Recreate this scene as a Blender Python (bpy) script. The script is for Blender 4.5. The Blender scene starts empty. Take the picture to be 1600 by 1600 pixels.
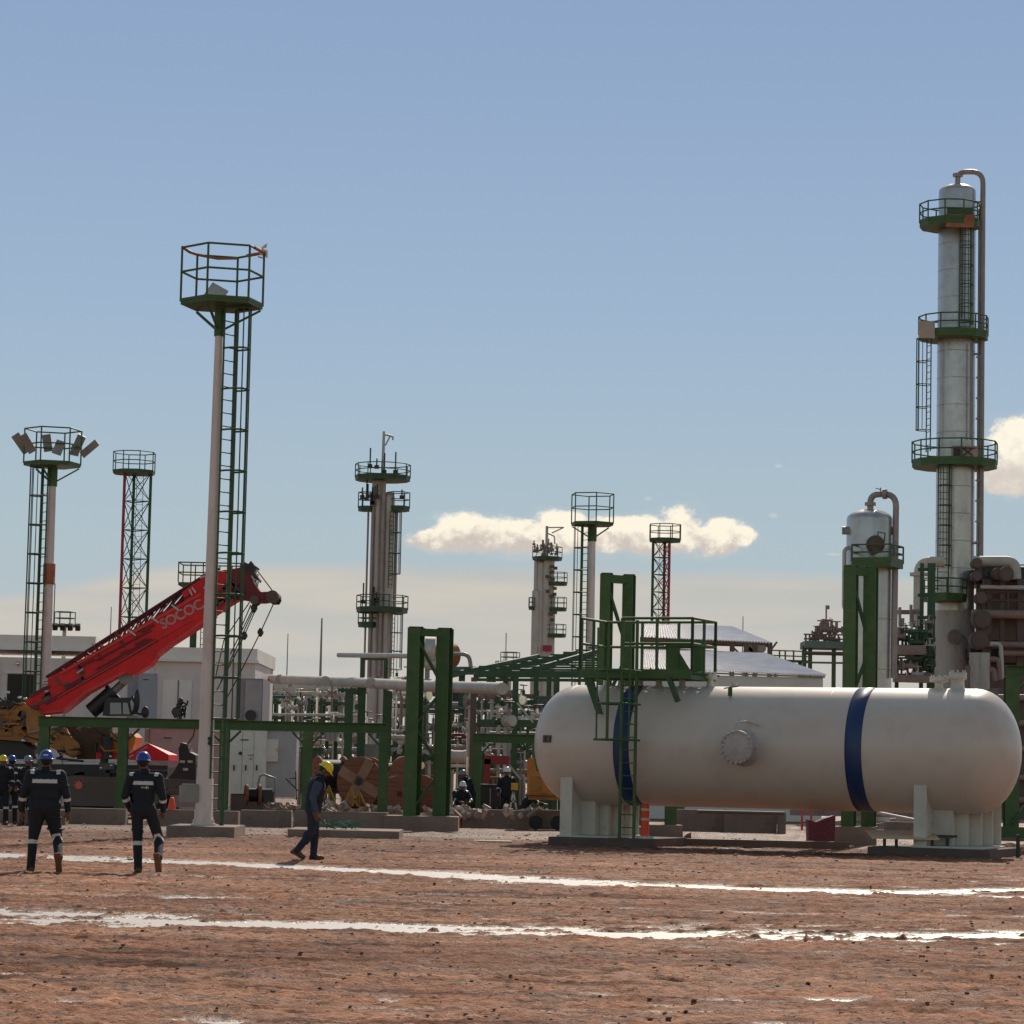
import bpy, bmesh, math, random
import numpy as np
from mathutils import Vector, Matrix, Euler
R = math.radians
pi = math.pi
random.seed(7)
C = bpy.context.scene
COL = C.collection

# ------------------------------------------------------------------ camera
F, CX, CY = 4400.0, 800.0, 800.0
PITCH, ROLL = math.atan(406 / 4400.0), 0.0215
EYE = Vector((0, 0, 1.6))
_fw = Vector((0, math.cos(PITCH), math.sin(PITCH)))
_r0 = Vector((1, 0, 0)); _u0 = Vector((0, -math.sin(PITCH), math.cos(PITCH)))
_cr = _r0 * math.cos(ROLL) + _u0 * math.sin(ROLL)
_cu = _u0 * math.cos(ROLL) - _r0 * math.sin(ROLL)
cam_d = bpy.data.cameras.new("camera"); cam = bpy.data.objects.new("camera", cam_d); COL.objects.link(cam)
m = Matrix((( _cr.x, _cu.x, -_fw.x), (_cr.y, _cu.y, -_fw.y), (_cr.z, _cu.z, -_fw.z))).to_4x4()
m.translation = EYE
cam.matrix_world = m
cam_d.sensor_width = 36; cam_d.lens = 36 * F / 1600.0
cam_d.clip_start = 0.5; cam_d.clip_end = 20000
C.camera = cam

# ------------------------------------------------------------------ light
SUN_EL, SUN_AZ = 37.0, 13.0            # azimuth: degrees right of +Y (behind the plant)
sd = bpy.data.lights.new("sun", 'SUN'); sun = bpy.data.objects.new("sun", sd); COL.objects.link(sun)
sd.energy = 3.6; sd.angle = R(0.6); sd.color = (1.0, 0.90, 0.75)
d = Vector((math.sin(R(SUN_AZ)) * math.cos(R(SUN_EL)), math.cos(R(SUN_AZ)) * math.cos(R(SUN_EL)), math.sin(R(SUN_EL))))
sun.rotation_euler = d.to_track_quat('Z', 'Y').to_euler()
C.view_settings.view_transform = 'Standard'; C.view_settings.look = 'None'
C.view_settings.exposure = 0.0; C.view_settings.gamma = 1.0

def ray(px, py):
    v = _fw + _cr * ((px - CX) / F) + _cu * ((CY - py) / F)
    return v
def P(px, py, Y):
    v = ray(px, py); return EYE + v * (Y / v.y)
def G(px, py, z=0.0):
    v = ray(px, py); return EYE + v * ((z - EYE.z) / v.z)
def uv(px, py):
    v = ray(px, py); return v.x / v.y, v.z / v.y

# ------------------------------------------------------------------ sky
W = bpy.data.worlds.new("World"); C.world = W; W.use_nodes = True
nt = W.node_tree; nt.nodes.clear()
def nn(t, **k):
    n = nt.nodes.new(t)
    for a, b in k.items(): setattr(n, a, b)
    return n
def inp(n, i, v):
    if hasattr(v, 'is_linked') or isinstance(v, bpy.types.NodeSocket): nt.links.new(v, n.inputs[i])
    else: n.inputs[i].default_value = v
def mth(op, a, b=0.0, c=0.0, clamp=False):
    n = nn('ShaderNodeMath', operation=op, use_clamp=clamp); inp(n, 0, a); inp(n, 1, b)
    if op in ('MULTIPLY_ADD', 'SMOOTH_MIN', 'SMOOTH_MAX'): inp(n, 2, c)
    return n.outputs[0]
def sstep(x, a, b):
    n = nn('ShaderNodeMapRange', interpolation_type='SMOOTHSTEP'); inp(n, 0, x); inp(n, 1, a); inp(n, 2, b); inp(n, 3, 0.0); inp(n, 4, 1.0)
    return n.outputs[0]
def mixc(f, a, b):
    n = nn('ShaderNodeMix', data_type='RGBA'); inp(n, 0, f)
    for i, v in ((6, a), (7, b)):
        if isinstance(v, bpy.types.NodeSocket): nt.links.new(v, n.inputs[i])
        else: n.inputs[i].default_value = tuple(v) + (1,)
    return n.outputs[2]
def lin(r, g, b):
    f = lambda c: (c / 255 / 12.92) if c / 255 <= 0.04045 else ((c / 255 + 0.055) / 1.055) ** 2.4
    return (f(r), f(g), f(b))
SKY_S = 0.12
def lc(r, g, b): return tuple(c / SKY_S for c in lin(r, g, b))
tc = nn('ShaderNodeTexCoord'); sx = nn('ShaderNodeSeparateXYZ'); nt.links.new(tc.outputs['Generated'], sx.inputs[0])
dx, dy, dz = sx.outputs
dys = mth('MAXIMUM', dy, 0.04)
U = mth('DIVIDE', dx, dys); V = mth('DIVIDE', dz, dys)
front = sstep(dy, 0.15, 0.6)
sky = nn('ShaderNodeTexSky', sky_type='NISHITA'); sky.sun_disc = False
sky.sun_elevation = R(SUN_EL); sky.sun_rotation = R(SUN_AZ)
sky.air_density = 1.0; sky.dust_density = 1.2; sky.ozone_density = 1.2
# clear-air gradient by elevation angle
cr = nn('ShaderNodeValToRGB'); el = cr.color_ramp
stops = [(0.0, (186, 194, 195)), (0.06, (180, 193, 198)), (0.092, (173, 192, 202)), (0.158, (159, 182, 207)), (0.244, (145, 169, 201)), (0.30, (137, 161, 197)), (0.7, (104, 132, 182)), (1.0, (88, 116, 170))]
el.elements[0].position = 0; el.elements[0].color = lc(*stops[0][1]) + (1,)
el.elements[1].position = 1; el.elements[1].color = lc(*stops[-1][1]) + (1,)
for p, c in stops[1:-1]:
    e = el.elements.new(p); e.color = lc(*c) + (1,)
nt.links.new(mth('MAXIMUM', dz, 0.0), cr.inputs[0])
def noise(sx_, sy_, sc, det=6, rough=0.55, off=0.0):
    cb = nn('ShaderNodeCombineXYZ'); inp(cb, 0, mth('MULTIPLY', U, sx_)); inp(cb, 1, mth('MULTIPLY', V, sy_)); inp(cb, 2, off)
    n = nn('ShaderNodeTexNoise'); n.inputs['Scale'].default_value = sc; n.inputs['Detail'].default_value = det; n.inputs['Roughness'].default_value = rough
    nt.links.new(cb.outputs[0], n.inputs['Vector']); return n.outputs[0]
# thin veil of high cloud low over the horizon
veil_n = noise(6, 60, 1.0, 5, 0.5)
veil_n2 = noise(3, 14, 1.0, 3, 0.5, 7.3)
edge = mth('MULTIPLY_ADD', veil_n2, 0.022, 0.044)
edge = mth('ADD', edge, mth('MULTIPLY', sstep(U, -0.20, -0.10), 0.014))
veil = mth('SUBTRACT', 1.0, sstep(V, edge, mth('ADD', edge, 0.006)))
veil = mth('MULTIPLY', veil, mth('ADD', 0.72, mth('MULTIPLY', sstep(veil_n, 0.35, 0.7), 0.28)))
vcol = mixc(sstep(veil_n, 0.3, 0.7), lc(194, 190, 182), lc(209, 202, 190))
skc = mixc(veil, cr.outputs[0], vcol)
# cumulus
def puffs(lst):
    out = None
    for (px, py, ax, ay) in lst:
        u, v = uv(px, py)
        du = mth('MULTIPLY', mth('SUBTRACT', U, u), F / ax); dv = mth('MULTIPLY', mth('SUBTRACT', V, v), F / ay)
        r = mth('SQRT', mth('ADD', mth('MULTIPLY', du, du), mth('MULTIPLY', dv, dv)))
        f = mth('SUBTRACT', 1.0, r)
        out = f if out is None else mth('SMOOTH_MAX', out, f, 0.15)
    return out
big = [(690, 846, 62, 22), (748, 832, 74, 34), (815, 838, 66, 34), (880, 833, 62, 36), (950, 836, 70, 32), (1015, 838, 60, 34), (1062, 828, 48, 38), (1120, 838, 50, 30), (1155, 838, 26, 16)]
rt = [(1600, 690, 62, 42), (1575, 745, 52, 36), (1640, 730, 70, 60), (1560, 760, 26, 16)]
sm = [(1217, 728, 12, 6), (1208, 805, 10, 6), (1013, 779, 12, 5), (1300, 866, 20, 4)]
cn = noise(48, 62, 1.0, 8, 0.62); cn2 = noise(130, 150, 1.0, 5, 0.6, 3.1)
def dens(f, lo=-0.04, hi=0.26, k=1.25):
    g = mth('ADD', f, mth('MULTIPLY', mth('SUBTRACT', cn, 0.5), k)); g = mth('ADD', g, mth('MULTIPLY', mth('SUBTRACT', cn2, 0.5), 0.85))
    return sstep(g, lo, hi), g
m1, g1 = dens(puffs(big)); m2, g2 = dens(puffs(rt)); m3, g3 = dens(puffs(sm), 0.2, 0.9)
m1 = mth('MULTIPLY', m1, sstep(V, uv(900, 872)[1], uv(900, 858)[1]))
shade1 = sstep(mth('ADD', V, mth('MULTIPLY', mth('SUBTRACT', cn2, 0.5), 0.03)), uv(900, 862)[1], uv(900, 822)[1])
ccol = mixc(shade1, lc(206, 196, 188), lc(255, 246, 226))
shade2 = sstep(mth('ADD', V, mth('MULTIPLY', mth('SUBTRACT', cn2, 0.5), 0.04)), uv(1580, 765)[1], uv(1580, 680)[1])
ccol2 = mixc(shade2, lc(214, 205, 196), lc(255, 247, 228))
skc = mixc(mth('MULTIPLY', m3, 0.45), skc, lc(214, 214, 210))
halo, _h = dens(puffs(big + rt), -0.32, 0.75, 1.6); skc = mixc(mth('MULTIPLY', halo, 0.55), skc, lc(222, 216, 206))
skc = mixc(m1, skc, ccol); skc = mixc(m2, skc, ccol2)
wbm = nn('ShaderNodeMix', data_type='RGBA', blend_type='MULTIPLY'); wbm.inputs[0].default_value = 1.0; nt.links.new(sky.outputs[0], wbm.inputs[6]); wbm.inputs[7].default_value = (1.12, 1.0, 0.78, 1); wb_sky = wbm.outputs[2]   # white balance
# blend with the physical sky away from the part of the sky the plant stands against
fin = mixc(mth('MULTIPLY', front, mth('SUBTRACT', 1.0, sstep(dz, 0.35, 0.7))), wb_sky, skc)
bg = nn('ShaderNodeBackground'); bg.inputs[1].default_value = SKY_S
nt.links.new(fin, bg.inputs[0]); wo = nn('ShaderNodeOutputWorld'); nt.links.new(bg.outputs[0], wo.inputs[0])

# ------------------------------------------------------------------ materials
MATS = {}
def mat(name, col, rough=0.6, metal=0.0, var=0.15, vscale=1.5, dirt=None, dirt_amt=0.35, bump=0.0, bscale=20, stretch=(1, 1, 1), col2=None, spec=0.5, emit=None):
    if name in MATS: return MATS[name]
    M = bpy.data.materials.new(name); M.use_nodes = True; t = M.node_tree; b = t.nodes['Principled BSDF']
    b.inputs['Roughness'].default_value = rough; b.inputs['Metallic'].default_value = metal; b.inputs['Specular IOR Level'].default_value = spec
    tcn = t.nodes.new('ShaderNodeTexCoord'); mp = t.nodes.new('ShaderNodeMapping'); mp.inputs['Scale'].default_value = stretch
    t.links.new(tcn.outputs['Object'], mp.inputs[0])
    n1 = t.nodes.new('ShaderNodeTexNoise'); n1.inputs['Scale'].default_value = vscale; n1.inputs['Detail'].default_value = 6; n1.inputs['Roughness'].default_value = 0.62
    t.links.new(mp.outputs[0], n1.inputs['Vector'])
    rp = t.nodes.new('ShaderNodeValToRGB'); e = rp.color_ramp.elements
    e[0].position = 0.3; e[1].position = 0.72
    c2 = col2 or col
    e[0].color = tuple(max(0, c * (1 - var)) for c in col) + (1,); e[1].color = tuple(min(1, c * (1 + var)) for c in c2) + (1,)
    t.links.new(n1.outputs[0], rp.inputs[0]); out = rp.outputs[0]
    if dirt:
        n2 = t.nodes.new('ShaderNodeTexNoise'); n2.inputs['Scale'].default_value = vscale * 2.7; n2.inputs['Detail'].default_value = 9; n2.inputs['Roughness'].default_value = 0.7
        t.links.new(mp.outputs[0], n2.inputs['Vector'])
        mr = t.nodes.new('ShaderNodeMapRange'); mr.inputs[1].default_value = 0.5; mr.inputs[2].default_value = 0.72; mr.inputs[4].default_value = dirt_amt
        t.links.new(n2.outputs[0], mr.inputs[0])
        mx = t.nodes.new('ShaderNodeMix'); mx.data_type = 'RGBA'; t.links.new(mr.outputs[0], mx.inputs[0]); t.links.new(out, mx.inputs[6]); mx.inputs[7].default_value = tuple(dirt) + (1,)
        out = mx.outputs[2]
    t.links.new(out, b.inputs['Base Color'])
    if bump:
        n3 = t.nodes.new('ShaderNodeTexNoise'); n3.inputs['Scale'].default_value = bscale; n3.inputs['Detail'].default_value = 5
        t.links.new(mp.outputs[0], n3.inputs['Vector']); bp = t.nodes.new('ShaderNodeBump'); bp.inputs['Strength'].default_value = 1.0; bp.inputs['Distance'].default_value = bump
        t.links.new(n3.outputs[0], bp.inputs['Height']); t.links.new(bp.outputs[0], b.inputs['Normal'])
    if emit:
        b.inputs['Emission Color'].default_value = tuple(emit) + (1,); b.inputs['Emission Strength'].default_value = 1
    MATS[name] = M; return M

DUST = (0.30, 0.19, 0.13)
green = mat('green_paint', (0.050, 0.115, 0.030), 0.55, dirt=DUST, dirt_amt=0.22, vscale=1.1, var=0.22)
green_dk = mat('dark_green_paint', (0.036, 0.090, 0.038), 0.55, dirt=DUST, dirt_amt=0.15, var=0.25)
white_pole = mat('off_white_pole_paint', (0.76, 0.64, 0.60), 0.5, dirt=(0.42, 0.27, 0.20), dirt_amt=0.5, vscale=0.9, var=0.10, stretch=(1, 1, 0.35))
tank_w = mat('tank_white_paint', (0.64, 0.56, 0.50), 0.36, dirt=(0.44, 0.34, 0.27), dirt_amt=0.35, vscale=0.6, var=0.05, bump=0.002, bscale=3)
saddle_w = mat('saddle_white_paint', (0.62, 0.585, 0.52), 0.5, dirt=DUST, dirt_amt=0.3, var=0.08)
tank_b = mat('tank_blue_paint', (0.013, 0.042, 0.135), 0.45, dirt=(0.05, 0.055, 0.08), dirt_amt=0.3)
clad = mat('aluminium_cladding', (0.56, 0.54, 0.535), 0.33, metal=0.6, var=0.14, vscale=1.2, dirt=(0.33, 0.29, 0.26), dirt_amt=0.45, bump=0.006, bscale=2.5, stretch=(1, 1, 0.8))
steel = mat('grey_steel', (0.30, 0.28, 0.27), 0.5, metal=0.3, dirt=(0.2, 0.13, 0.09), dirt_amt=0.4)
steel_lt = mat('light_grey_pipe', (0.52, 0.49, 0.45), 0.45, metal=0.15, dirt=(0.32, 0.24, 0.18), dirt_amt=0.4)
pipe_br = mat('brownish_pipe', (0.30, 0.21, 0.18), 0.6, dirt=(0.12, 0.07, 0.05), dirt_amt=0.5)
brown_dk = mat('dark_brown_steel', (0.14, 0.095, 0.08), 0.65, dirt=(0.16, 0.1, 0.08), dirt_amt=0.4)
beige_pipe = mat('beige_insulated_pipe', (0.56, 0.51, 0.45), 0.6, dirt=(0.36, 0.27, 0.2), dirt_amt=0.35)
rust = mat('rust_orange', (0.42, 0.15, 0.07), 0.75, dirt=(0.2, 0.06, 0.03), dirt_amt=0.6, var=0.3)
red = mat('crane_red_paint', (0.88, 0.008, 0.013), 0.55, dirt=(0.14, 0.02, 0.02), dirt_amt=0.45, vscale=0.9, var=0.2)
red_dk = mat('dark_red_steel', (0.20, 0.012, 0.02), 0.55, dirt=(0.06, 0.01, 0.01), dirt_amt=0.5)
tower_red = mat('tower_red_paint', (0.40, 0.02, 0.045), 0.5)
orange = mat('machine_orange', (0.60, 0.20, 0.025), 0.5, dirt=(0.2, 0.08, 0.03), dirt_amt=0.55, var=0.2)
orange_br = mat('weathered_orange', (0.42, 0.17, 0.04), 0.55, dirt=(0.12, 0.05, 0.025), dirt_amt=0.6, var=0.3)
cone_o = mat('safety_orange', (0.95, 0.085, 0.02), 0.5, var=0.06, emit=None)
yellow = mat('safety_yellow', (0.60, 0.38, 0.02), 0.45)
helm_y = mat('helmet_yellow', (0.85, 0.62, 0.02), 0.3, var=0.04)
helm_b = mat('helmet_blue', (0.022, 0.065, 0.32), 0.3, var=0.04)
helm_w = mat('helmet_white', (0.75, 0.75, 0.72), 0.3, var=0.04)
helm_g = mat('helmet_grey', (0.2, 0.22, 0.27), 0.3, var=0.04)
black = mat('black_rubber', (0.012, 0.012, 0.014), 0.6, dirt=(0.06, 0.04, 0.03), dirt_amt=0.5)
dark = mat('dark_painted_steel', (0.028, 0.026, 0.028), 0.5, dirt=(0.08, 0.05, 0.04), dirt_amt=0.5)
white = mat('white_sheet_metal', (0.88, 0.82, 0.75), 0.5, dirt=(0.42, 0.34, 0.28), dirt_amt=0.3, var=0.06)
building_w = mat('building_light_panel', (0.86, 0.79, 0.73), 0.6, dirt=(0.4, 0.33, 0.28), dirt_amt=0.25, var=0.07, vscale=0.4)
building_g = mat('building_grey_panel', (0.76, 0.67, 0.64), 0.6, dirt=(0.3, 0.25, 0.22), dirt_amt=0.25, var=0.07, vscale=0.4)
door_g = mat('door_grey', (0.27, 0.28, 0.33), 0.5)
opening = mat('painted_doorway_shade', (0.045, 0.04, 0.036), 0.9)
glass = mat('cab_glass', (0.30, 0.33, 0.35), 0.12, var=0.05)
concrete = mat('concrete', (0.27, 0.195, 0.16), 0.9, dirt=(0.2, 0.13, 0.1), dirt_amt=0.6, vscale=1.4, var=0.18, bump=0.01, bscale=12)
concrete_dk = mat('dark_concrete', (0.12, 0.09, 0.08), 0.9, dirt=(0.22, 0.14, 0.1), dirt_amt=0.5, vscale=1.4, var=0.2, bump=0.01, bscale=12)
roof_m = mat('zinc_roof_sheet', (0.80, 0.76, 0.75), 0.42, metal=0.1, dirt=(0.4, 0.33, 0.3), dirt_amt=0.35)
wood = mat('cable_drum_wood', (0.27, 0.105, 0.058), 0.8, dirt=(0.22, 0.09, 0.05), dirt_amt=0.6, var=0.25, vscale=2.5, stretch=(1, 1, 4))
plank = mat('pale_plank_wood', (0.70, 0.50, 0.32), 0.75, dirt=(0.3, 0.2, 0.12), dirt_amt=0.4, stretch=(1, 6, 6))
maroon = mat('maroon_tarpaulin', (0.13, 0.018, 0.035), 0.5, bump=0.02, bscale=6)
navy = mat('navy_coverall', (0.012, 0.014, 0.022), 0.85, var=0.3, vscale=5, bump=0.006, bscale=18)
navy_lt = mat('slate_blue_sleeves', (0.045, 0.062, 0.105), 0.85, var=0.2, vscale=5, bump=0.006, bscale=18)
jeans = mat('dark_blue_trousers', (0.018, 0.024, 0.045), 0.85, var=0.25, vscale=5, bump=0.006, bscale=18)
skin = mat('skin', (0.16, 0.07, 0.045), 0.55, var=0.08)
hair = mat('black_hair', (0.01, 0.008, 0.008), 0.7)
reflect = mat('reflective_tape', (0.62, 0.60, 0.58), 0.4, var=0.08)
boot_m = mat('brown_leather_boot', (0.10, 0.045, 0.025), 0.6, dirt=(0.25, 0.13, 0.08), dirt_amt=0.6)
sole_m = mat('tan_boot_sole', (0.16, 0.065, 0.03), 0.8)
rope_m = mat('steel_rope', (0.05, 0.05, 0.05), 0.5, metal=0.4)
letter = mat('worn_white_lettering', (0.62, 0.30, 0.30), 0.6, dirt=(0.45, 0.03, 0.03), dirt_amt=0.8, vscale=3)
mark_w = mat('white_print', (0.6, 0.58, 0.56), 0.6)
mark_d = mat('grey_nameplate', (0.10, 0.085, 0.07), 0.5)
hot = mat('orange_red_emblem', (0.85, 0.16, 0.10), 0.5)
teal = mat('faded_green_net', (0.06, 0.16, 0.11), 0.8)
blue_t = mat('bluish_tank_paint', (0.30, 0.36, 0.42), 0.5, dirt=(0.25, 0.2, 0.17), dirt_amt=0.4)
pinkw = mat('pinkish_white_panel', (0.46, 0.38, 0.37), 0.6, dirt=(0.36, 0.26, 0.23), dirt_amt=0.4)

# ------------------------------------------------------------------ mesh builder
class MB:
    def __init__(s): s.v = []; s.f = []; s.sm = []; s.mi = []; s.m = 0
    def add(s, vs, fs, smooth=False):
        b = len(s.v); s.v.extend(Vector(v) for v in vs)
        for f in fs: s.f.append([b + i for i in f]); s.sm.append(smooth); s.mi.append(s.m)
        return s
    def box(s, c, sz, M=None):
        c = Vector(c); h = Vector(sz) / 2; vs = []
        for z in (-1, 1):
            for y in (-1, 1):
                for x in (-1, 1):
                    q = Vector((x * h.x, y * h.y, z * h.z)); q = (M @ q) if M else q; vs.append(c + q)
        return s.add(vs, [(0, 2, 3, 1), (4, 5, 7, 6), (0, 1, 5, 4), (2, 6, 7, 3), (0, 4, 6, 2), (1, 3, 7, 5)])
    def box2(s, a, b):
        a = Vector(a); b = Vector(b); return s.box((a + b) / 2, (abs(b.x - a.x), abs(b.y - a.y), abs(b.z - a.z)))
    def frame(s, p, q, up=(0, 0, 1)):
        p = Vector(p); q = Vector(q); w = (q - p).normalized(); u = Vector(up)
        if abs(w.dot(u)) > 0.98: u = Vector((0, 1, 0))
        a = u.cross(w).normalized(); b = w.cross(a).normalized(); return p, q, w, a, b
    def beam(s, p, q, w=0.1, h=None, up=(0, 0, 1)):
        h = h or w; p, q, d, a, b = s.frame(p, q, up); vs = []
        for e in (p, q):
            for (i, j) in ((-1, -1), (1, -1), (1, 1), (-1, 1)): vs.append(e + a * (i * w / 2) + b * (j * h / 2))
        return s.add(vs, [(0, 3, 2, 1), (4, 5, 6, 7), (0, 1, 5, 4), (1, 2, 6, 5), (2, 3, 7, 6), (3, 0, 4, 7)])
    def hbeam(s, p, q, w=0.25, h=0.25, t=0.02, up=(0, 0, 1)):
        p, q, d, a, b = s.frame(p, q, up)
        for k in (-1, 1): s.beam(p + b * k * (h / 2 - t / 2), q + b * k * (h / 2 - t / 2), w, t, up=b)
        s.beam(p, q, t, h - 2 * t - 0.001, up=b); return s
    def cyl(s, p, q, r1, r2=None, n=16, caps=True, smooth=True):
        r2 = r1 if r2 is None else r2; p, q, d, a, b = s.frame(p, q); vs = []
        for e, r in ((p, r1), (q, r2)):
            for i in range(n):
                t = 2 * pi * i / n; vs.append(e + a * (r * math.cos(t)) + b * (r * math.sin(t)))
        s.add(vs, [(i, (i + 1) % n, n + (i + 1) % n, n + i) for i in range(n)], smooth)
        if caps: s.add(vs[:n], [tuple(reversed(range(n)))]); s.add(vs[n:], [tuple(range(n))])
        return s
    def tube(s, pts, r, n=8, caps=True, close=False, smooth=True):
        pts = [Vector(p) for p in pts]; k = len(pts)
        if k < 2: return s
        dirs = []
        for i in range(k):
            if close: d = pts[(i + 1) % k] - pts[i - 1]
            else: d = pts[min(i + 1, k - 1)] - pts[max(i - 1, 0)]
            dirs.append(d.normalized())
        u = Vector((0, 0, 1)); 
        if abs(dirs[0].dot(u)) > 0.95: u = Vector((0, 1, 0))
        a = u.cross(dirs[0]).normalized(); vs = []
        for i in range(k):
            a = (a - dirs[i] * a.dot(dirs[i])).normalized(); b = dirs[i].cross(a)
            rr = r[i] if isinstance(r, (list, tuple)) else r
            for j in range(n):
                t = 2 * pi * j / n; vs.append(pts[i] + a * (rr * math.cos(t)) + b * (rr * math.sin(t)))
        fs = []
        for i in range(k if close else k - 1):
            i2 = (i + 1) % k
            for j in range(n): fs.append((i * n + j, i * n + (j + 1) % n, i2 * n + (j + 1) % n, i2 * n + j))
        s.add(vs, fs, smooth)
        if caps and not close: s.add(vs[:n], [tuple(reversed(range(n)))]); s.add(vs[-n:], [tuple(range(n))])
        return s
    def bend(s, pts, r, rad, n=12, seg=6, **k):
        """pipe through pts with rounded corners of radius rad"""
        pts = [Vector(p) for p in pts]; out = [pts[0]]
        for i in range(1, len(pts) - 1):
            a, b, c = pts[i - 1], pts[i], pts[i + 1]; d1 = (a - b); d2 = (c - b)
            rr = min(rad, d1.length * 0.49, d2.length * 0.49); s1 = b + d1.normalized() * rr; s2 = b + d2.normalized() * rr
            for j in range(seg + 1):
                t = j / seg; out.append(s1 * (1 - t) ** 2 + b * 2 * t * (1 - t) + s2 * t * t)
        out.append(pts[-1]); return s.tube(out, r, n, **k)
    def lathe(s, prof, c=(0, 0, 0), n=32, M=None, smooth=True):
        c = Vector(c); vs = []; fs = []
        for (r, z) in prof:
            for i in range(n):
                t = 2 * pi * i / n; q = Vector((r * math.cos(t), r * math.sin(t), z)); q = (M @ q) if M else q; vs.append(c + q)
        for k in range(len(prof) - 1):
            for i in range(n):
                fs.append((k * n + i, k * n + (i + 1) % n, (k + 1) * n + (i + 1) % n, (k + 1) * n + i))
        return s.add(vs, fs, smooth)
    def ell(s, c, r, M=None, n=16):
        prof = []
        k = n // 2 + 1
        vs = []; c = Vector(c)
        for i in range(1, k):
            ph = pi * i / k
            for j in range(n):
                t = 2 * pi * j / n; q = Vector((r[0] * math.sin(ph) * math.cos(t), r[1] * math.sin(ph) * math.sin(t), -r[2] * math.cos(ph)))
                vs.append(c + ((M @ q) if M else q))
        fs = [(a * n + j, a * n + (j + 1) % n, (a + 1) * n + (j + 1) % n, (a + 1) * n + j) for a in range(k - 2) for j in range(n)]
        b = Vector((0, 0, -r[2])); t_ = Vector((0, 0, r[2])); vs.append(c + ((M @ b) if M else b)); vs.append(c + ((M @ t_) if M else t_))
        nb = len(vs) - 2
        fs += [(nb, (j + 1) % n, j) for j in range(n)] + [(nb + 1, (k - 2) * n + j, (k - 2) * n + (j + 1) % n) for j in range(n)]
        return s.add(vs, fs, True)
    def cap(s, p, q, r1, r2=None, n=14):
        """capsule with round ends"""
        r2 = r1 if r2 is None else r2
        s.cyl(p, q, r1, r2, n); s.ell(p, (r1, r1, r1), n=n); s.ell(q, (r2, r2, r2), n=n); return s
    def prism(s, poly, off):
        """poly: list of 3D points (planar), extruded by vector off"""
        off = Vector(off); a = [Vector(p) for p in poly]; n = len(a); b = [p + off for p in a]
        s.add(a + b, [tuple(reversed(range(n))), tuple(range(n, 2 * n))] + [(i, (i + 1) % n, n + (i + 1) % n, n + i) for i in range(n)]); return s
    def build(s, name, mats, parent=None):
        """vertices are in world space; they are moved into the frame of the thing"""
        me = bpy.data.meshes.new(name); inv = frame_of(parent)
        vs = [inv @ v for v in s.v] if inv is not None else s.v
        me.from_pydata([tuple(v) for v in vs], [], s.f)
        if not isinstance(mats, (list, tuple)): mats = [mats]
        for q in mats: me.materials.append(q)
        me.polygons.foreach_set('use_smooth', s.sm); me.polygons.foreach_set('material_index', s.mi)
        me.validate(); me.update()
        o = bpy.data.objects.new(name, me); COL.objects.link(o)
        if parent is not None: o.parent = parent
        return o
INV = {}
def frame_of(parent):
    p = parent
    while p is not None:
        if p.name in INV: return INV[p.name]
        p = p.parent
    return None
def tag(o, label=None, cat=None, group=None, kind=None):
    if label: o['label'] = label
    if cat: o['category'] = cat
    if group: o['group'] = group
    if kind: o['kind'] = kind
    elif cat: o['kind'] = 'thing'
    return o
def thing(name, label, cat, loc=(0, 0, 0), rz=0.0, group=None):
    o = bpy.data.objects.new(name, None); COL.objects.link(o); o.empty_display_size = 0.2
    o.location = loc; o.rotation_euler = (0, 0, rz)
    INV[o.name] = (Matrix.Translation(Vector(loc)) @ Matrix.Rotation(rz, 4, 'Z')).inverted()
    return tag(o, label, cat, group)
def single(mb, name, mats, label, cat, group=None, kind=None):
    """one-mesh thing with its origin at its base"""
    xs = [v.x for v in mb.v]; ys = [v.y for v in mb.v]; zs = [v.z for v in mb.v]
    c = Vector(((min(xs) + max(xs)) / 2, (min(ys) + max(ys)) / 2, min(zs)))
    mb.v = [v - c for v in mb.v]
    o = mb.build(name, mats); o.location = c; return tag(o, label, cat, group, kind)
def kids(o): return [c for c in bpy.data.objects if c.parent == o]
def copy_tree(o, loc=None, rz=None, label=None, scale=None):
    c = o.copy(); COL.objects.link(c)
    if loc is not None: c.location = loc
    if rz is not None: c.rotation_euler = (0, 0, rz)
    if scale is not None: c.scale = scale
    if label: c['label'] = label
    def rec(a, b):
        for k in kids(a):
            q = k.copy(); COL.objects.link(q); q.parent = b; rec(k, q)
    rec(o, c); return c
def loc_xy(p, z=0): return Vector((p[0], p[1], z))

# ------------------------------------------------------------------ ground
rng = np.random.RandomState(3)
_lat = rng.rand(256, 256)
def vnoise(x, y):
    xi = np.floor(x).astype(int); yi = np.floor(y).astype(int); fx = x - xi; fy = y - yi
    fx = fx * fx * (3 - 2 * fx); fy = fy * fy * (3 - 2 * fy)
    a = _lat[xi % 256, yi % 256]; b = _lat[(xi + 1) % 256, yi % 256]; c = _lat[xi % 256, (yi + 1) % 256]; d_ = _lat[(xi + 1) % 256, (yi + 1) % 256]
    return (a * (1 - fx) + b * fx) * (1 - fy) + (c * (1 - fx) + d_ * fx) * fy - 0.5
def fbm(x, y, o=4, g=0.5):
    s = 0; a = 1
    for i in range(o): s = s + a * vnoise(x * 2 ** i + 17.3 * i, y * 2 ** i + 5.1 * i); a *= g
    return s
def rutline(pts):
    g = [G(*p) for p in pts]; return np.array([p.x for p in g]), np.array([p.y for p in g])
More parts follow.
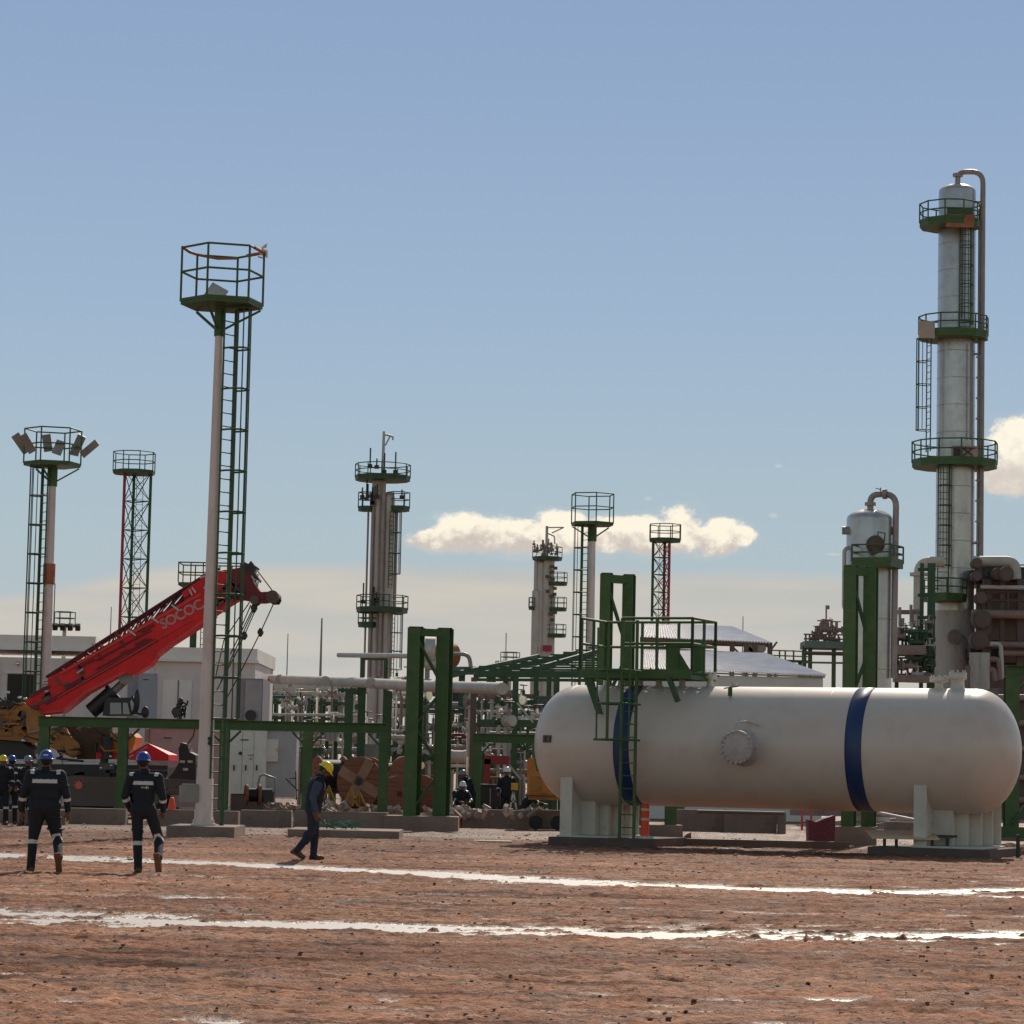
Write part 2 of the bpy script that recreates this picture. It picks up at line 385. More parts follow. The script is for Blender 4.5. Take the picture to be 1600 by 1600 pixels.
RUTS = [(rutline([(-60, 1334), (0, 1337), (400, 1352), (800, 1372), (1200, 1390), (1450, 1394), (1600, 1391), (1680, 1390)]), 1.15, 0.115),
        (rutline([(1150, 1388), (1300, 1396), (1600, 1402), (1680, 1403)]), 0.45, 0.07),
        (rutline([(-60, 1424), (0, 1428), (200, 1434), (400, 1441), (600, 1448), (800, 1455), (1000, 1457), (1200, 1459), (1400, 1461), (1600, 1460), (1680, 1460)]), 0.88, 0.085),
        (rutline([(-60, 1434), (0, 1434), (200, 1441), (420, 1448), (640, 1452), (760, 1457)]), 0.35, 0.075),
        (rutline([(-60, 1442), (0, 1442), (150, 1444), (350, 1450), (600, 1456), (900, 1466), (1000, 1466), (1200, 1470), (1400, 1468), (1600, 1464)]), 0.32, 0.055),
        (rutline([(-60, 1418), (200, 1419), (420, 1430)]), 0.25, 0.05)]
PUD = []
for (px_, py_, w_, d_) in [(175, 1476, 36, .22), (25, 1523, 40, .2), (120, 1566, 34, .2), (320, 1597, 90, .25), (290, 1378, 90, .28), (60, 1385, 50, .25), (150, 1397, 60, .22), (1290, 1562, 110, .14), (835, 1569, 40, .12), (1250, 1357, 50, .3), (1345, 1358, 30, .3), (1440, 1355, 45, .35), (1530, 1357, 50, .3), (1150, 1350, 60, .3),
      (560, 1402, 45, .22), (330, 1402, 60, .25), (40, 1405, 70, .25), (1060, 1536, 40, .1), (1180, 1326, 60, .4), (1480, 1580, 50, .1), (700, 1346, 30, .3)]:
    g = G(px_, py_); PUD.append((g.x, g.y, w_ / F * g.y, d_))
DRY = [(rutline([(-60, 1490), (400, 1494), (900, 1500), (1680, 1512)]), .16, .028), (rutline([(-60, 1512), (500, 1520), (1000, 1524), (1680, 1540)]), .14, .026), (rutline([(-60, 1556), (300, 1545), (800, 1532), (1680, 1528)]), .13, .026),
       (rutline([(-60, 1585), (500, 1575), (1100, 1584), (1680, 1576)]), .12, .024), (rutline([(-60, 1396), (600, 1408), (1200, 1428), (1680, 1436)]), .3, .03), (rutline([(-60, 1372), (600, 1396), (1200, 1412), (1680, 1418)]), .3, .028)]
def gheight(x, y):
    h = 0.022 * fbm(x * 0.35, y * 0.5, 3) + 0.016 * fbm(x * 1.2 + 9, y * 2.2, 3) + 0.022; M = 0 * x
    for (rx, ry), w, dp in RUTS: M = np.maximum(M, np.exp(-((y - np.interp(x, rx, ry) + .3) / (w * 1.3 + .3)) ** 4))
    for (gx, gy, w_, d_) in PUD: M = np.maximum(M, np.exp(-(((x - gx) / w_ / 1.3) ** 2 + ((y - gy) / d_ / 1.4) ** 2) ** 2))
    fn = fbm(x * 4.0 + 3, y * 6.0, 5, 0.68); rg = fbm(x * 1.1, y * 5.0 + 3, 4, 0.6)
    h = h * (1 - 0.8 * M) + (0.034 * fn + 0.034 * np.maximum(0, rg - .1)) * (1 - 0.15 * M) + (0.004 + 0.05 * np.maximum(-.2, fbm(x * 0.9 + 5, y * 8.0, 3, .6))) * M
    for (rx, ry), w, dp in DRY:
        t = (y - np.interp(x, rx, ry) - 0.25 * fbm(x * 0.8 + w * 90, x * 0 + 3, 3)) / w
        h = h - dp * np.exp(-t ** 2) + 0.5 * dp * np.exp(-(np.abs(t) - 1.9) ** 2 * 2)
    for (rx, ry), w, dp in RUTS:
        yc = np.interp(x, rx, ry) + 0.35 * fbm(x * 0.55 + w * 40, x * 0 + w * 10, 3)
        ww = w * (0.85 + 0.9 * fbm(x * 0.4 + 30 * w, x * 0 + 2, 2))
        t = (y - yc) / ww
        h = h - (dp * 0.60 + 0.060 * np.maximum(-.62, fbm(x * 1.7 + 4, y * 5.3, 4, .7)) - 0.05 * np.maximum(0, fbm(x * 7.1 + 4, y * 9.3, 3, .7) - .12)) * np.exp(-t ** 4)
    for (gx, gy, w_, d_) in PUD:
        q = ((x - gx) / w_) ** 2 + ((y - gy - .12 * fbm(x * 1.3, x * 0 + gy, 2)) / d_) ** 2
        h = h - 0.040 * np.exp(-q ** 2)
    fade = np.clip((70 - y) / 12, 0.12, 1) * np.clip((y - 5) / 5, 0, 1)
    return h * fade
ys = np.concatenate([np.array([-60, -30, -10, 0, 5, 9, 12, 14]), np.arange(15, 34, 0.045), np.arange(34, 48, 0.07), np.arange(48, 72, 0.12), np.array([74, 78, 84, 92, 105, 125, 160, 220, 320, 500, 900, 2000, 5000])])
us = np.concatenate([np.array([-12, -6, -3, -1.6, -1.0]), np.linspace(-0.72, -0.25, 40), np.linspace(-0.242, 0.242, 620), np.linspace(0.25, 0.72, 40), np.array([1.0, 1.6, 3, 6, 12])])
Yg, Ug = np.meshgrid(ys, us, indexing='ij'); Xg = Ug * np.maximum(Yg, 15.0)
Zg = gheight(Xg, Yg)
ny, nx = Yg.shape
co = np.stack([Xg, Yg, Zg], -1).reshape(-1, 3).astype(np.float32)
idx = np.arange(ny * nx).reshape(ny, nx)
quads = np.stack([idx[:-1, :-1], idx[:-1, 1:], idx[1:, 1:], idx[1:, :-1]], -1).reshape(-1, 4)
me = bpy.data.meshes.new('ground'); me.vertices.add(len(co)); me.vertices.foreach_set('co', co.ravel())
me.loops.add(quads.size); me.loops.foreach_set('vertex_index', quads.ravel().astype(np.int32)); me.polygons.add(len(quads))
me.polygons.foreach_set('loop_start', np.arange(0, quads.size, 4, dtype=np.int32)); me.update(calc_edges=True)
me.polygons.foreach_set('use_smooth', np.ones(len(quads), bool))
ground = bpy.data.objects.new('ground', me); COL.objects.link(ground); ground['kind'] = 'structure'
GM = bpy.data.materials.new('red_brown_mud'); GM.use_nodes = True; t = GM.node_tree; b = t.nodes['Principled BSDF']
tcn = t.nodes.new('ShaderNodeTexCoord'); mp = t.nodes.new('ShaderNodeMapping'); mp.inputs['Scale'].default_value = (0.55, 1.0, 1); t.links.new(tcn.outputs['Object'], mp.inputs[0])
def tn(sc, det=6, ro=0.6, src=mp):
    n = t.nodes.new('ShaderNodeTexNoise'); n.inputs['Scale'].default_value = sc; n.inputs['Detail'].default_value = det; n.inputs['Roughness'].default_value = ro; t.links.new(src.outputs[0], n.inputs['Vector']); return n
def tramp(src, stops):
    r = t.nodes.new('ShaderNodeValToRGB'); e = r.color_ramp.elements; e[0].position = stops[0][0]; e[0].color = stops[0][1] + (1,); e[1].position = stops[-1][0]; e[1].color = stops[-1][1] + (1,)
    for p, c in stops[1:-1]: k = e.new(p); k.color = c + (1,)
    t.links.new(src.outputs[0], r.inputs[0]); return r
def tmix(f, a, bb, bt='MIX'):
    mx = t.nodes.new('ShaderNodeMix'); mx.data_type = 'RGBA'; mx.blend_type = bt
    for i, v in ((0, f), (6, a), (7, bb)):
        if isinstance(v, (float, int)): mx.inputs[i].default_value = v
        elif isinstance(v, tuple): mx.inputs[i].default_value = v + (1,)
        else: t.links.new(v, mx.inputs[i])
    return mx.outputs[2]
big_n = tn(0.35, 5); mid_n = tn(1.6, 7, 0.65); fine_n = tn(14, 6, 0.7); peb = tn(45, 4, 0.7)
c1 = tramp(big_n, [(0.3, (0.23, 0.108, 0.068)), (0.5, (0.37, 0.188, 0.120)), (0.7, (0.50, 0.275, 0.182))])
c2 = tramp(mid_n, [(0.32, (0.55, 0.5, 0.47)), (0.5, (0.95, 0.93, 0.92)), (0.68, (1.25, 1.22, 1.2))])
c3 = tramp(fine_n, [(0.36, (0.32, 0.27, 0.25)), (0.47, (0.98, 0.96, 0.96)), (0.66, (1.6, 1.55, 1.5))])
mp2 = t.nodes.new('ShaderNodeMapping'); mp2.inputs['Scale'].default_value = (0.16, 1.5, 1); mp2.inputs['Rotation'].default_value = (0, 0, 0.03); t.links.new(tcn.outputs['Object'], mp2.inputs[0])
trk = tn(1.0, 7, 0.68, mp2); c4 = tramp(trk, [(0.36, (0.34, 0.29, 0.26)), (0.46, (0.95, 0.93, 0.92)), (0.62, (1.32, 1.30, 1.28))])
k = tmix(1.0, c1.outputs[0], c2.outputs[0], 'MULTIPLY'); k = tmix(1.0, k, c4.outputs[0], 'MULTIPLY'); k = tmix(1.0, k, c3.outputs[0], 'MULTIPLY')
# greyer, stonier gravel beyond the wet lane, where the tank stands
sxyz = t.nodes.new('ShaderNodeSeparateXYZ'); t.links.new(tcn.outputs['Object'], sxyz.inputs[0])
far = t.nodes.new('ShaderNodeMapRange'); far.inputs[1].default_value = 50; far.inputs[2].default_value = 62; t.links.new(sxyz.outputs[1], far.inputs[0])
k = tmix(far.outputs[0], k, tmix(1.0, k, (0.66, 0.66, 0.68), 'MULTIPLY'))
wet = t.nodes.new('ShaderNodeMapRange'); wet.inputs[1].default_value = 0.012; wet.inputs[2].default_value = -0.012; t.links.new(sxyz.outputs[2], wet.inputs[0])
k = tmix(wet.outputs[0], k, tmix(1.0, k, (0.55, 0.5, 0.47), 'MULTIPLY'))
t.links.new(k, b.inputs['Base Color'])
rr = t.nodes.new('ShaderNodeMapRange'); rr.inputs[1].default_value = 0.35; rr.inputs[2].default_value = 0.62; rr.inputs[3].default_value = 0.62; rr.inputs[4].default_value = 0.95
t.links.new(mid_n.outputs[0], rr.inputs[0]); wr = t.nodes.new('ShaderNodeMix'); wr.data_type = 'FLOAT'; t.links.new(wet.outputs[0], wr.inputs[0]); t.links.new(rr.outputs[0], wr.inputs[2]); wr.inputs[3].default_value = 0.34
t.links.new(wr.outputs[0], b.inputs['Roughness']); ws = t.nodes.new('ShaderNodeMapRange'); ws.inputs[3].default_value = 0.12; ws.inputs[4].default_value = 0.8; t.links.new(wet.outputs[0], ws.inputs[0]); t.links.new(ws.outputs[0], b.inputs['Specular IOR Level'])
bp = t.nodes.new('ShaderNodeBump'); bp.inputs['Strength'].default_value = 1.0; bp.inputs['Distance'].default_value = 0.045
ad = t.nodes.new('ShaderNodeMath'); ad.operation = 'ADD'; t.links.new(fine_n.outputs[0], ad.inputs[0]); t.links.new(peb.outputs[0], ad.inputs[1])
t.links.new(ad.outputs[0], bp.inputs['Height']); t.links.new(bp.outputs[0], b.inputs['Normal'])
me.materials.append(GM)
# standing water in the ruts; base colour whitened in place of sun glint
WM = bpy.data.materials.new('muddy_water'); WM.use_nodes = True; t = WM.node_tree; b = t.nodes['Principled BSDF']
b.inputs['Base Color'].default_value = (0.55, 0.47, 0.40, 1); b.inputs['Roughness'].default_value = 0.40; b.inputs['Specular IOR Level'].default_value = 1.0
tcn = t.nodes.new('ShaderNodeTexCoord'); mp = t.nodes.new('ShaderNodeMapping'); mp.inputs['Scale'].default_value = (0.6, 1, 1); t.links.new(tcn.outputs['Object'], mp.inputs[0])
wn = tn(9, 5, 0.6); bp = t.nodes.new('ShaderNodeBump'); bp.inputs['Strength'].default_value = 1.0; bp.inputs['Distance'].default_value = 0.05; t.links.new(wn.outputs[0], bp.inputs['Height']); t.links.new(bp.outputs[0], b.inputs['Normal'])
wb = MB(); wb.add([(-45, 14, 0), (45, 14, 0), (45, 62, 0), (-45, 62, 0)], [(0, 1, 2, 3)])
wat = wb.build('water', WM); wat.location = (0, 0, -0.012); wat['kind'] = 'structure'

# clods and stones lying on the mud: uncountable
def rock_template(seed):
    bm = bmesh.new(); bmesh.ops.create_icosphere(bm, subdivisions=1, radius=1); r_ = random.Random(seed)
    for v in bm.verts: v.co *= r_.uniform(0.7, 1.25); v.co.z *= 0.65
    vs = np.array([v.co[:] for v in bm.verts]); fs = np.array([[v.index for v in f.verts] for f in bm.faces]); bm.free(); return vs, fs
T = [rock_template(i) for i in range(6)]
def scatter(name, n, yr, size, matl, seed, label=None):
    r_ = np.random.RandomState(seed); V_ = []; F_ = []; base = 0
    yy = yr[0] + (yr[1] - yr[0]) * r_.rand(n) ** 0.8; xx = (r_.rand(n) - 0.5) * 2 * 0.25 * yy; hh = gheight(xx, yy)
    for i in range(n):
        vs, fs = T[i % 6]; s = size[0] + (size[1] - size[0]) * r_.rand() ** 9; a = r_.rand() * 6.28
        c, s_ = math.cos(a), math.sin(a); q = vs * s * np.array([1, 1, 0.9]); q = np.stack([q[:, 0] * c - q[:, 1] * s_, q[:, 0] * s_ + q[:, 1] * c, q[:, 2]], 1)
        V_.append(q + np.array([xx[i], yy[i], hh[i] + s * 0.25])); F_.append(fs + base); base += len(vs)
    me = bpy.data.meshes.new(name); me.from_pydata(np.concatenate(V_).tolist(), [], np.concatenate(F_).tolist()); me.materials.append(matl)
    o = bpy.data.objects.new(name, me); COL.objects.link(o); tag(o, label, name, kind='stuff'); return o
clod_m = mat('mud_clod', (0.15, 0.078, 0.052), 0.85, var=0.35, vscale=6)
stone_m = mat('pale_stone', (0.32, 0.22, 0.17), 0.8, var=0.3, vscale=3)
scatter('mud_clods', 14000, (14, 48), (0.005, 0.025), clod_m, 5, 'small dark mud clods strewn over the reddish wet ground')
scatter('gravel', 6500, (46, 74), (0.010, 0.05), stone_m, 6, 'pale pebbles and rubble on the ground around the white tank')
# ------------------------------------------------------------------ plant helpers
def S(Y): return Y / F
def platform(par, c, Rr, rail, n=8, a0=0.0, toe=0.12, m=None, tr=0.028, deck_t=0.10, nposts=None, gap=None, part='deck'):
    m = m or green_dk; c = Vector(c)
    pt = lambda r, i, z: c + Vector((r * math.cos(a0 + 2 * pi * i / n), r * math.sin(a0 + 2 * pi * i / n), z))
    k = MB(); k.prism([pt(Rr, i, -deck_t) for i in range(n)], (0, 0, deck_t))
    for i in range(n):
        k.beam(pt(Rr, i, toe / 2), pt(Rr, i + 1, toe / 2), 0.02, toe)
    k.build('deck', m, par)
    q = MB()
    for i in range(n):
        if gap and i in gap: continue
        for z in (rail, rail * 0.55): q.cyl(pt(Rr, i, z), pt(Rr, i + 1, z), tr, n=6)
    sub = max(1, round((nposts or n) / n))
    for i in range(n):
        for j in range(sub):
            w = pt(Rr, i, 0).lerp(pt(Rr, i + 1, 0), j / sub); q.cyl(w, w + Vector((0, 0, rail)), tr, n=6)
    q.build('railing', m, par)
def ladder(par, p0, p1, out, w=0.42, cage=None, m=None, tr=0.03, step=0.3, hoop=1.0, cr=0.36, mc=None):
    m = m or green_dk; p0 = Vector(p0); p1 = Vector(p1); out = Vector(out).normalized(); s = Vector((-out.y, out.x, 0))
    k = MB()
    for e in (-1, 1): k.beam(p0 + s * e * w / 2, p1 + s * e * w / 2, tr * 1.4, tr * 1.8)
    n = int((p1 - p0).length / step)
    for i in range(1, n):
        c = p0.lerp(p1, i / n); k.cyl(c - s * w / 2, c + s * w / 2, tr * 0.5, n=5)
    o = k.build('ladder', m, par)
    if cage is not None:
        q = MB(); L = (p1 - p0).length; t0 = cage / L; nh = max(2, round((L - cage) / hoop) + 1)
        arc = [(s * (-w / 2 - 0.02) * math.cos(pi * j / 8) * (1 + 0.55 * math.sin(pi * j / 8)) + out * (2 * cr * math.sin(pi * j / 8))) for j in range(9)]
        for i in range(nh):
            c = p0.lerp(p1, t0 + (1 - t0) * i / (nh - 1)); q.tube([c + a for a in arc], tr * 0.8, 5)
        for j in (2, 3, 4, 5, 6):
            q.cyl(p0.lerp(p1, t0) + arc[j], p1 + arc[j], tr * 0.55, n=5)
        q.build('safety_cage', mc or m, par)
    return o

def light_mast(label, px, pyb, Y, py_deck, pxc, Rr, rail, a0, r0, r1, lad, cage0, lights=(), floodpanel=False, group='tall light masts with hexagonal platforms', taper_box=False, m=None, zb=0.25):
    b = P(px, pyb, Y); b.z = zb; top = P(pxc, py_deck, Y); zd = top.z
    T_ = thing('light_mast', label, 'light mast', (b.x, b.y, zb), group=group)
    k = MB(); k.cyl(b, (b.x, b.y, zd - 0.75), r0, r1, 20); k.build('pole', white_pole, T_)
    k = MB(); k.cyl((b.x, b.y, zd - 0.75), (b.x, b.y, zd - 0.1), r1 * 1.28, n=16)
    for i in range(6):
        a = a0 + i * pi / 3
        if i % 2 == 0: k.beam((b.x, b.y, zd - 0.65), (top.x + Rr * 0.95 * math.cos(a), top.y + Rr * 0.95 * math.sin(a), zd - 0.1), 0.05)
    k.build('bracket', green, T_)
    platform(T_, (top.x, top.y, zd), Rr, rail, 6, a0, toe=0.07, deck_t=0.07, m=green, tr=0.026)
    lp = Vector((b.x, b.y, 0)) + Vector((lad[0], lad[1], 0)); od = Vector((lad[2], lad[3], 0))
    ladder(T_, (lp.x, lp.y, zb + 0.3), (lp.x, lp.y, zd - 0.1), od, 0.42, cage=cage0, tr=0.030, hoop=0.97, cr=0.27)
    sdv = Vector((-od.y, od.x, 0)).normalized() * .23; sdv = sdv if sdv.x * od.x > 0 else -sdv
    k = MB(); k.cyl((lp.x + sdv.x, lp.y + sdv.y, zb), (lp.x + sdv.x, lp.y + sdv.y, zd - .1), .055, n=10); k.build('ladder_post', green_dk, T_)
    for (dx_, dy_, dz_, ax, ay, w, h) in lights:
        k = MB(); M = Euler((R(ax), R(ay), 0)).to_matrix(); c = Vector((top.x + dx_, top.y + dy_, zd + dz_))
        k.box(c, (w, 0.05, h), M); k.box(c + M @ Vector((0, 0.06, 0)), (w * 0.5, 0.07, h * 0.6), M)
        f = k.build('floodlight', steel, T_)
    return T_, Vector((b.x, b.y, zd)), top

# ---- big light mast near the camera
M1, t1, c1_ = light_mast('tallest white light mast, nearest the camera, with orange tape on its green platform rail', 318, 1292, 64, 475, 346.5, 0.95, 1.25, R(15), 0.19, 0.088, (0.25, 0.05, 0.83, -0.55), 2.1)
k = MB(); k.box(P(337, 459, 64) + Vector((0, 0.0, 0)), (0.42, 0.45, 0.05), Euler((R(62), R(28), 0)).to_matrix()); k.cyl(P(341, 462, 64), P(343, 474, 64), .04, n=8); k.build('floodlight', steel_lt, M1)
k = MB(); zt = c1_.z + 1.26
hx = [Vector((c1_.x + 0.95 * math.cos(R(15 + 60 * i)), c1_.y + 0.95 * math.sin(R(15 + 60 * i)), zt)) for i in range(6)]
k.tube([hx[3], hx[3].lerp(hx[2], .5) + Vector((0, 0, -.03)), hx[2], hx[2].lerp(hx[1], .5) + Vector((0, 0, -.06)), hx[1] + Vector((0, 0, -.02))], 0.035, 6)
k.tube([hx[1].lerp(hx[0], .35), hx[0], hx[0].lerp(hx[5], .7)], 0.04, 6)
k.build('warning_tape', rust, M1)
k = MB(); e = hx[0]
for i in range(9):
    a = e + Vector((random.uniform(-.1, .1), random.uniform(-.1, .1), random.uniform(-.12, .16))); k.box(a, (0.12, 0.01, 0.06), Euler((random.random() * 3, random.random() * 3, random.random() * 3)).to_matrix())
k.build('torn_tape', mat('pale_torn_tape', (0.75, 0.68, 0.6), 0.6), M1)
b = Vector((M1.location.x, M1.location.y, 0))
k = MB(); k.box((b.x, b.y, 0.75), (0.36, 0.36, 1.1)); k.box((b.x, b.y, 0.27), (0.52, 0.52, 0.04))
for sx_ in (-1, 1):
    for sy_ in (-1, 1): k.cyl((b.x + sx_ * .2, b.y + sy_ * .2, .25), (b.x + sx_ * .2, b.y + sy_ * .2, .38), 0.025, n=6)
k.build('base_plate', white_pole, M1)
k = MB(); k.box((b.x - 0.33, b.y - 0.12, 0.95), (0.44, 0.26, 0.36)); k.box((b.x - 0.31, b.y - 0.12, 1.15), (0.36, 0.28, 0.05)); k.build('junction_box', steel, M1)
k = MB(); k.cyl((b.x + 0.10, b.y - 0.155, 2.10), (b.x + 0.10, b.y - 0.175, 2.10), 0.05, n=10); k.cyl((b.x + 0.10, b.y - 0.155, 2.2), (b.x + 0.10, b.y - 0.175, 2.2), 0.05, n=10); k.build('cable_entry', dark, M1)
k = MB(); a = G(254, 1309); c = G(371, 1309); k.box(((a.x + c.x) / 2, 64.0, 0.10), (c.x - a.x, 2.6, 0.30)); single(k, 'mast_footing', concrete, 'wide concrete footing block under the tallest white light mast', 'footing')

# ---- second mast (left) with floodlights
fl = []
for (px_, py_, dy_, ax, ay, w, h) in ((33, 694, 0, 20, -35, .3, .75), (48, 697, -.6, 20, -30, .28, .7), (68, 689, .8, 15, -8, .3, .6), (97, 704, -.7, -10, 18, .32, .5), (119, 692, .5, 15, 25, .3, .65), (140, 702, 0, 20, 52, .25, .75), (112, 700, .8, 5, 12, .3, .4)):
    q = P(px_, py_, 96); cc = P(81.5, 727, 96); fl.append((q.x - cc.x, dy_, q.z - cc.z, ax, ay, w, h))
M2, _, _ = light_mast('white light mast at the left edge with tilted floodlights round its green platform', 66, 1190, 96, 726, 81.5, 0.97, 1.2, R(15), 0.22, 0.13, (-0.24, -0.05, -0.83, -0.55), 2.1, lights=fl)
k = MB(); q = P(76.5, 897, 96); k.cyl((M2.location.x, M2.location.y, q.z - .35), (M2.location.x, M2.location.y, q.z + .35), 0.21, n=14); k.box((M2.location.x + .12, M2.location.y - .15, q.z - .2), (.14, .1, .2)); k.build('rusty_sleeve', rust, M2)
# ---- third mast (centre right)
M3, _, _ = light_mast('slim white light mast rising behind the green steel shed, empty hexagonal platform', 921, 1070, 122, 819, 925.5, 0.97, 1.3, R(38), 0.2, 0.15, (-0.30, -0.1, -0.83, -0.55), 2.1)

# ---- lattice towers
def lattice(label, px0, px1, Y, pyd, pxl, pxr, pyr, pyb, cols, flip=False, group='slim red and green lattice towers'):
    top = P((px0 + px1) / 2, pyd, Y); x0 = P(px0, (pyd + pyb) / 2, Y).x; x1 = P(px1, (pyd + pyb) / 2, Y).x; zd = top.z; w = x1 - x0
    T_ = thing('lattice_tower', label, 'lattice tower', ((x0 + x1) / 2, Y, 0), group=group)
    pts = [(x0, Y - .1), (x0 + w * (0.75 if flip else 0.25), Y + w * .75), (x1, Y - .1)]
    for (x, y), c in zip(pts, cols):
        k = MB(); k.cyl((x, y, 0), (x, y, zd), 0.085, n=8); k.build('leg', c, T_)
    k = MB(); n = int(zd / (w * 1.05)); dz_ = zd / n
    for i in range(n):
        z0, z1 = i * dz_, (i + 1) * dz_
        for a, b_ in ((0, 1), (1, 2), (0, 2)):
            A, B = pts[a], pts[b_]
            k.beam((A[0], A[1], z1), (B[0], B[1], z1), .05); k.beam((A[0], A[1], z0), (B[0], B[1], z1), .04); k.beam((A[0], A[1], z1), (B[0], B[1], z0), .04)
    k.build('bracing', green_dk, T_)
    L_ = P(pxl, pyd, Y).x; R_ = P(pxr, pyd, Y).x; rail = (P(pxl, pyr, Y).z - zd)
    platform(T_, ((L_ + R_) / 2, Y + .2, zd), (R_ - L_) / 2, rail, 8, R(22.5), m=green_dk, tr=.03)
    ladder(T_, ((x0 + x1) / 2 + .1, Y + .2, 0.2), ((x0 + x1) / 2 + .1, Y + .2, zd), (0.3, 1, 0), .4, tr=.02)
    return T_
lattice('lattice tower with a red left leg and green octagonal platform, left of the tallest mast', 191, 232, 160, 738, 175, 242, 706, 1000, [tower_red, green_dk, green_dk])
lattice('lattice tower with a red right leg and small green platform, rising behind the metal roofs', 1019.5, 1045, 175, 844, 1014, 1065, 819, 975, [green_dk, tower_red, tower_red], True)
# partly hidden mast behind the crane boom
q = P(311, 912, 140); T_ = thing('access_tower', 'green platform tower half hidden behind the red crane boom and the tallest mast', 'tower', (q.x, 140, 0))
k = MB(); xb = P(303, 960, 140).x; k.cyl((xb, 140, 0), (xb, 140, q.z), .17, n=12); k.build('pole', green_dk, T_)
Lx, Rx = P(282, 912, 140).x, P(378, 912, 140).x; zc = q.z
k = MB(); k.box2((Lx, 139, zc - .15), (Rx, 141, zc)); k.build('deck', green_dk, T_)
k = MB(); rz_ = P(300, 881, 140).z
for z in (rz_, (zc + rz_) / 2):
    for yy in (139, 141): k.cyl((Lx, yy, z), (Rx, yy, z), .035, n=6)
    for xx in (Lx, Rx): k.cyl((xx, 139, z), (xx, 141, z), .035, n=6)
for i in range(6):
    xx = Lx + (Rx - Lx) * i / 5
    for yy in (139, 141): k.cyl((xx, yy, zc), (xx, yy, rz_), .03, n=6)
k.build('handrail', green_dk, T_)
ladder(T_, (xb + .45, 140, .3), (xb + .45, 140, zc), (1, -.3, 0), .42, cage=2.2, tr=.03)

# ---- far lightning masts
def spire(label, px, pyt, pyb, Y, r, kind='lightning mast', rings=()):
    t_ = P(px, pyt, Y); T_ = thing('antenna_mast', label, kind, (t_.x, Y, 0), group='thin lightning masts on the skyline')
    zb_ = t_.z * 0.62; k = MB(); k.cyl((t_.x, Y, 0), (t_.x, Y, zb_), r, r * .8, 8); k.build('pole', steel, T_)
    k = MB(); k.cyl((t_.x, Y, zb_), (t_.x, Y, t_.z), r * .35, r * .2, 6); k.cyl((t_.x, Y, zb_ - .1), (t_.x, Y, zb_ + .15), r * 1.3, n=8); k.build('lightning_rod', steel, T_)
    return T_
spire('thin mast on the skyline just right of the pale buildings, the thinner of the pair', 450, 990, 1058, 200, .14)
s2 = spire('thicker mast on the skyline between the pale buildings and the tall twin column', 503, 966, 1057, 220, .30)
k = MB(); q = s2.location; k.cyl((q.x, q.y, 6), (q.x, q.y, 7.2), 1.4, .35, 8); k.build('base_cone', steel, s2)
spire('faint thin rod above the corrugated roofs', 1161, 963, 1000, 220, .16)
spire('faint thin rod above the red boom, left of the lattice tower', 174, 948, 1010, 200, .14)
def crow(label, pxl, pxr, pyr, pyd, Y, rodx, rodt, broken=False):
    c = P((pxl + pxr) / 2, pyd, Y); T_ = thing('floodlight_mast', label, 'floodlight mast', (c.x, Y, 0))
    k = MB(); k.cyl((c.x, Y, 0), (c.x, Y, c.z), .2, .14, 10); k.build('pole', white_pole, T_)
    platform(T_, c, (P(pxr, pyd, Y).x - P(pxl, pyd, Y).x) / 2, P(pxl, pyr, Y).z - c.z, 6, R(10), m=green_dk, tr=.035)
    k = MB(); q = P(rodx, rodt, Y); k.cyl((q.x, Y, c.z), (q.x, Y, q.z), .04, n=6); k.build('lightning_rod', steel, T_)
    k = MB()
    for i in range(5): k.box((c.x + (i - 2) * .55, Y - .9, c.z - .12), (.35, .3, .45), Euler((R(30), 0, 0)).to_matrix())
    k.build('floodlight', dark, T_); return T_
crow('small distant platform mast with a tall thin rod, just right of the left white mast', 85, 117, 956, 978, 205, 86, 912)
crow('small distant platform mast with a thin rod, left of the slim stepped column', 782, 812, 1019, 1036, 240, 791, 989)

# ------------------------------------------------------------------ process columns
def col_shell(T_, x, y, z0, z1, r0, r1, m, dome=0.5, n=40, name='shell', seams=0):
    prof = [(r0, z0), (r0 + (r1 - r0) * .5, (z0 + z1) / 2), (r1, z1)]
    for i in range(1, 9):
        a = pi / 2 * i / 8; prof.append((r1 * math.cos(a) if i < 8 else 0.001, z1 + r1 * dome * math.sin(a)))
    k = MB(); k.lathe(prof, (x, y, 0), n)
    for i in range(seams):
        z = z0 + (z1 - z0) * (i + 1) / (seams + 1); rr = r0 + (r1 - r0) * (z - z0) / (z1 - z0)
        k.lathe([(rr, z - .02), (rr + .012, z - .015), (rr + .012, z + .015), (rr, z + .02)], (x, y, 0), n)
    return k.build(name, m, T_)
Y = 130
cx0 = P(1490.5, 1060, Y).x; X0 = cx0
T_ = thing('distillation_column', 'tallest silver distillation column at the right with green ring platforms and a side pipe', 'process column', (X0, Y, 0))
zt = P(1497, 300, Y).z; r_ = 29.5 * S(Y)
col_shell(T_, X0, Y, 0, zt, r_ + .04, r_ - .01, clad, 0.42, 48, seams=22)
k = MB(); zs = P(1490, 955, Y).z; k.cyl((X0, Y, 0), (X0, Y, zs), r_ + .07, n=48, caps=True); k.build('skirt', mat('pale_primer_shell', (0.50, 0.47, 0.44), .55, dirt=(0.3, .2, .15), dirt_amt=.5, vscale=.8, stretch=(1, 1, .4)), T_)
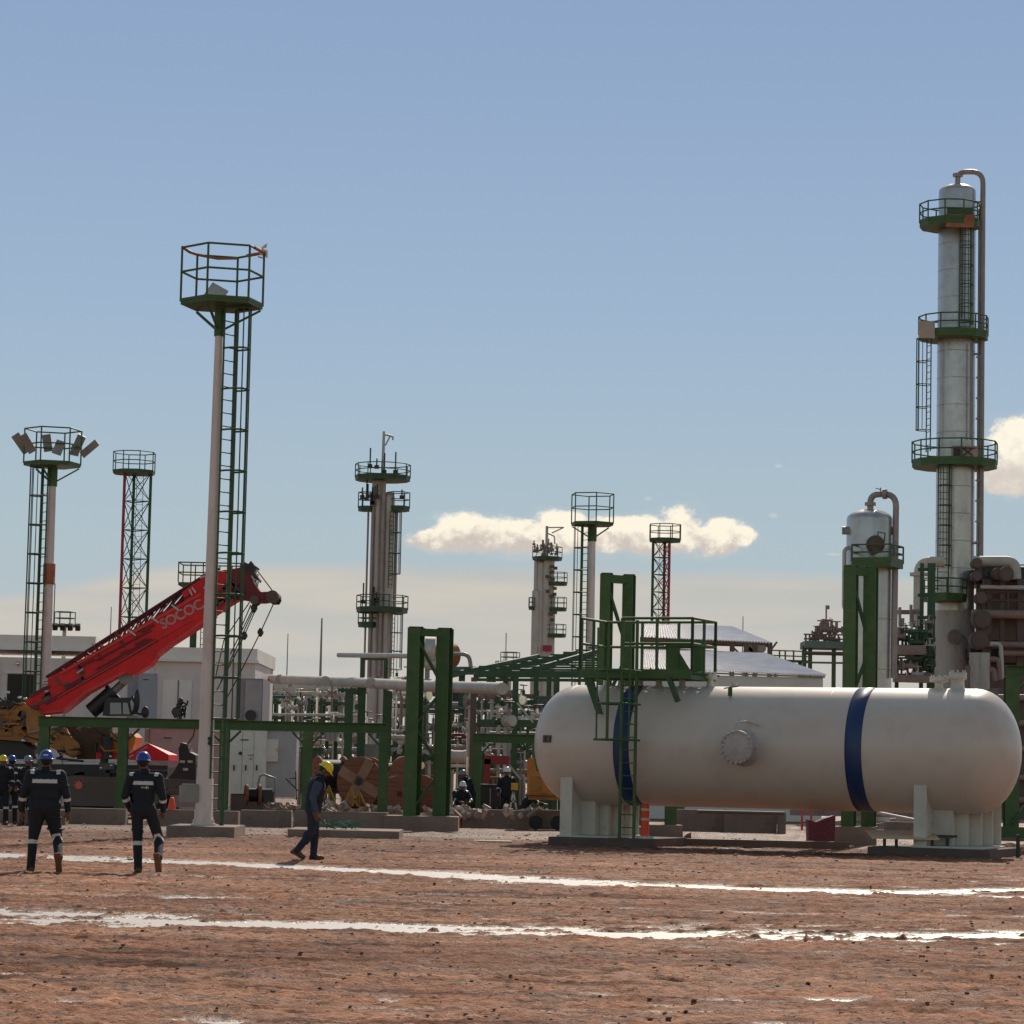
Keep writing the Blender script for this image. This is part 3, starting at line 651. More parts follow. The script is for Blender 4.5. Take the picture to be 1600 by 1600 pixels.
# overhead pipe
zz = P(1510, 270, Y).z; xr = P(1537, 500, Y).x; xr2 = P(1529, 985, Y).x
k = MB(); k.bend([(X0, Y - .1, zt + .2), (X0, Y - .1, zz), (xr2 + .02, Y - .35, zz), (xr2 + .02, Y - .35, P(1530, 985, Y).z)], .125, .6, 12); k.cyl((X0, Y - .1, zt + .7), (X0, Y - .1, zt + .85), .24, n=14)
for py in (318, 555, 700, 850):
    z = P(1530, py, Y).z; k.cyl((X0 + .5, Y - .3, z), (xr2, Y - .35, z), .05, n=6)
k.build('overhead_pipe', mat('warm_grey_pipe', (0.36, 0.29, 0.27), .45, metal=.3, dirt=(.2, .12, .1), dirt_amt=.4), T_)
k = MB()
for dxp, top_py in ((.80, 330), (.92, 345)):
    k.cyl((X0 + r_ + dxp - .72, Y - .5, P(1525, 960, Y).z), (X0 + r_ + dxp - .72, Y - .5, P(1525, top_py, Y).z), .045, n=8)
k.cyl((X0 + .12, Y - r_ - .08, P(1500, 500, Y).z), (X0 + .12, Y - r_ - .08, P(1500, 356, Y).z), .03, n=6)
k.cyl((X0 + .55, Y - r_ - .02, P(1500, 690, Y).z), (X0 + .55, Y - r_ - .02, P(1500, 540, Y).z), .05, n=6)
for i in range(12): z = P(1510, 560 + i * 32, Y).z; k.box((X0 + r_ + .13, Y - .5, z), (.3, .12, .07))
k.build('riser_pipe', steel, T_)
def plat_px(T_, pxl, pxr, pyd, pyr, Y, dy=0.0, n=12, gap=None, m=None, a0=0.0, **kw):
    L_ = P(pxl, pyd, Y); R_ = P(pxr, pyd, Y); rail = P(pxl, pyr, Y).z - L_.z
    platform(T_, ((L_.x + R_.x) / 2, Y + dy, (L_.z + R_.z) / 2), (R_.x - L_.x) / 2, rail, n, a0, toe=.16, m=m or green, tr=.035, deck_t=.2, nposts=n, gap=gap, **kw)
plat_px(T_, 1434, 1528, 354, 324, Y, -.6, 10)
plat_px(T_, 1434, 1542, 526, 498, Y, -.3, 12)
plat_px(T_, 1425, 1558, 725, 692, Y, 0, 12)
plat_px(T_, 1431, 1503, 936, 908, Y, -1.3, 8)
k = MB()
a = P(1500, 345, Y - 1.9); k.box(a, (1.3, .05, .6)); k.build('rusty_panel', rust, T_)
k = MB(); a = P(1500, 330, Y - 1.9); k.box(a, (1.2, .05, .35)); k.build('green_panel', green_dk, T_)
k = MB(); a = P(1448, 515, Y - 1.5); k.box(a, (.75, .05, .8)); k.build('perforated_panel', mat('pale_mesh_panel', (.5, .4, .33), .7), T_)
k = MB(); a = P(1507, 705, Y - 1.8); k.box(a, (1.2, .05, .5)); k.build('sign_board', mat('dull_sign', (.42, .30, .28), .7), T_)
k = MB(); a = P(1495, 707, Y - 1.86); k.box(a, (.3, .03, .34)); k.beam(P(1505, 700, Y - 1.86), P(1520, 712, Y - 1.86), .05); k.beam(P(1520, 700, Y - 1.86), P(1505, 712, Y - 1.86), .05); k.build('sign_mark', dark, T_)
def lad_px(T_, px, py0, py1, Y, out, w=.5, cage=1.5, **kw):
    a = P(px, py0, Y); b_ = P(px, py1, Y); a.x = b_.x = (a.x + b_.x) / 2; return ladder(T_, a, b_, out, w, cage=cage, **kw)
lad_px(T_, 1508, 520, 356, Y - r_ - .25, (0.1, -1, 0), .5, .4, tr=.035, cr=.3)
lad_px(T_, 1451, 706, 530, Y - .3, (-1, -.25, 0), .5, 1.0, tr=.035, cr=.3)
lad_px(T_, 1474, 925, 728, Y - r_ - .25, (0.1, -1, 0), .5, 1.2, tr=.035, cr=.3)
# side nozzle with downcomer
k = MB(); a = P(1491, 995, Y - r_ - .6); k.cyl(a + Vector((0, .1, 0)), a + Vector((0, -.25, 0)), .33, n=18); k.bend([a + Vector((0, .6, 0)), a, a + Vector((.36, 0, -.15)), a + Vector((.42, 0, -3.6))], .25, .3, 14)
k.build('side_nozzle', mat('brown_grey_pipe', (.22, .17, .165), .5, dirt=(.12, .08, .07), dirt_amt=.5), T_)

# ---- stout vessel with pipe and green twin columns in front
Y = 110; X0 = P(1357.5, 950, Y).x
T_ = thing('pressure_vessel', 'stout silver vertical vessel with domed top, goose neck pipe and green platform', 'vessel', (X0, Y, 0))
zt = P(1358, 812, Y).z; r_ = 36 * S(Y)
col_shell(T_, X0, Y, 0, zt, r_, r_, clad, 0.45, 40, seams=5)
zz = P(1380, 773, Y).z; k = MB(); xr = P(1395, 900, Y).x
k.bend([(X0 + .02, Y, zt + .3), (X0 + .02, Y, zz), (xr + .05, Y - .4, zz), (xr, Y - .5, P(1395, 1060, Y).z)], .125, .5, 12); k.cyl((X0 + .02, Y, zt + .55), (X0 + .02, Y, zt + .68), .22, n=12); k.cyl((xr - .45, Y - .25, zz), (xr - .3, Y - .3, zz), .2, n=12)
k.build('goose_neck_pipe', mat('warm_grey_pipe', None), T_)
xl = P(1317, 900, Y).x; k = MB(); k.bend([(X0 - .6, Y - .3, P(1330, 857, Y).z), (xl, Y - .4, P(1320, 857, Y).z), (xl, Y - .4, P(1318, 952, Y).z), (xl + .3, Y - .4, P(1322, 958, Y).z)], .08, .25, 10); k.build('side_pipe', steel_lt, T_)
plat_px(T_, 1322, 1411, 882, 856, Y, -.9, 4, a0=R(20), m=green)
k = MB(); a = P(1366, 852, Y - r_); k.cyl(a + Vector((0, .4, 0)), a + Vector((0, -.5, 0)), .27, n=16); k.cyl(a + Vector((0, -.3, 0)), a + Vector((0, -.4, 0)), .36, n=18); k.tube([a + Vector((.1, -.3, .3)), a + Vector((.1, -.3, .5)), a + Vector((.38, -.3, .45)), a + Vector((.34, -.3, .1))], .03, 6); k.build('manway', brown_dk, T_)
k = MB()
for px_ in (1322, 1395): a = P(px_, 829, Y - .2); k.cyl(a - Vector((.15, 0, 0)), a + Vector((.15, 0, 0)), .16, n=12)
k.build('nozzle', steel, T_)
k = MB(); a = P(1376, 765, Y - .3); k.cyl(P(1376, 773, Y - .3), P(1376, 762, Y - .3), .025, n=6); k.cyl(a, a + Vector((-.2, 0, .05)), .02, n=6); k.build('vent_stub', steel, T_)

# ---- twin column behind the rusty drum (centre left)
Y = 190; Xa = P(592, 1000, Y).x; 
T_ = thing('process_column', 'tall beige twin column with green platforms and a small davit on top', 'process column', (Xa, Y, 0))
r_ = 10.5 * S(Y); xs = [P(588, 900, Y).x, P(605, 900, Y).x]
k = MB(); z1 = P(598, 745, Y).z; k.cyl((xs[0], Y, 0), (xs[0], Y, z1), r_, r_, 24); k.cyl((xs[1], Y - .3, 0), (xs[1], Y - .3, P(605, 780, Y).z), r_ * .9, r_ * .9, 24); k.ell((xs[1], Y - .3, P(605, 780, Y).z), (r_ * .9, r_ * .9, .5), n=18)
k.build('shell', mat('pinkish_cladding', (.54, .48, .45), .45, metal=.3, dirt=(.3, .2, .17), dirt_amt=.5, vscale=.8, stretch=(1, 1, .3)), T_)
k = MB()
for px_, r1_, pt, pb, dy_ in ((597, .14, 755, 1058, -.8), (572, .07, 800, 1058, .2), (577, .07, 960, 1058, -.3), (618, .12, 790, 960, -.2), (581, .1, 760, 1058, -.5), (612, .08, 960, 1058, -.9)):
    a = P(px_, (pt + pb) / 2, Y).x; k.cyl((a, Y + dy_, P(px_, pb, Y).z), (a, Y + dy_, P(px_, pt, Y).z), r1_, n=10)
k.build('riser_pipe', mat('warm_grey_pipe', None), T_)
plat_px(T_, 555, 641, 747, 726, Y, 0, 12, m=green_dk); plat_px(T_, 560, 586, 795, 770, Y, -.2, 6, m=green_dk); plat_px(T_, 606, 640, 795, 770, Y, -.2, 6, m=green_dk)
plat_px(T_, 557, 637, 953, 931, Y, 0, 10, m=green_dk); plat_px(T_, 560, 590, 976, 958, Y, -.3, 6, m=green_dk)
k = MB(); a = P(598, 745, Y); b_ = P(598, 674, Y); b_.x = a.x; k.cyl(a, b_, .12, .09, 10); c = P(614, 682, Y); k.cyl(b_ + Vector((0, 0, -.2)), c, .07, n=8); k.cyl(P(602, 696, Y), c + Vector((-.2, 0, 0)), .05, n=8); k.cyl(c, c + Vector((0, 0, -.25)), .06, n=8); k.build('davit', steel_lt, T_)
lad_px(T_, 611, 920, 800, Y - .7, (1, -.5, 0), .5, 1.0, tr=.04, mc=green_dk, hoop=1.2); lad_px(T_, 613, 1058, 960, Y - .7, (1, -.5, 0), .5, .5, tr=.04, hoop=1.2)
k = MB()
for i in range(16):
    k = MB(); q = P(random.uniform(562, 632), random.choice((736, 783, 942)) + random.uniform(-8, 3), Y - .8); k.cyl(q, q + Vector((0, 0, random.uniform(.4, 1.4))), .05, n=6); k.box(q, (.3, .2, .25)); k.build('instrument', dark, T_)

# ---- slim stepped column (centre)
Y = 280; Xa = P(848, 950, Y).x
T_ = thing('stepped_column', 'distant slim grey column with stacked side platforms and a crooked davit, behind the green shed', 'process column', (Xa, Y, 0))
k = MB()
for px_, r1_, pt in ((844, .42, 880), (855, .62, 876), (836, .22, 870), (850, .3, 858), (860, .45, 930), (838, .5, 925)):
    a = P(px_, 980, Y).x; k.cyl((a, Y + random.uniform(-.3, .3), 0), (a, Y, P(px_, pt, Y).z), r1_, r1_, 16)
    k.ell((a, Y, P(px_, pt, Y).z), (r1_, r1_, r1_ * .6), n=12)
k.build('shell', mat('pinkish_cladding', None), T_)
for (l, r__, d_, t_) in ((832, 878, 873, 855), (855, 886, 912, 895), (857, 885, 952, 934), (854, 884, 993, 976), (826, 836, 950, 934)):
    plat_px(T_, l, r__, d_, t_, Y, -.3, 8, m=green_dk)
k = MB()
for i in range(26):
    k = MB(); q = P(random.uniform(831, 872), random.uniform(848, 872), Y - .8); k.cyl(q, q + Vector((0, 0, random.uniform(.2, .6))), .06, n=6); k.box(q, (.3, .25, .2)); k.build('instrument', pipe_br, T_)
for i in range(12):
    k = MB(); q = P(random.uniform(854, 868), random.uniform(885, 985), Y - 1); k.box(q, (.4, .3, .3)); k.build('instrument', brown_dk, T_)
k = MB(); a = P(853.5, 880, Y); b_ = P(853.5, 822, Y); b_.x = a.x; k.cyl(a, b_, .14, n=8); c = P(881, 824, Y); k.cyl(b_ - Vector((0, 0, .15)), c, .07, n=6); k.cyl(c, P(862, 833, Y), .07, n=6); k.tube([P(855, 833, Y), P(866, 838, Y), P(867, 850, Y)], .08, 6); k.build('davit', steel_lt, T_)
k = MB(); q = P(855, 1013, Y - 1.2); k.box(q, (.9, .3, .6)); k.build('red_valve', tower_red, T_)

# ------------------------------------------------------------------ green steel frames
def twin_frame(label, px1, px2, w, pyt, Y, pyt2=None, plinth=None, braces=True, group='green twin-column steel frames', dyy=0.35, zb=0.3, bm='std'):
    xa = P(px1, (pyt + 1270) / 2, Y).x; xb_ = P(px2, (pyt + 1270) / 2, Y).x; zt_ = P((px1 + px2) / 2, pyt, Y).z; wd = w * S(Y)
    T_ = thing('twin_column_support', label, 'steel support', ((xa + xb_) / 2, Y, zb), group=group)
    for x, yy in ((xa, Y), (xb_, Y + dyy)):
        k = MB(); k.hbeam((x, yy, zb), (x, yy, zt_), wd, wd, .025, up=(0.35, 1, 0)); k.box((x, yy, zb + .015), (wd * 1.35, wd * 1.35, .03)); k.box((x, yy, zt_ + .012), (wd * 1.05, wd * 1.05, .02)); k.build('column', green, T_)
    k = MB(); k.beam((xa, Y, zt_ - .12), (xb_, Y + dyy, zt_ - .12), .18, .2); k.build('crossbeam', green, T_)
    k = MB(); H = zt_ - zb; zs = [zt_ - .25, zt_ - .25 - H * .27, zb + H * .48, zb + H * .25, zb + .2]
    for i in range(4):
        A, B = ((xa, Y), (xb_, Y + dyy)) if i % 2 == 0 else ((xb_, Y + dyy), (xa, Y)); k.beam((A[0], A[1], zs[i]), (B[0], B[1], zs[i + 1]), .07, .07)
    k.build('brace', green_dk, T_)
    return T_, xa, xb_
fr, xa, xb_ = twin_frame('green twin-column frame standing free between the cable drums and the tank, N bracing inside', 647, 692, 21, 981, 75.5, zb=.36)
k = MB(); a = P(600, 1290, 75); c = P(716, 1290, 75); k.box(((a.x + c.x) / 2, 75.6, .17), (c.x - a.x, 1.7, .42)); single(k, 'frame_footing', concrete, 'broad concrete footing under the free-standing green twin-column frame', 'footing')
twin_frame('green twin-column frame with a diagonal brace rising behind the tank ladder platform', 945, 981, 17, 897, 71.0, zb=.3)
k = MB(); a = P(900, 1290, 71); c = P(1004, 1290, 71); k.box(((a.x + c.x) / 2, 71.2, .13), (c.x - a.x, 1.4, .34)); single(k, 'frame_footing', concrete, 'concrete footing hidden behind the left tank saddle', 'footing')
twin_frame('tallest green twin-column frame in front of the stout silver vessel', 1328, 1362, 20, 885, 69.8, zb=.42)
k = MB(); a = P(1304, 1300, 69); c = P(1371, 1300, 69); k.box(((a.x + c.x) / 2, 69.9, .2), (c.x - a.x, 1.5, .48)); single(k, 'frame_footing', concrete, 'concrete footing under the green frame seen below the tank near its right saddle', 'footing')
# short frame whose feet show beneath the tank
T_ = thing('twin_column_support', 'low green frame whose feet show below the tank beside its ladder', 'steel support', (P(1030, 1280, 73).x, 73, 0), group=None)
for px_ in (1001, 1048):
    x = P(px_, 1270, 73).x; k = MB(); k.hbeam((x, 73, .33), (x, 73, 2.6), .3, .3, .025); k.build('column', green, T_)
k = MB(); k.beam((P(995, 1270, 73).x, 73, 2.7), (P(1054, 1270, 73).x, 73, 2.7), .25, .2); k.build('crossbeam', green, T_)
k = MB(); k.box((P(1030, 1280, 73).x, 73, .15), (1.15, 1.3, .36)); single(k, 'frame_footing', concrete, 'concrete footing under the low green frame behind the orange delineator post', 'footing')

def portal(label, pxs, Y, pyt, w=.27, h=.27, ends=None, zb=.38, brace=True):
    xs = [P(p_, 1200, Y).x for p_ in pxs]; zt_ = P(pxs[0], pyt, Y).z
    T_ = thing('portal_frame', label, 'pipe support', ((xs[0] + xs[-1]) / 2, Y, 0))
    x0, x1 = (xs[0] - w / 2, xs[-1] + w / 2) if ends is None else (P(ends[0], 1130, Y).x, P(ends[1], 1130, Y).x)
    k = MB(); k.hbeam((x0, Y, zt_ - h / 2), (x1, Y, zt_ - h / 2), w, h, .02); k.build('beam', green, T_)
    for x in xs:
        k = MB(); k.hbeam((x, Y, zb), (x, Y, zt_ - h - .002), w, w, .02, up=(0, 1, 0)); k.box((x, Y, zb + .01), (w * 1.4, w * 1.4, .03)); k.build('post', green, T_)
        if brace:
            for e in (-1, 1):
                if x0 < x + e * .5 < x1: k = MB(); k.beam((x + e * w * .5, Y, zt_ - h - .32), (x + e * (w * .5 + .3), Y, zt_ - h - .02), .06); k.build('knee_brace', green_dk, T_)
    return T_
portal('long green portal frame crossing in front of the crane and the white cabinets', (68, 191, 350, 480, 599), 78, 1119, ends=(60, 606))
portal('green portal frame disappearing behind the left end of the tank', (745, 838), 86, 1146, ends=(739, 905), zb=.3)
T_ = portal('green frame cut by the right edge of the photo beside the tank end', (1580, 1680), 74, 1040, w=.36, h=.3, ends=(1571, 1690), zb=.25)
k = MB(); k.beam((P(1551, 1285, 73).x, 73.6, .32), (P(1690, 1285, 73).x, 73.6, .32), .4, .28); k.build('sill_beam', green, T_)
k = MB(); k.beam((P(1582, 1262, 73.8).x, 73.8, .55), (P(1602, 1235, 73.8).x, 73.8, 1.0), .08); k.build('strut', green_dk, T_)
# ------------------------------------------------------------------ the big white tank
def xf(mb, M): mb.v = [M @ v for v in mb.v]; return mb
TH = R(-22.5); TC = Vector((5.815, 62.0, 0)); TR, TA, TZ, TH_ = 1.334, 4.545, 2.247, 0.70
MT = Matrix.Translation(TC) @ Matrix.Rotation(TH, 4, 'Z')
tank = thing('horizontal_tank', 'huge white horizontal storage tank with two blue bands on two saddles', 'storage tank', TC, TH)
AX = Matrix.Rotation(pi / 2, 4, 'Y')      # local z -> +x
def ring(mb, r, x0, x1, th=0.012, n=96):
    mb.lathe([(r, x0), (r + th, x0 + .002), (r + th, x1 - .002), (r, x1)], (0, 0, TZ), n, AX.to_3x3())
k = MB(); prof = []
for i in range(0, 15): a = pi / 2 * i / 14; prof.append((max(.001, TR * math.sin(a)), -TA - TR * TH_ * math.cos(a)))
for x in np.linspace(-TA, TA, 25)[1:-1]: prof.append((TR, float(x)))
for i in range(0, 15): a = pi / 2 * i / 14; prof.append((max(.001, TR * math.cos(a)), TA + TR * TH_ * math.sin(a)))
k.lathe(prof, (0, 0, TZ), 96, AX.to_3x3()); 
for x in (-TA, -1.5, 1.5, TA): k.lathe([(TR, x - .014), (TR + .004, x), (TR, x + .014)], (0, 0, TZ), 96, AX.to_3x3())
xf(k, MT).build('tank_shell', tank_w, tank)
for x0, x1 in ((-3.23, -2.86), (2.01, 2.38)):
    k = MB(); ring(k, TR, x0, x1, .006); xf(k, MT).build('blue_band', tank_b, tank)
def saddle(x0, wd):
    k = MB(); top = lambda y: TZ - math.sqrt(max(0, (TR + .004) ** 2 - y * y)) + .02
    ys_ = [-1.08 + 2.16 * i / 16 for i in range(17)]
    poly = [(x0, -1.08, .22)] + [(x0, y, top(y)) for y in ys_] + [(x0, 1.08, .22)]
    k.prism(poly, (.22, 0, 0))
    for y, e in ((-.40, .38), (-.02, .58), (.36, .76), (.74, .90), (1.05, 1.0)):
        k.box2((x0 + .222, y - .02, .24), (x0 + .22 + (wd - .22) * e, y + .02, top(y) + .02))
    for ya, yb, e in ((-.37, -.05, .38), (.01, .33, .58), (.39, .71, .76), (.77, 1.02, .90)):
        k.box2((x0 + .222, ya, .24), (x0 + .22 + (wd - .22) * e - .035, yb, top(max(abs(ya), abs(yb)) if ya * yb > 0 else 0) + .0 if ya * yb > 0 else top(0)))
    k.box2((x0 - .08, -1.15, .2), (x0 + wd + .08, 1.15, .235))
    # wear plate
    vs = []; n = 18
    k.box2((x0 - .03, -1.11, .235), (x0 + .25, -1.07, 1.62))
    return xf(k, MT).build('saddle', saddle_w, tank)
saddle(-4.50, 1.05); saddle(3.50, 1.35)
# side manway
k = MB(); my = -math.sqrt(TR ** 2) ; mx = -.22; mz = TZ - .02; RY = Matrix.Rotation(pi / 2, 4, 'X').to_3x3()   # local z -> -y
k.lathe([(.62, -TR + .16 + 2 * TR - .0)], (0, 0, 0), 3) if False else None
k.lathe([(.44, TR - .12), (.38, TR - .02), (.31, TR + .01), (.27, TR + .03), (.27, TR + .34), (.36, TR + .34), (.36, TR + .41), (.30, TR + .41)], (mx, 0, mz), 40, RY)
k.lathe([(.30, TR + .435), (.365, TR + .435), (.365, TR + .50), (.34, TR + .52), (.001, TR + .53)], (mx, 0, mz), 40, RY)
for i in range(20):
    a = 2 * pi * i / 20; c = Vector((mx + .33 * math.cos(a), -(TR + .40), mz + .33 * math.sin(a))); c = Vector((mx + .34 * math.cos(a), c.y, mz + .34 * math.sin(a))); k.cyl(c + Vector((0, .12, 0)), c - Vector((0, .17, 0)), .026, n=6)
mw = xf(k, MT).build('manway', mat('dusty_flange', (.50, .45, .44), .5, dirt=(.3, .2, .17), dirt_amt=.6, vscale=4), tank)
k = MB(); k.tube([Vector((mx - .12, -(TR + .3), mz + .36)), Vector((mx - .1, -(TR + .2), mz + .54)), Vector((mx + .12, -(TR + .12), mz + .56)), Vector((mx + .36, -(TR + .02), mz + .48))], .022, 6); k.tube([Vector((mx - .02, -(TR + .3), mz + .4)), Vector((mx - .05, -(TR + .22), mz + .68))], .018, 6)
xf(k, MT).build('lifting_ring', steel_lt, mw)
# nozzles on top
def nozzle(x, h=.24, r=.09, fr=.16, y=0.0, blind=True):
    k = MB(); z0 = TZ + math.sqrt(TR * TR - y * y) - .02
    k.lathe([(r * 1.6, z0 - .01), (r * 1.05, z0 + .05), (r, z0 + h * .6), (fr, z0 + h * .62), (fr, z0 + h * .78), (fr, z0 + h * .80), (fr, z0 + h), (.001, z0 + h + .005)], (x, y, 0), 20)
    for i in range(8):
        a = i * pi / 4 + .2; c = Vector((x + fr * .8 * math.cos(a), y + fr * .8 * math.sin(a), z0)); k.cyl(c + Vector((0, 0, h * .55)), c + Vector((0, 0, h * 1.15)), .014, n=5)
    return xf(k, MT).build('nozzle', saddle_w, tank)
for x in (-3.9, -3.55, -3.1, -2.65, -2.1, -1.45): nozzle(x, .30, .07, .15)
nozzle(3.72, .27, .08, .20); nozzle(4.13, .36, .14, .19); nozzle(-1.25 + .35, .10, .05, .08)
# head nameplate & lug
k = MB(); ny = -.98; Mh = Matrix.Rotation(R(0), 3, 'Z')
def head_pt(dy, dz):
    q = 1 - (dy * dy + dz * dz) / TR ** 2; return Vector((-TA - TR * TH_ * math.sqrt(max(0, q)), dy, TZ + dz))
a = Vector((-TA - .26, -1.285, TZ + .10)); nr = Vector((-.35, -.94, .06)).normalized()
Mx = nr.to_track_quat('Y', 'Z').to_matrix(); k.box(a, (.24, .02, .16), Mx); k.box(a + Mx @ Vector((-.07, .03, -.01)), (.08, .02, .12), Mx); k.box(a + Mx @ Vector((.06, .03, 0)), (.05, .02, .13), Mx)
xf(k, MT).build('nameplate', mark_d, tank)
# pads
for x0, x1, h, lb in ((-4.62, -2.45, .22, 'dark concrete plinth under the left saddle of the white tank'), (2.6, 5.2, .22, 'dark concrete plinth under the right saddle of the white tank')):
    k = MB(); k.box2((x0, -1.55, -.12), (x1, 1.5, .2)); o = single(xf(k, MT), 'plinth', concrete_dk, lb, 'plinth', group='concrete plinths under the tank saddles')

# access platform on the tank's left end
ap = thing('access_platform', 'green access platform with handrails and caged ladder over the left end of the white tank', 'platform', (MT @ Vector((-2.9, -1.5, 0))), TH)
zd = 3.86; px0, px1, py0, py1 = -4.02, -1.42, -1.35, .25
k = MB(); [k.beam((px0, py0 + .02 + .1 * i, zd - .025), (px1, py0 + .02 + .1 * i, zd - .025), .03, .04) for i in range(20)]; k.beam((px0, py0 - .03, zd - .06), (px1, py0 - .03, zd - .06), .05, .2); k.beam((px0, py1 + .03, zd - .06), (px1, py1 + .03, zd - .06), .05, .2)
for i in range(8): x = px0 + .1 + (px1 - px0 - .2) * i / 7; k.beam((x, py0, zd - .11), (x, py1, zd - .11), .05, .1)
xf(k, MT).build('deck', green, ap)
def rails(pts, name='handrail'):
    k = MB()
    for a, b_ in zip(pts[:-1], pts[1:]):
        for z in (1.16, .60): k.cyl((a[0], a[1], zd + z), (b_[0], b_[1], zd + z), .03, n=8)
    for a, b_ in zip(pts[:-1], pts[1:]):
        L = math.hypot(b_[0] - a[0], b_[1] - a[1]); n = max(1, round(L / .95))
        for i in range(n + 1): t_ = i / n; x, y = a[0] + (b_[0] - a[0]) * t_, a[1] + (b_[1] - a[1]) * t_; k.box((x, y, zd + .58), (.055, .055, 1.16))
    xf(k, MT).build('railing', green, ap)
rails([(-3.05, py0), (px1, py0), (px1, py1), (px0, py1), (px0, py0), (-4.0, py0)])
# panels and junction brackets on the deck
k = MB(); k.box2((-2.55, .15, zd + .05), (-2.25, .19, zd + .72)); k.box2((-1.95, .15, zd + .05), (-1.7, .19, zd + .72)); k.box2((-2.55, .1, zd + .62), (-1.7, .2, zd + .76)); k.prism([(-2.25, .17, zd + .05), (-2.25, .17, zd + .5), (-1.95, .17, zd + .05)], (0, .02, 0))
xf(k, MT).build('bracket_panel', green, ap)
# legs / struts
k = MB(); k.prism([(-3.95, py0, zd - .12), (-3.75, py0, zd - .12), (-3.5, py0, zd - .95), (-3.62, py0, zd - .95)], (0, .1, 0)); xf(k, MT).build('strut', green_dk, ap)
k = MB(); k.beam((-1.95, py0 - .02, zd - .12), (-1.72, py0 - .02, zd - .66), .13, .1); xf(k, MT).build('strut', green_dk, ap)
k = MB(); k.cyl((-.72, -.8, TZ + 1.1), (-.72, -.8, TZ + 1.28), .05, n=8); k.cyl((-.86, -.8, TZ + 1.27), (-.5, -.85, TZ + 1.32), .015, n=6); xf(k, MT).build('vent_pipe', green_dk, tank)
# ladder with cage
k = MB(); lx0, lx1, ly = -2.93, -2.60, -1.62
for x in (lx0, lx1): k.beam((x, ly, .2), (x, ly, zd + 1.1), .06, .05)
for i in range(13): z = .45 + i * .28; k.cyl((lx0, ly, z), (lx1, ly, z), .014, n=6)
xf(k, MT).build('ladder', green, ap)
k = MB(); zb = 2.34
lo = [(lx0 - .28, ly - .1), (lx0 - .30, ly - .75), (lx0 + .02, ly - .98), (lx1 + .0, ly - .95), (lx1 + .10, ly - .7), (lx1 + .12, ly - .08)]
for z in (zb, zb + .78, zd - .02):
    k.tube([(lx0, ly, z)] + [(x, y, z) for x, y in lo] + [(lx1, ly, z)], .026, 6)
for x, y in lo[:5]: k.box((x, y, (zb + zd + .9) / 2), (.035, .02, zd + .9 - zb))
k.beam((lx0 - .45, ly - .5, zb), (lx1 + .20, ly - .5, zb), .05, .05)
xf(k, MT).build('safety_cage', green, ap)

# ------------------------------------------------------------------ telescopic truck crane
CYp = 84.0
def PX(lst, Y): return [P(x, y, Y) for x, y in lst]
q0 = G(120, 1270); crane = thing('truck_crane', 'orange truck crane with a raised red telescopic boom at the left edge', 'truck crane', (P(110, 1270, CYp).x, CYp, 0))
def extr(par, name, m, pts, Y, th, par_off=0): k = MB(); k.prism(PX(pts, Y), (0, th, 0)); return k.build(name, m, par)
# boom sections, front face at Y, nested widths
boom = MB()
boom.prism(PX([(39, 1097), (48, 1090), (66, 1075), (68, 1064), (93, 1050), (135, 1026), (186, 996), (253, 958), (316, 924), (335, 962), (315, 976), (267, 1007), (245, 1024), (233, 1040), (208, 1055), (197, 1052), (180, 1058), (135, 1083), (98, 1113), (65, 1117), (47, 1108)], CYp), (0, 1.0, 0))
boom.prism(PX([(285, 925), (320, 897), (352, 890), (366, 940), (337, 959), (300, 985)], CYp + .08), (0, .84, 0))
boom.prism(PX([(340, 893), (384, 885), (386, 934), (371, 938), (345, 953)], CYp + .14), (0, .72, 0))
B_ = boom.build('boom', red, crane)
k = MB()
for (a, b_) in (((150, 1032), (236, 984)), ((150, 1046), (236, 998))):
    k.beam(P(a[0], a[1], CYp - .03), P(b_[0], b_[1], CYp - .03), .05)
k.beam(P(70, 1100, CYp - .02), P(245, 1000, CYp - .02), .04, .1); k.beam(P(330, 935, CYp - .02), P(372, 912, CYp - .02), .04, .08)
k.build('boom_rib', red_dk, B_)
for (a, b_, w_) in (((66, 1114), (97, 1110), .07), ((98, 1110), (135, 1081), .08), ((135, 1081), (195, 1050), .09), ((246, 1021), (333, 960), .08), ((95, 1052), (314, 928), .07), ((90, 1090), (300, 968), .03)):
    k = MB(); k.beam(P(a[0], a[1], CYp - .03), P(b_[0], b_[1], CYp - .03), .06, w_); k.build('boom_edge', mat('boom_bright_edge', (.80, .03, .03), .4), B_)
hd = MB()
hd.prism(PX([(352, 895), (384, 884), (392, 890), (400, 915), (407, 925), (426, 924), (432, 931), (430, 938), (412, 941), (393, 941), (384, 937), (378, 936), (352, 941)], CYp + .1), (0, .8, 0))
H_ = hd.build('boom_head', red_dk, crane)
k = MB(); k.prism(PX([(380, 889), (382, 878), (388, 881), (392, 876), (398, 884), (402, 886), (396, 892), (405, 905), (403, 908), (390, 895)], CYp + .05), (0, .9, 0)); k.build('head_bracket', dark, H_)
k = MB()
for i, c in enumerate(((425.5, 932), )):
    a = P(c[0], c[1], CYp - .05); k.cyl(a, a + Vector((0, 1.1, 0)), .19, n=20); k.cyl(a + Vector((0, -.03, 0)), a + Vector((0, 1.15, 0)), .08, n=10)
a = P(397, 937, CYp); k.cyl(a, a + Vector((0, .9, 0)), .14, n=14); k.build('sheave', brown_dk, H_)
k = MB()
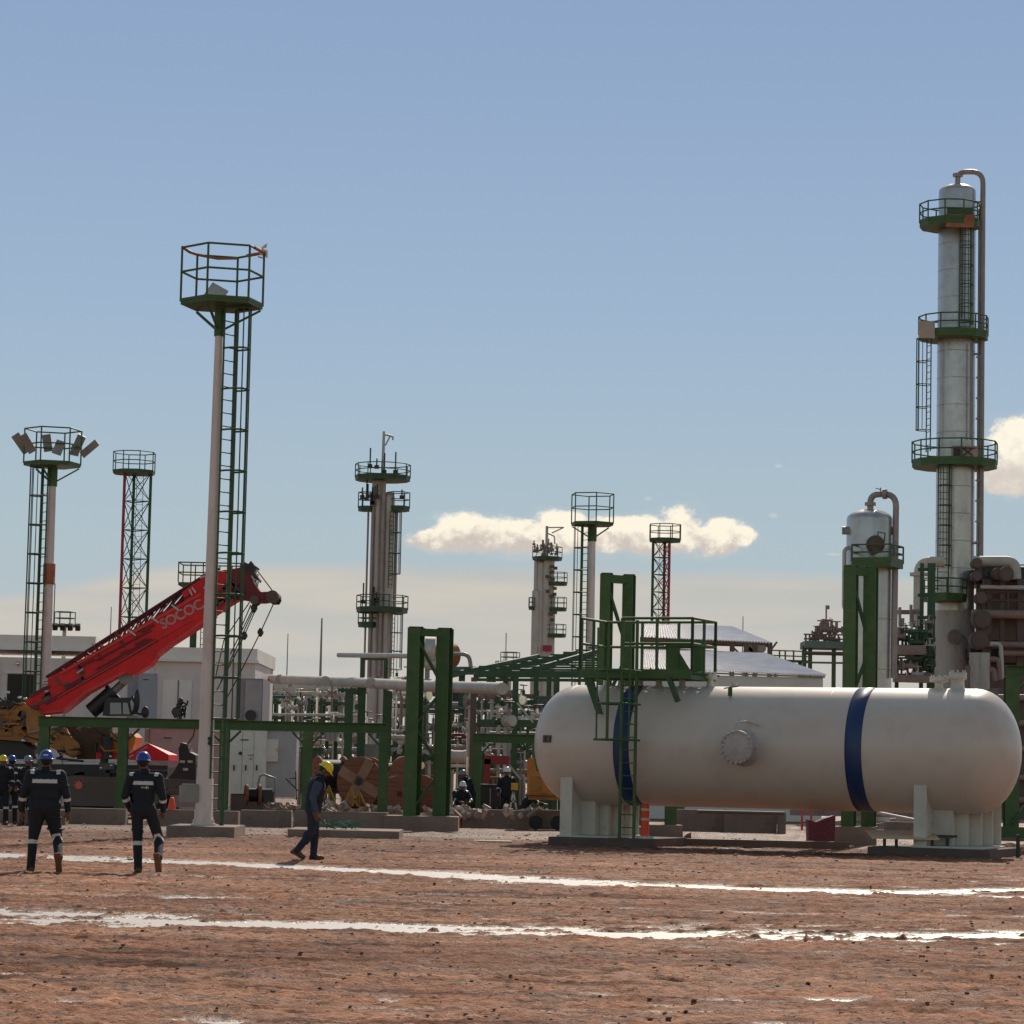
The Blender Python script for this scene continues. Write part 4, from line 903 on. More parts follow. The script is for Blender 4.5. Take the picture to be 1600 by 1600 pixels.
for dy_ in (0, 7, 14):
    k.beam(P(391 + dy_ * .35, 893 + dy_, CYp + .07), P(397 + dy_ * .35, 902 + dy_, CYp + .07), .03, .05); k.beam(P(402 + dy_ * .2, 890 + dy_, CYp + .07), P(397 + dy_ * .35, 902 + dy_, CYp + .07), .03, .05)
k.build('chevron_mark', mark_w, H_)
# stowed lattice jib along the top
k = MB()
for dy_ in (0, .55):
    A = [P(72, 1058, CYp + .1), P(340, 886, CYp + .1)]; Bq = [P(92, 1066, CYp + .1), P(300, 928, CYp + .1)]
    o_ = Vector((0, dy_, 0)); k.cyl(A[0] + o_, A[1] + o_, .045, n=8); k.cyl(Bq[0] + o_, Bq[1] + o_, .035, n=8)
    for i in range(13):
        t0_, t1_ = i / 13, (i + .5) / 13; k.cyl(A[0].lerp(A[1], t0_) + o_, Bq[0].lerp(Bq[1], t1_) + o_, .022, n=5); k.cyl(Bq[0].lerp(Bq[1], t1_) + o_, A[0].lerp(A[1], t0_ + 1 / 13) + o_, .022, n=5)
k.build('lattice_jib', mat('jib_dark_red', (.09, .012, .018), .5), crane)
k = MB()
for x, y, x2, y2 in ((268, 945, 280, 954), (236, 964, 248, 973), (200, 984, 212, 993), (120, 1052, 130, 1045), (312, 903, 320, 900), (318, 919, 324, 915), (296, 921, 300, 930), (300, 918, 306, 926)):
    k.beam(P(x, y, CYp - .05), P(x2, y2, CYp - .05), .03, .05)
k.build('bright_clip', mat('bare_steel_clip', (.6, .5, .5), .35), B_)
k = MB(); k.prism(PX([(66, 1092), (73, 1084), (77, 1091), (70, 1099)], CYp - .03), (0, .02, 0))
for i in range(5): k.prism(PX([(66 + i * .8, 1062 + i * 4.2), (75 + i * .3, 1061 + i * 4.2), (74 + i * .3, 1064 + i * 4.2), (66 + i * .8, 1065 + i * 4.2)], CYp - .03), (0, .02, 0))
k.build('white_mark', mark_w, B_)
# letters on the boom
def text(par, s, mtl, p, size, right, up, nrm_off=0.02, space=1.0, name='lettering'):
    cu = bpy.data.curves.new(name, 'FONT'); cu.body = s; cu.size = size; cu.extrude = 0.004; cu.space_character = space; cu.align_x = 'CENTER'; cu.align_y = 'CENTER'; cu.offset = size * .02
    to = bpy.data.objects.new('tmp', cu); COL.objects.link(to); dg = bpy.context.evaluated_depsgraph_get(); me = bpy.data.meshes.new_from_object(to.evaluated_get(dg))
    bpy.data.objects.remove(to); right = Vector(right).normalized(); up = Vector(up).normalized(); n_ = right.cross(up)
    M = Matrix((( right.x, up.x, n_.x), (right.y, up.y, n_.y), (right.z, up.z, n_.z))).to_4x4(); M.translation = Vector(p); inv = frame_of(par)
    me.transform((inv @ M) if inv is not None else M); me.materials.clear(); me.materials.append(mtl); me.name = name
    o = bpy.data.objects.new(name, me); COL.objects.link(o); o.parent = par; return o
a = P(256, 985, CYp); b_ = P(318, 952, CYp); rt_ = (b_ - a).normalized(); upv = Vector((-rt_.z, 0, rt_.x))
text(B_, "SOCOC", mat('boom_lettering', (.62, .32, .32), .6, dirt=(.5, .05, .05), dirt_amt=.5, vscale=3), P(284, 960, CYp - .02), .42, rt_, upv, space=.92)
# hoist ropes and hook blocks
k = MB()
for (a, b_) in (((403, 893), (425, 922)), ((390, 941), (350, 1000)), ((350, 1000), (336, 1062)), ((398, 945), (360, 1022)), ((400, 945), (345, 1065)), ((404, 942), (372, 1015)), ((372, 1015), (338, 1080)), ((428, 942), (407, 988)), ((407, 988), (370, 1062)), ((370, 1062), (352, 1095)), ((392, 945), (375, 985))):
    k.cyl(P(a[0], a[1], CYp + .4), P(b_[0], b_[1], CYp + .4), .018, n=5)
k.build('hoist_rope', rope_m, crane)
for x, y, r_ in ((397, 950, .11), (382, 993, .1), (407, 988, .1), (435, 938, .1)):
    k = MB(); a = P(x, y, CYp + .4); k.ell(a, (r_ * .8, r_ * .8, r_ * 1.4), n=12); k.cyl(a - Vector((0, .1, 0)), a + Vector((0, .1, 0)), r_ * .9, n=10); k.build('rope_weight', dark, crane)
for i in range(34):
    t_ = random.choice((random.uniform(0, .55), random.uniform(.86, 1))); a = P(60, 1085, CYp).lerp(P(372, 915, CYp), t_); a.z += random.uniform(-.35, .45) * (1 - t_ * .3); k = MB(); L_ = random.uniform(.1, .7); M = Matrix.Rotation(-math.atan2(170, 312) + random.choice((0, 0, 1.5)), 3, 'Y'); k.box((a.x, CYp - .02, a.z), (L_, .06, random.uniform(.03, .1)), M); k.build('boom_fitting', random.choice((red_dk, red_dk, dark, brown_dk)), B_)
# lift cylinder
k = MB(); k.cyl(P(142, 1112, CYp + .4), P(176, 1082, CYp + .4), .24, n=18); k.cyl(P(174, 1084, CYp + .4), P(178, 1080, CYp + .4), .28, n=18); k.build('lift_cylinder', dark, crane)
k = MB(); k.cyl(P(176, 1082, CYp + .4), P(198, 1061, CYp + .4), .12, n=14); k.cyl(P(196, 1058, CYp + .15), P(196, 1058, CYp + .85), .22, n=14); k.build('piston_rod', steel, crane)
# upperworks
extr(crane, 'counterweight', orange_br, [(-60, 1098), (38, 1098), (62, 1118), (62, 1150), (48, 1160), (30, 1158), (-60, 1150)], CYp - .2, 2.2)
k = MB(); k.prism(PX([(42, 1105), (62, 1112), (78, 1130), (100, 1136), (122, 1166), (124, 1178), (112, 1184), (88, 1172), (60, 1160), (46, 1160), (40, 1130)], CYp - .4), (0, .5, 0)); k.cyl(P(113, 1168, CYp - .5), P(113, 1168, CYp + .2), .22, n=18); k.build('slewing_arm', orange_br, crane)
k = MB(); k.prism(PX([(-60, 1152), (30, 1156), (52, 1172), (58, 1186), (-60, 1186)], CYp + .05), (0, 1.8, 0)); k.build('engine_bay', dark, crane)
k = MB(); k.prism(PX([(86, 1124), (170, 1124), (176, 1146), (176, 1186), (120, 1186), (118, 1160), (100, 1140)], CYp + .35), (0, 1.4, 0)); k.build('turntable', mat('dark_orange_brown', (.13, .055, .02), .6, dirt=(.05, .02, .01), dirt_amt=.5), crane)
k = MB(); k.prism(PX([(172, 1145), (206, 1145), (212, 1152), (208, 1172), (198, 1185), (172, 1185)], CYp - .1), (0, 1.6, 0)); k.box(P(190, 1160, CYp - .12), (.5, .02, .3)); k.build('winch_housing', orange, crane)
k = MB(); k.prism(PX([(150, 1176), (204, 1176), (204, 1186), (150, 1186)], CYp - .25), (0, .3, 0)); k.build('red_beam', red, crane)
k = MB(); a = P(148, 1158, CYp - .3); k.cyl(P(149, 1160, CYp - .3), P(149, 1174, CYp - .3), .06, n=8); k.cyl(P(167, 1186, CYp - .35), P(167, 1155, CYp - .35), .16, n=12); k.cyl(P(167, 1156, CYp - .35), P(167, 1151, CYp - .35), .18, n=12); k.cyl(P(163, 1186, CYp - .35), P(163, 1212, CYp - .35), .12, n=12); k.build('exhaust_pipe', dark, crane)
k = MB()
for x, y in ((93, 1138), (114, 1164), (36, 1157), (199, 1146), (172, 1182), (158, 1200), (174, 1196), (31, 1090), (12, 1082), (40, 1092)): k = MB(); k.ell(P(x, y, CYp - .45), (.07, .04, .045), n=8); k.build('lamp', mat('chrome_lamp', (.8, .78, .75), .12, metal=.8), crane)
random.seed(21)
for i in range(30):
    q = P(random.uniform(0, 60), random.uniform(1098, 1150), CYp - .22); k = MB(); r0_ = random.random()
    if r0_ < .5: k.box(q, (random.uniform(.1, .7), .1, random.uniform(.04, .3)), Matrix.Rotation(random.choice((0, 0, .5)), 3, 'Y'))
    else: k.tube([q, q + Vector((random.uniform(-.4, .4), -.06, random.uniform(-.3, .3))), q + Vector((random.uniform(-.6, .6), 0, random.uniform(-.3, .3)))], .03, 6)
    k.build('housing_detail', random.choice((orange, orange_br, orange_br, brown_dk, dark)), crane)
for i in range(14):
    q = P(random.uniform(60, 205), random.uniform(1128, 1184), CYp - .45); k = MB(); k.tube([q, q + Vector((random.uniform(-.5, .5), -.04, random.uniform(-.2, .3))), q + Vector((random.uniform(-.9, .9), 0, random.uniform(-.2, .2)))], random.uniform(.02, .05), 6); k.build('hydraulic_hose', random.choice((dark, dark, orange, steel)), crane)
for i in range(12):
    q = P(random.uniform(0, 260), random.uniform(1197, 1240), CYp - .42); k = MB(); k.box(q, (random.uniform(.2, .9), .12, random.uniform(.08, .35))); k.build('side_locker', random.choice((dark, brown_dk, dark)), crane)
# operator cab
k = MB(); k.prism(PX([(160, 1118), (164, 1094), (170, 1090), (202, 1090), (207, 1118)], CYp - .1), (0, 1.2, 0)); cab = k.build('cab', dark, crane)
k = MB(); k.prism(PX([(172, 1116), (172, 1098), (189, 1098), (190, 1116)], CYp - .13), (0, .02, 0)); k.prism(PX([(192, 1116), (192, 1098), (199, 1098), (203, 1116)], CYp - .13), (0, .02, 0)); k.build('window', glass, cab)
k = MB(); k.tube([P(203, 1094, CYp), P(206, 1088, CYp), P(212, 1100, CYp), P(208, 1116, CYp)], .05, 6); k.tube([P(205, 1112, CYp), P(220, 1116, CYp), P(228, 1116, CYp)], .04, 6); k.ell(P(214, 1095, CYp), (.09, .1, .35), n=10); k.ell(P(227, 1113, CYp), (.12, .1, .18), n=10); k.build('mirror', dark, cab)
# carrier
k = MB(); k.box2(P(-60, 1186.5, CYp - .4), P(264, 1192.5, CYp + 2.1)); k.build('deck_edge', mat('pale_deck_strip', (.50, .44, .42), .5), crane)
zt_ = P(100, 1193, CYp).z
k = MB(); k.box2((P(-60, 1200, CYp).x, CYp - .3, .75), (P(262, 1200, CYp).x, CYp + 2.0, zt_ - .05)); k.prism(PX([(-60, 1192), (262, 1196), (262, 1212), (-60, 1210)], CYp - .35), (0, .08, 0)); k.build('chassis', dark, crane)
k = MB(); k.box2((P(262, 1200, CYp).x, CYp - .2, .7), (P(290, 1200, CYp).x, CYp + 2.0, zt_ - .55)); k.beam(P(200, 1203, CYp - .42), P(262, 1204, CYp - .42), .03, .05); k.build('bumper', brown_dk, crane)
for px_ in (-40, 20, 62, 133, 178, 236):
    x = P(px_, 1240, CYp).x; k = MB(); Mw = Matrix.Rotation(pi / 2, 3, 'X')
    k.lathe([(.28, -.16), (.46, -.17), (.56, -.13), (.58, -.05), (.58, .05), (.56, .13), (.46, .17), (.28, .16)], (x, CYp, .6), 28, Mw); w = k.build('wheel', black, crane)
    k = MB(); k.lathe([(.001, .02), (.1, .09), (.14, .02), (.26, .04), (.30, .14)], (x, CYp - .02, .6), 20, Mw); k.build('rim', steel, w)
for px_ in (133,):
    k = MB(); a = P(px_, 1215, CYp - .35); pts = [(a.x + .75 * math.cos(t_), CYp - .35, .62 + .72 * math.sin(t_)) for t_ in np.linspace(.3, pi - .3, 10)]; k.prism(pts + [(pts[-1][0], CYp - .35, pts[-1][2] - .0)], (0, .6, 0)); k.build('mudguard', brown_dk, crane)
# outrigger plate with star emblem
k = MB(); k.box2((P(98, 1240, CYp - 2).x, CYp - 1.6, .35), (P(186, 1240, CYp - 2).x, CYp - 1.45, P(120, 1213, CYp - 1.5).z)); k.box2((P(120, 1240, CYp - 2).x, CYp - 1.4, .5), (P(150, 1240, CYp - 2).x, CYp + .1, .8)); og = k.build('outrigger', brown_dk, crane)
k = MB(); c = P(123, 1227, CYp - 1.63); pts = []
for i in range(16):
    a = 2 * pi * i / 16; r_ = .16 if i % 2 == 0 else .085; pts.append((c.x + r_ * math.sin(a), c.y, c.z + r_ * math.cos(a)))
k.prism(pts, (0, .02, 0)); k.build('star_emblem', hot, og)
# red pyramid hood on the carrier front
k = MB(); z0 = P(230, 1188, CYp).z; A = P(231, 1161, CYp - .1)
base = [(P(204, 1188, CYp).x, CYp - .3, z0), (P(265, 1188, CYp).x, CYp - .3, z0), (P(265, 1188, CYp).x, CYp + 2, z0), (P(204, 1188, CYp).x, CYp + 2, z0)]
lip = [(b_[0], b_[1], b_[2] + .18) for b_ in base]; k.add([A] + lip, [(0, 1, 2), (0, 2, 3), (0, 3, 4), (0, 4, 1)]); k.add(base + lip, [(0, 1, 5, 4), (1, 2, 6, 5), (2, 3, 7, 6), (3, 0, 4, 7), (0, 3, 2, 1)])
k.build('front_cab_roof', red, crane)
k = MB(); k.beam(Vector(lip[0]) + Vector((0, -.02, .02)), A + Vector((0, -.05, .02)), .05); k.beam(Vector(lip[0]) + Vector((0, -.02, -.1)), A + Vector((0, -.05, -.1)), .04); k.build('roof_edge_strip', mat('pale_pink_strip', (.6, .42, .38), .5), crane)

# ------------------------------------------------------------------ pale buildings behind the crane
BY = 104
bd = thing('plant_building', 'long pale flat-roofed building behind the crane with doors and a roof parapet', 'building', (P(200, 1190, BY).x, BY, 0))
def slab(par, name, m, pxl, pyt, pxr, pyb, Y, depth=None, z0=None):
    a = P(pxl, pyt, Y); b_ = P(pxr, pyb, Y); zb_ = b_.z if z0 is None else z0; k = MB(); k.box2((a.x, Y, zb_), (b_.x, Y + (depth or .1), a.z)); return k.build(name, m, par)
xl = P(-60, 1100, BY).x; xr = P(399, 1036, BY).x; zr = P(300, 1033, BY).z
k = MB(); k.box2((xl, BY, 0), (xr, BY + 8, zr)); w = k.build('wall', building_g, bd)
k = MB(); x2 = P(150, 1010, BY).x; k.box2((xl, BY - .15, P(60, 1012, BY).z), (x2, BY + 8, P(60, 993, BY).z)); k.box2((P(229, 1010, BY).x, BY - .15, zr + .002), (xr + .08, BY + 8, P(300, 1012, BY).z)); k.box2((x2 + .002, BY + .1, zr + .002), (P(229, 1010, BY).x - .002, BY + 6, zr + .25)); k.build('parapet', building_w, bd)
k = MB(); k.beam((xl, BY - .2, P(60, 1014, BY).z), (x2, BY - .2, P(60, 1014, BY).z), .1, .12); k.beam((P(229, 1010, BY).x, BY - .2, zr + .02), (xr + .14, BY - .2, zr + .02), .1, .10); k.build('coping', white, bd)
for i, px_ in enumerate((0, 60, 102, 150, 240, 330, 365)):
    k = MB(); x = P(px_, 1060, BY).x; k.beam((x, BY - .02, .1), (x, BY - .02, zr - .12), .04, .04); k.build('downpipe' if i in (2, 5) else 'wall_joint', door_g if i in (2, 5) else building_g, bd)
d_ = slab(bd, 'doorway_shade_sheet', opening, 12, 1053, 50, 1130, BY - .03, .02); slab(d_, 'frame', building_w, 8, 1049, 54, 1052.5, BY - .08, .06)  # flat dark sheet paints the shade inside the open doorway
dd = slab(bd, 'door', door_g, 200, 1054, 216, 1130, BY - .03, .02); dd = slab(bd, 'door', mat('bluish_door', (.36, .37, .43), .5), 216.5, 1052, 243, 1130, BY - .05, .04); slab(dd, 'door_sign', dark, 224, 1061, 232, 1062.5, BY - .07, .02)
dd = slab(bd, 'double_door', building_w, 255, 1062, 298, 1130, BY - .05, .04)
k = MB(); x = P(278, 1100, BY).x; k.beam((x, BY - .07, 1.4), (x, BY - .07, P(278, 1063, BY).z), .03, .02); k.build('door_gap', dark, dd)
k = MB(); a = P(28, 1037, BY - .2); k.ell(a, (.09, .1, .09), n=10); k.build('wall_lamp', MATS['chrome_lamp'], bd)
kb = thing('transformer_kiosk', 'grey box kiosk with a round opening at the right end of the pale building', 'kiosk', (P(390, 1190, 98).x, 98, 0))
k = MB(); k.box2((P(368, 1100, 98).x, 98, 0), (P(410, 1100, 98).x, 101, P(390, 1060, 98).z)); k.build('wall', mat('lilac_grey_panel', (.27, .25, .28), .6, dirt=(.3, .25, .22), dirt_amt=.3), kb)
k = MB(); k.box2((P(383, 1100, 98).x, 97.9, .02), (P(409, 1100, 98).x, 97.98, P(390, 1063, 98).z)); k.build('door', mat('light_grey_panel', (.40, .38, .38), .6), kb)
k = MB(); a = P(392, 1118, 97.85); k.cyl(a, a + Vector((0, -.15, 0)), .19, n=20); k.build('opening_shade_disc', dark, kb)  # dark disc paints the shade inside the round opening
# pinkish container wall and cabinets
cb = thing('equipment_container', 'pinkish white equipment container partly hidden behind the tallest mast', 'container', (P(275, 1250, 90).x, 90, 0))
k = MB(); k.box2((P(232, 1200, 90).x, 90, .25), (P(348, 1200, 90).x, 92.5, P(290, 1137, 90).z)); k.build('body', pinkw, cb)
k = MB(); k.box2((P(229, 1200, 90).x, 89.9, P(290, 1138, 90).z), (P(312, 1200, 90).x, 92.6, P(290, 1135.5, 90).z)); k.build('roof', white, cb)
k = MB(); k.box2((P(225, 1200, 90).x, 89.9, .3), (P(231.5, 1200, 90).x, 90.3, P(290, 1140, 90).z)); k.build('corner_post', steel, cb)
k = MB(); a = P(262, 1153, 89.97); k.box(a, (.25, .02, .04)); a = P(268, 1176, 89.97); k.box(a, (.06, .03, .08)); k.build('marking', mark_d, cb)
CB = 82.5
c1 = thing('electrical_cabinet', 'tall white cabinet with three handles, the left of the pair', 'cabinet', (P(388, 1250, CB).x, CB, 0), group='white electrical cabinets')
k = MB(); a = P(361, 1139, CB); b_ = P(414, 1241, CB); k.box2((a.x, CB, b_.z), (b_.x, CB + 1.0, a.z)); k.build('housing', white, c1)
k = MB(); k.box2((a.x - .05, CB - .06, a.z + .002), (b_.x + .05, CB + 1.1, a.z + .05)); k.build('roof', saddle_w, c1)
k = MB(); k.box2((a.x + .05, CB + .05, .05), (b_.x - .05, CB + .9, b_.z - .002)); k.build('base', brown_dk, c1)
for px_ in (365.5, 384, 401): k = MB(); q = P(px_, 1199.5, CB - .03); k.box(q, (.035, .05, .16)); k.build('handle', dark, c1)
k = MB()
for px_ in (378, 396): q = P(px_, 1190, CB - .005); k.box2((q.x - .005, CB - .008, b_.z + .1), (q.x + .005, CB + .0, a.z - .1))
k.build('door_seam', steel, c1)
k = MB(); k.cyl(P(375.5, 1177, CB - .04), P(375.5, 1177, CB), .05, n=12); k.box(P(382, 1156, CB - .01), (.24, .02, .03)); k.build('gauge', dark, c1)
k = MB(); k.box(P(392, 1180, CB - .01), (.16, .02, .02)); k.build('print', mark_d, c1); k = MB(); q = P(392, 1185, CB - .01); k.prism([q + Vector((-.05, 0, -.04)), q + Vector((.05, 0, -.04)), q + Vector((0, 0, .05))], (0, -.01, 0)); k.build('warning_sticker', yellow, c1)
c2 = thing('electrical_cabinet', 'white cabinet with a smaller box on its door, the right of the pair', 'cabinet', (P(438, 1250, CB).x, CB + .3, 0), group='white electrical cabinets')
k = MB(); a = P(416, 1140, CB + .3); b_ = P(461, 1246, CB + .3); k.box2((a.x, CB + .3, b_.z), (b_.x, CB + 1.3, a.z)); k.build('housing', mat('lilac_white_panel', (.52, .48, .49), .5, dirt=(.4, .32, .28), dirt_amt=.3), c2)
k = MB(); k.prism([(a.x - .04, CB + .22, a.z + .002), (b_.x + .04, CB + .22, a.z + .002), (b_.x + .04, CB + .22, a.z + .06), ((a.x + b_.x) / 2, CB + .22, a.z + .12), (a.x - .04, CB + .22, a.z + .06)], (0, 1.1, 0)); k.build('roof', saddle_w, c2)
k = MB(); p_, q_ = P(417, 1155, CB + .2), P(434, 1190, CB + .2); k.box2((p_.x, CB + .2, q_.z), (q_.x, CB + .298, p_.z)); k.build('door_box', white, c2)
k = MB(); k.box(P(435, 1172, CB + .17), (.1, .02, .05)); k.build('warning_sticker', yellow, c2)
# brown tarped generator with a worker-like outline left of the tallest mast
ge = thing('generator_set', 'dark brown generator with a raised hood standing on a skid left of the tallest mast', 'generator', (P(288, 1240, 80).x, 80, 0))
k = MB(); k.prism(PX([(262, 1216), (272, 1205), (280, 1190), (279, 1170), (283, 1160), (292, 1163), (296, 1175), (306, 1180), (306, 1218)], 80), (0, 1.0, 0)); k.build('hood', mat('dark_brown_cover', (.06, .035, .035), .7), ge)
k = MB(); k.box2(P(252, 1216, 80), P(312, 1232, 81)); k.box2(P(255, 1234, 79.9), P(312, 1238, 81.1)); k.build('skid', brown_dk, ge)
k = MB(); 
for px_ in (285, 290, 297): k.box(P(px_, 1190 + (px_ % 3) * 6, 79.95), (.14, .03, .07))
k.build('label_plate', steel_lt, ge)
k = MB(); k.tube([P(292, 1165, 80.2), P(302, 1150, 80.2), P(305, 1136, 80.2)], .02, 6); k.build('hose', dark, ge)
# dark motorbike-like pump silhouette above beam
vm = MB(); q = P(282, 1108, 95)
for i in range(10): vm.tube([q + Vector((random.uniform(-.25, .25), random.uniform(-.2, .2), random.uniform(-.3, .3))) for _ in range(3)], .035, 6)
vm.cyl(q + Vector((-.12, -.2, -.1)), q + Vector((-.12, .2, -.1)), .16, n=14); vm.ell(q + Vector((.0, 0, .25)), (.1, .1, .14), n=10); vm.cyl((q.x, q.y, 0), (q.x, q.y, q.z), .06, n=8)
single(vm, 'handwheel_valve', dark, 'dark valve cluster seen over the portal beam in front of the double door', 'valve')
# ------------------------------------------------------------------ concrete beams in a row
def cbeam(pxl, pxr, pyt, pyb, Y, label, tilt=0.0, m=concrete, depth=.5):
    a = P(pxl, pyb, Y); b_ = P(pxr, pyb, Y); zt_ = P((pxl + pxr) / 2, pyt, Y).z; c = Vector(((a.x + b_.x) / 2, Y + depth / 2, 0)); L = b_.x - a.x
    k = MB(); M = Matrix.Rotation(tilt, 3, 'Z'); k.box(c + Vector((0, 0, zt_ / 2 - .03)), (L, depth, zt_ + .06), M); k.box(c + Vector((0, 0, zt_ + .006)), (L - .03, depth - .03, .012), M)
    for e in (-1, 1): k.box(c + M @ Vector((e * L * .32, -depth / 2 - .012, zt_ * .55)), (.08, .025, .08), M)
    return single(k, 'concrete_beam', m, label, 'concrete beam', group='concrete beams lying end to end along the plant edge')
CBL = [(-70, 36, 1266, 1290, 73.0, 'at the left edge of the photo behind the stocky worker'), (36, 102, 1266, 1290, 72.2, 'short and close to the legs of the stocky worker'), (104, 196, 1264, 1285, 74.0, 'between the two walking workers with blue helmets'),
       (243, 303, 1266, 1287, 74.0, 'between the second walking worker and the tallest mast'), (333, 372, 1268, 1289, 73.5, 'short, just right of the tallest mast foot'), (375, 455, 1267, 1286, 75.5, 'just left of the yellow helmet worker'), (458, 604, 1269, 1290, 75.0, 'long, right behind the yellow helmet worker'),
       (722, 832, 1266, 1286, 80.0, 'long, right of the free-standing green frame'), (833, 930, 1267, 1286, 80.5, 'running behind the left saddle of the tank'), (1058, 1132, 1266, 1283, 82.0, 'under the tank, just right of the orange delineator post'), (1132, 1214, 1268, 1287, 81.5, 'under the middle of the tank'), (1217, 1228, 1270, 1288, 81.0, 'tiny end block beside the long one under the tank'),
       (1385, 1432, 1285, 1292, 80.0, 'low slab near the right saddle of the tank'), (1545, 1690, 1294, 1301, 78, 'low kerb at the right edge beyond the tank')]
for a in CBL: cbeam(a[0], a[1], a[2], a[3], a[4], 'grey concrete beam ' + a[5])
k = MB(); a = P(456, 1297, 66); b_ = P(627, 1297, 66); k.box(((a.x + b_.x) / 2, 66, .04), (b_.x - a.x, 2.6, .30)); single(k, 'concrete_slab', concrete, 'flat concrete slab with green netting behind the yellow helmet worker', 'slab')
k = MB()
for i in range(60): q = Vector((random.uniform(P(500, 1290, 66).x, P(560, 1290, 66).x), 65.2 + random.random(), .2 + random.random() * .12)); k.beam(q, q + Vector((random.uniform(-.3, .3), random.uniform(-.2, .2), random.uniform(0, .12))), .02)
single(k, 'netting', teal, 'crumpled faded green netting on the concrete slab', 'netting')
def board(p0, p1, d, h, m, name, label, cat, Y, z=0.0):
    k = MB(); a = P(p0, 1300, Y).x; b_ = P(p1, 1300, Y).x; k.box(((a + b_) / 2, Y, z + h / 2), (b_ - a, d, h)); return single(k, name, m, label, cat)
board(740, 800, .5, .05, plank, 'wood_plank', 'pale plank lying flat on the ground left of the tank', 'plank', 63.5, .01)
k = MB(); a = G(1006, 1322); b_ = G(1330, 1329); k.beam((a.x, a.y + .5, .1), (b_.x, b_.y + .4, .1), .2, .16); single(k, 'plank_shadow_strip', brown_dk, 'long dark strip added as the plank shadow line under the tank', 'shadow strip')  # dark strip modelled in place of the low plank shadow line
k = MB(); q = G(1075, 1321); k.prism([(q.x - .3, q.y, 0), (q.x + .07, q.y, 0), (q.x + .07, q.y, .30), (q.x - .02, q.y, .26)], (0, .3, 0)); single(k, 'wedge_block', brown_dk, 'dark wedge block standing on the shadow strip under the tank', 'wedge')
# wooden bench at the right saddle
wt = thing('work_table', 'low makeshift table with a pale plywood top in front of the right tank saddle', 'table', (P(1410, 1320, 60.5).x, 60.0, 0))
k = MB(); a = P(1357, 1310, 60.0); b_ = P(1462, 1310, 60.0); zt_ = .42; k.box(((a.x + b_.x) / 2, 60, zt_ + .03), (b_.x - a.x, 1.1, .035), Matrix.Rotation(R(7), 3, 'X')); k.build('tabletop', plank, wt)
for x in (a.x + .3, a.x + .55, b_.x - .12): k = MB(); k.box((x, 59.7, zt_ / 2 - .01), (.06, .06, zt_ - .04)); k.build('leg', dark, wt)
k = MB(); k.beam((b_.x - .1, 60.0, zt_ + .02), (b_.x + .45, 60.0, zt_ + .02), .12, .05); k.box((b_.x + .25, 60, .2), (.06, .06, .4)); single(k, 'pipe_stand', dark, 'small dark stand beside the plywood table at the right saddle', 'stand')
k = MB(); q = G(1545, 1333); k.box((q.x - .1, 60.0, .25), (.07, .07, .5)); single(k, 'short_post', dark, 'short dark stake at the right end of the tank plinth', 'stake')
# maroon bag
k = MB(); a = P(1264, 1307, 67.5); b_ = P(1304, 1307, 67.5); w = b_.x - a.x; z1 = P(1264, 1281, 67.5).z; z2 = P(1304, 1274, 67.5).z
k.prism([(a.x, 67.5, .0), (b_.x, 67.5, .0), (b_.x + .02, 67.5, z2), (b_.x - w * .4, 67.5, (z1 + z2) / 2 - .02), (a.x + w * .28, 67.5, z1 - .05), (a.x - .02, 67.5, z1)], (0, .6, 0)); single(k, 'tarpaulin_bag', maroon, 'maroon tarpaulin bag with a sagging top on the gravel under the tank', 'bag')
k = MB()
for (x0, y0, x1, y1) in ((1253, 1262, 1253, 1297), (1266, 1262, 1268, 1285)): k.beam(P(x0, y0, 68.4), P(x1, y1, 68.4), .05)
single(k, 'red_white_stake', mat('faded_red_paint', (.6, .1, .07), .6), 'red painted stakes beside the maroon bag', 'stakes')
# delineator posts and cones
def delin(px, pyb, label, h=.76, r=.095, Y=None):
    q = P(px, pyb, 62.5); T_ = thing('delineator_post', label, 'delineator post', (q.x, q.y, .2))
    k = MB(); k.lathe([(r * 1.1, .05), (r, .12), (r * .95, h - .02), (r * .6, h), (.001, h + .01)], (q.x, q.y, .2), 18); k.build('tube', cone_o, T_)
    k = MB(); k.lathe([(r * 2.1, .0), (r * 2.0, .05), (r * 1.15, .055)], (q.x, q.y, .2), 8); k.build('base', reflect, T_)
    for z in (h * .52, h * .80): k = MB(); k.lathe([(r * 1.0, z), (r * 1.04, z + .004), (r * 1.03, z + .05), (r * .98, z + .054)], (q.x, q.y, .2), 18); k.build('reflective_band', reflect, T_)
    return T_
delin(1007.5, 1311, 'orange delineator post with two pale bands beside the tank ladder')
q = P(266, 1265, 73.9); T_ = thing('traffic_cone', 'orange traffic cone on the concrete beam right of the second walking worker', 'traffic cone', (q.x, 74.2, .37))
k = MB(); k.lathe([(.11, .04), (.10, .1), (.06, .34), (.03, .36), (.001, .36)], (q.x, 74.2, .38), 16); k.build('body', cone_o, T_); k = MB(); k.box((q.x, 74.2, .395), (.28, .28, .03)); k.build('base', dark, T_)
q = G(715, 1293); T_ = thing('delineator_post', 'weathered orange post with a pale cap at the foot of the free-standing green frame', 'delineator post', (q.x, q.y, 0))
k = MB(); k.lathe([(.16, 0), (.13, .1), (.10, .36), (.06, .42), (.05, .5)], (q.x, q.y, 0), 14); k.build('body', mat('faded_orange', (.55, .16, .07), .6), T_); k = MB(); k.ell((q.x, q.y, .55), (.07, .07, .07), n=10); k.build('cap', reflect, T_)
q = P(788, 1262, 84); T_ = thing('barricade', 'small white frame barricade with a yellow lamp left of the tank', 'barricade', (P(802, 1262, 82).x, 82, .2))
k = MB()
for px_ in (797, 807): k.beam(P(px_, 1264, 82), P(802, 1236, 82), .05)
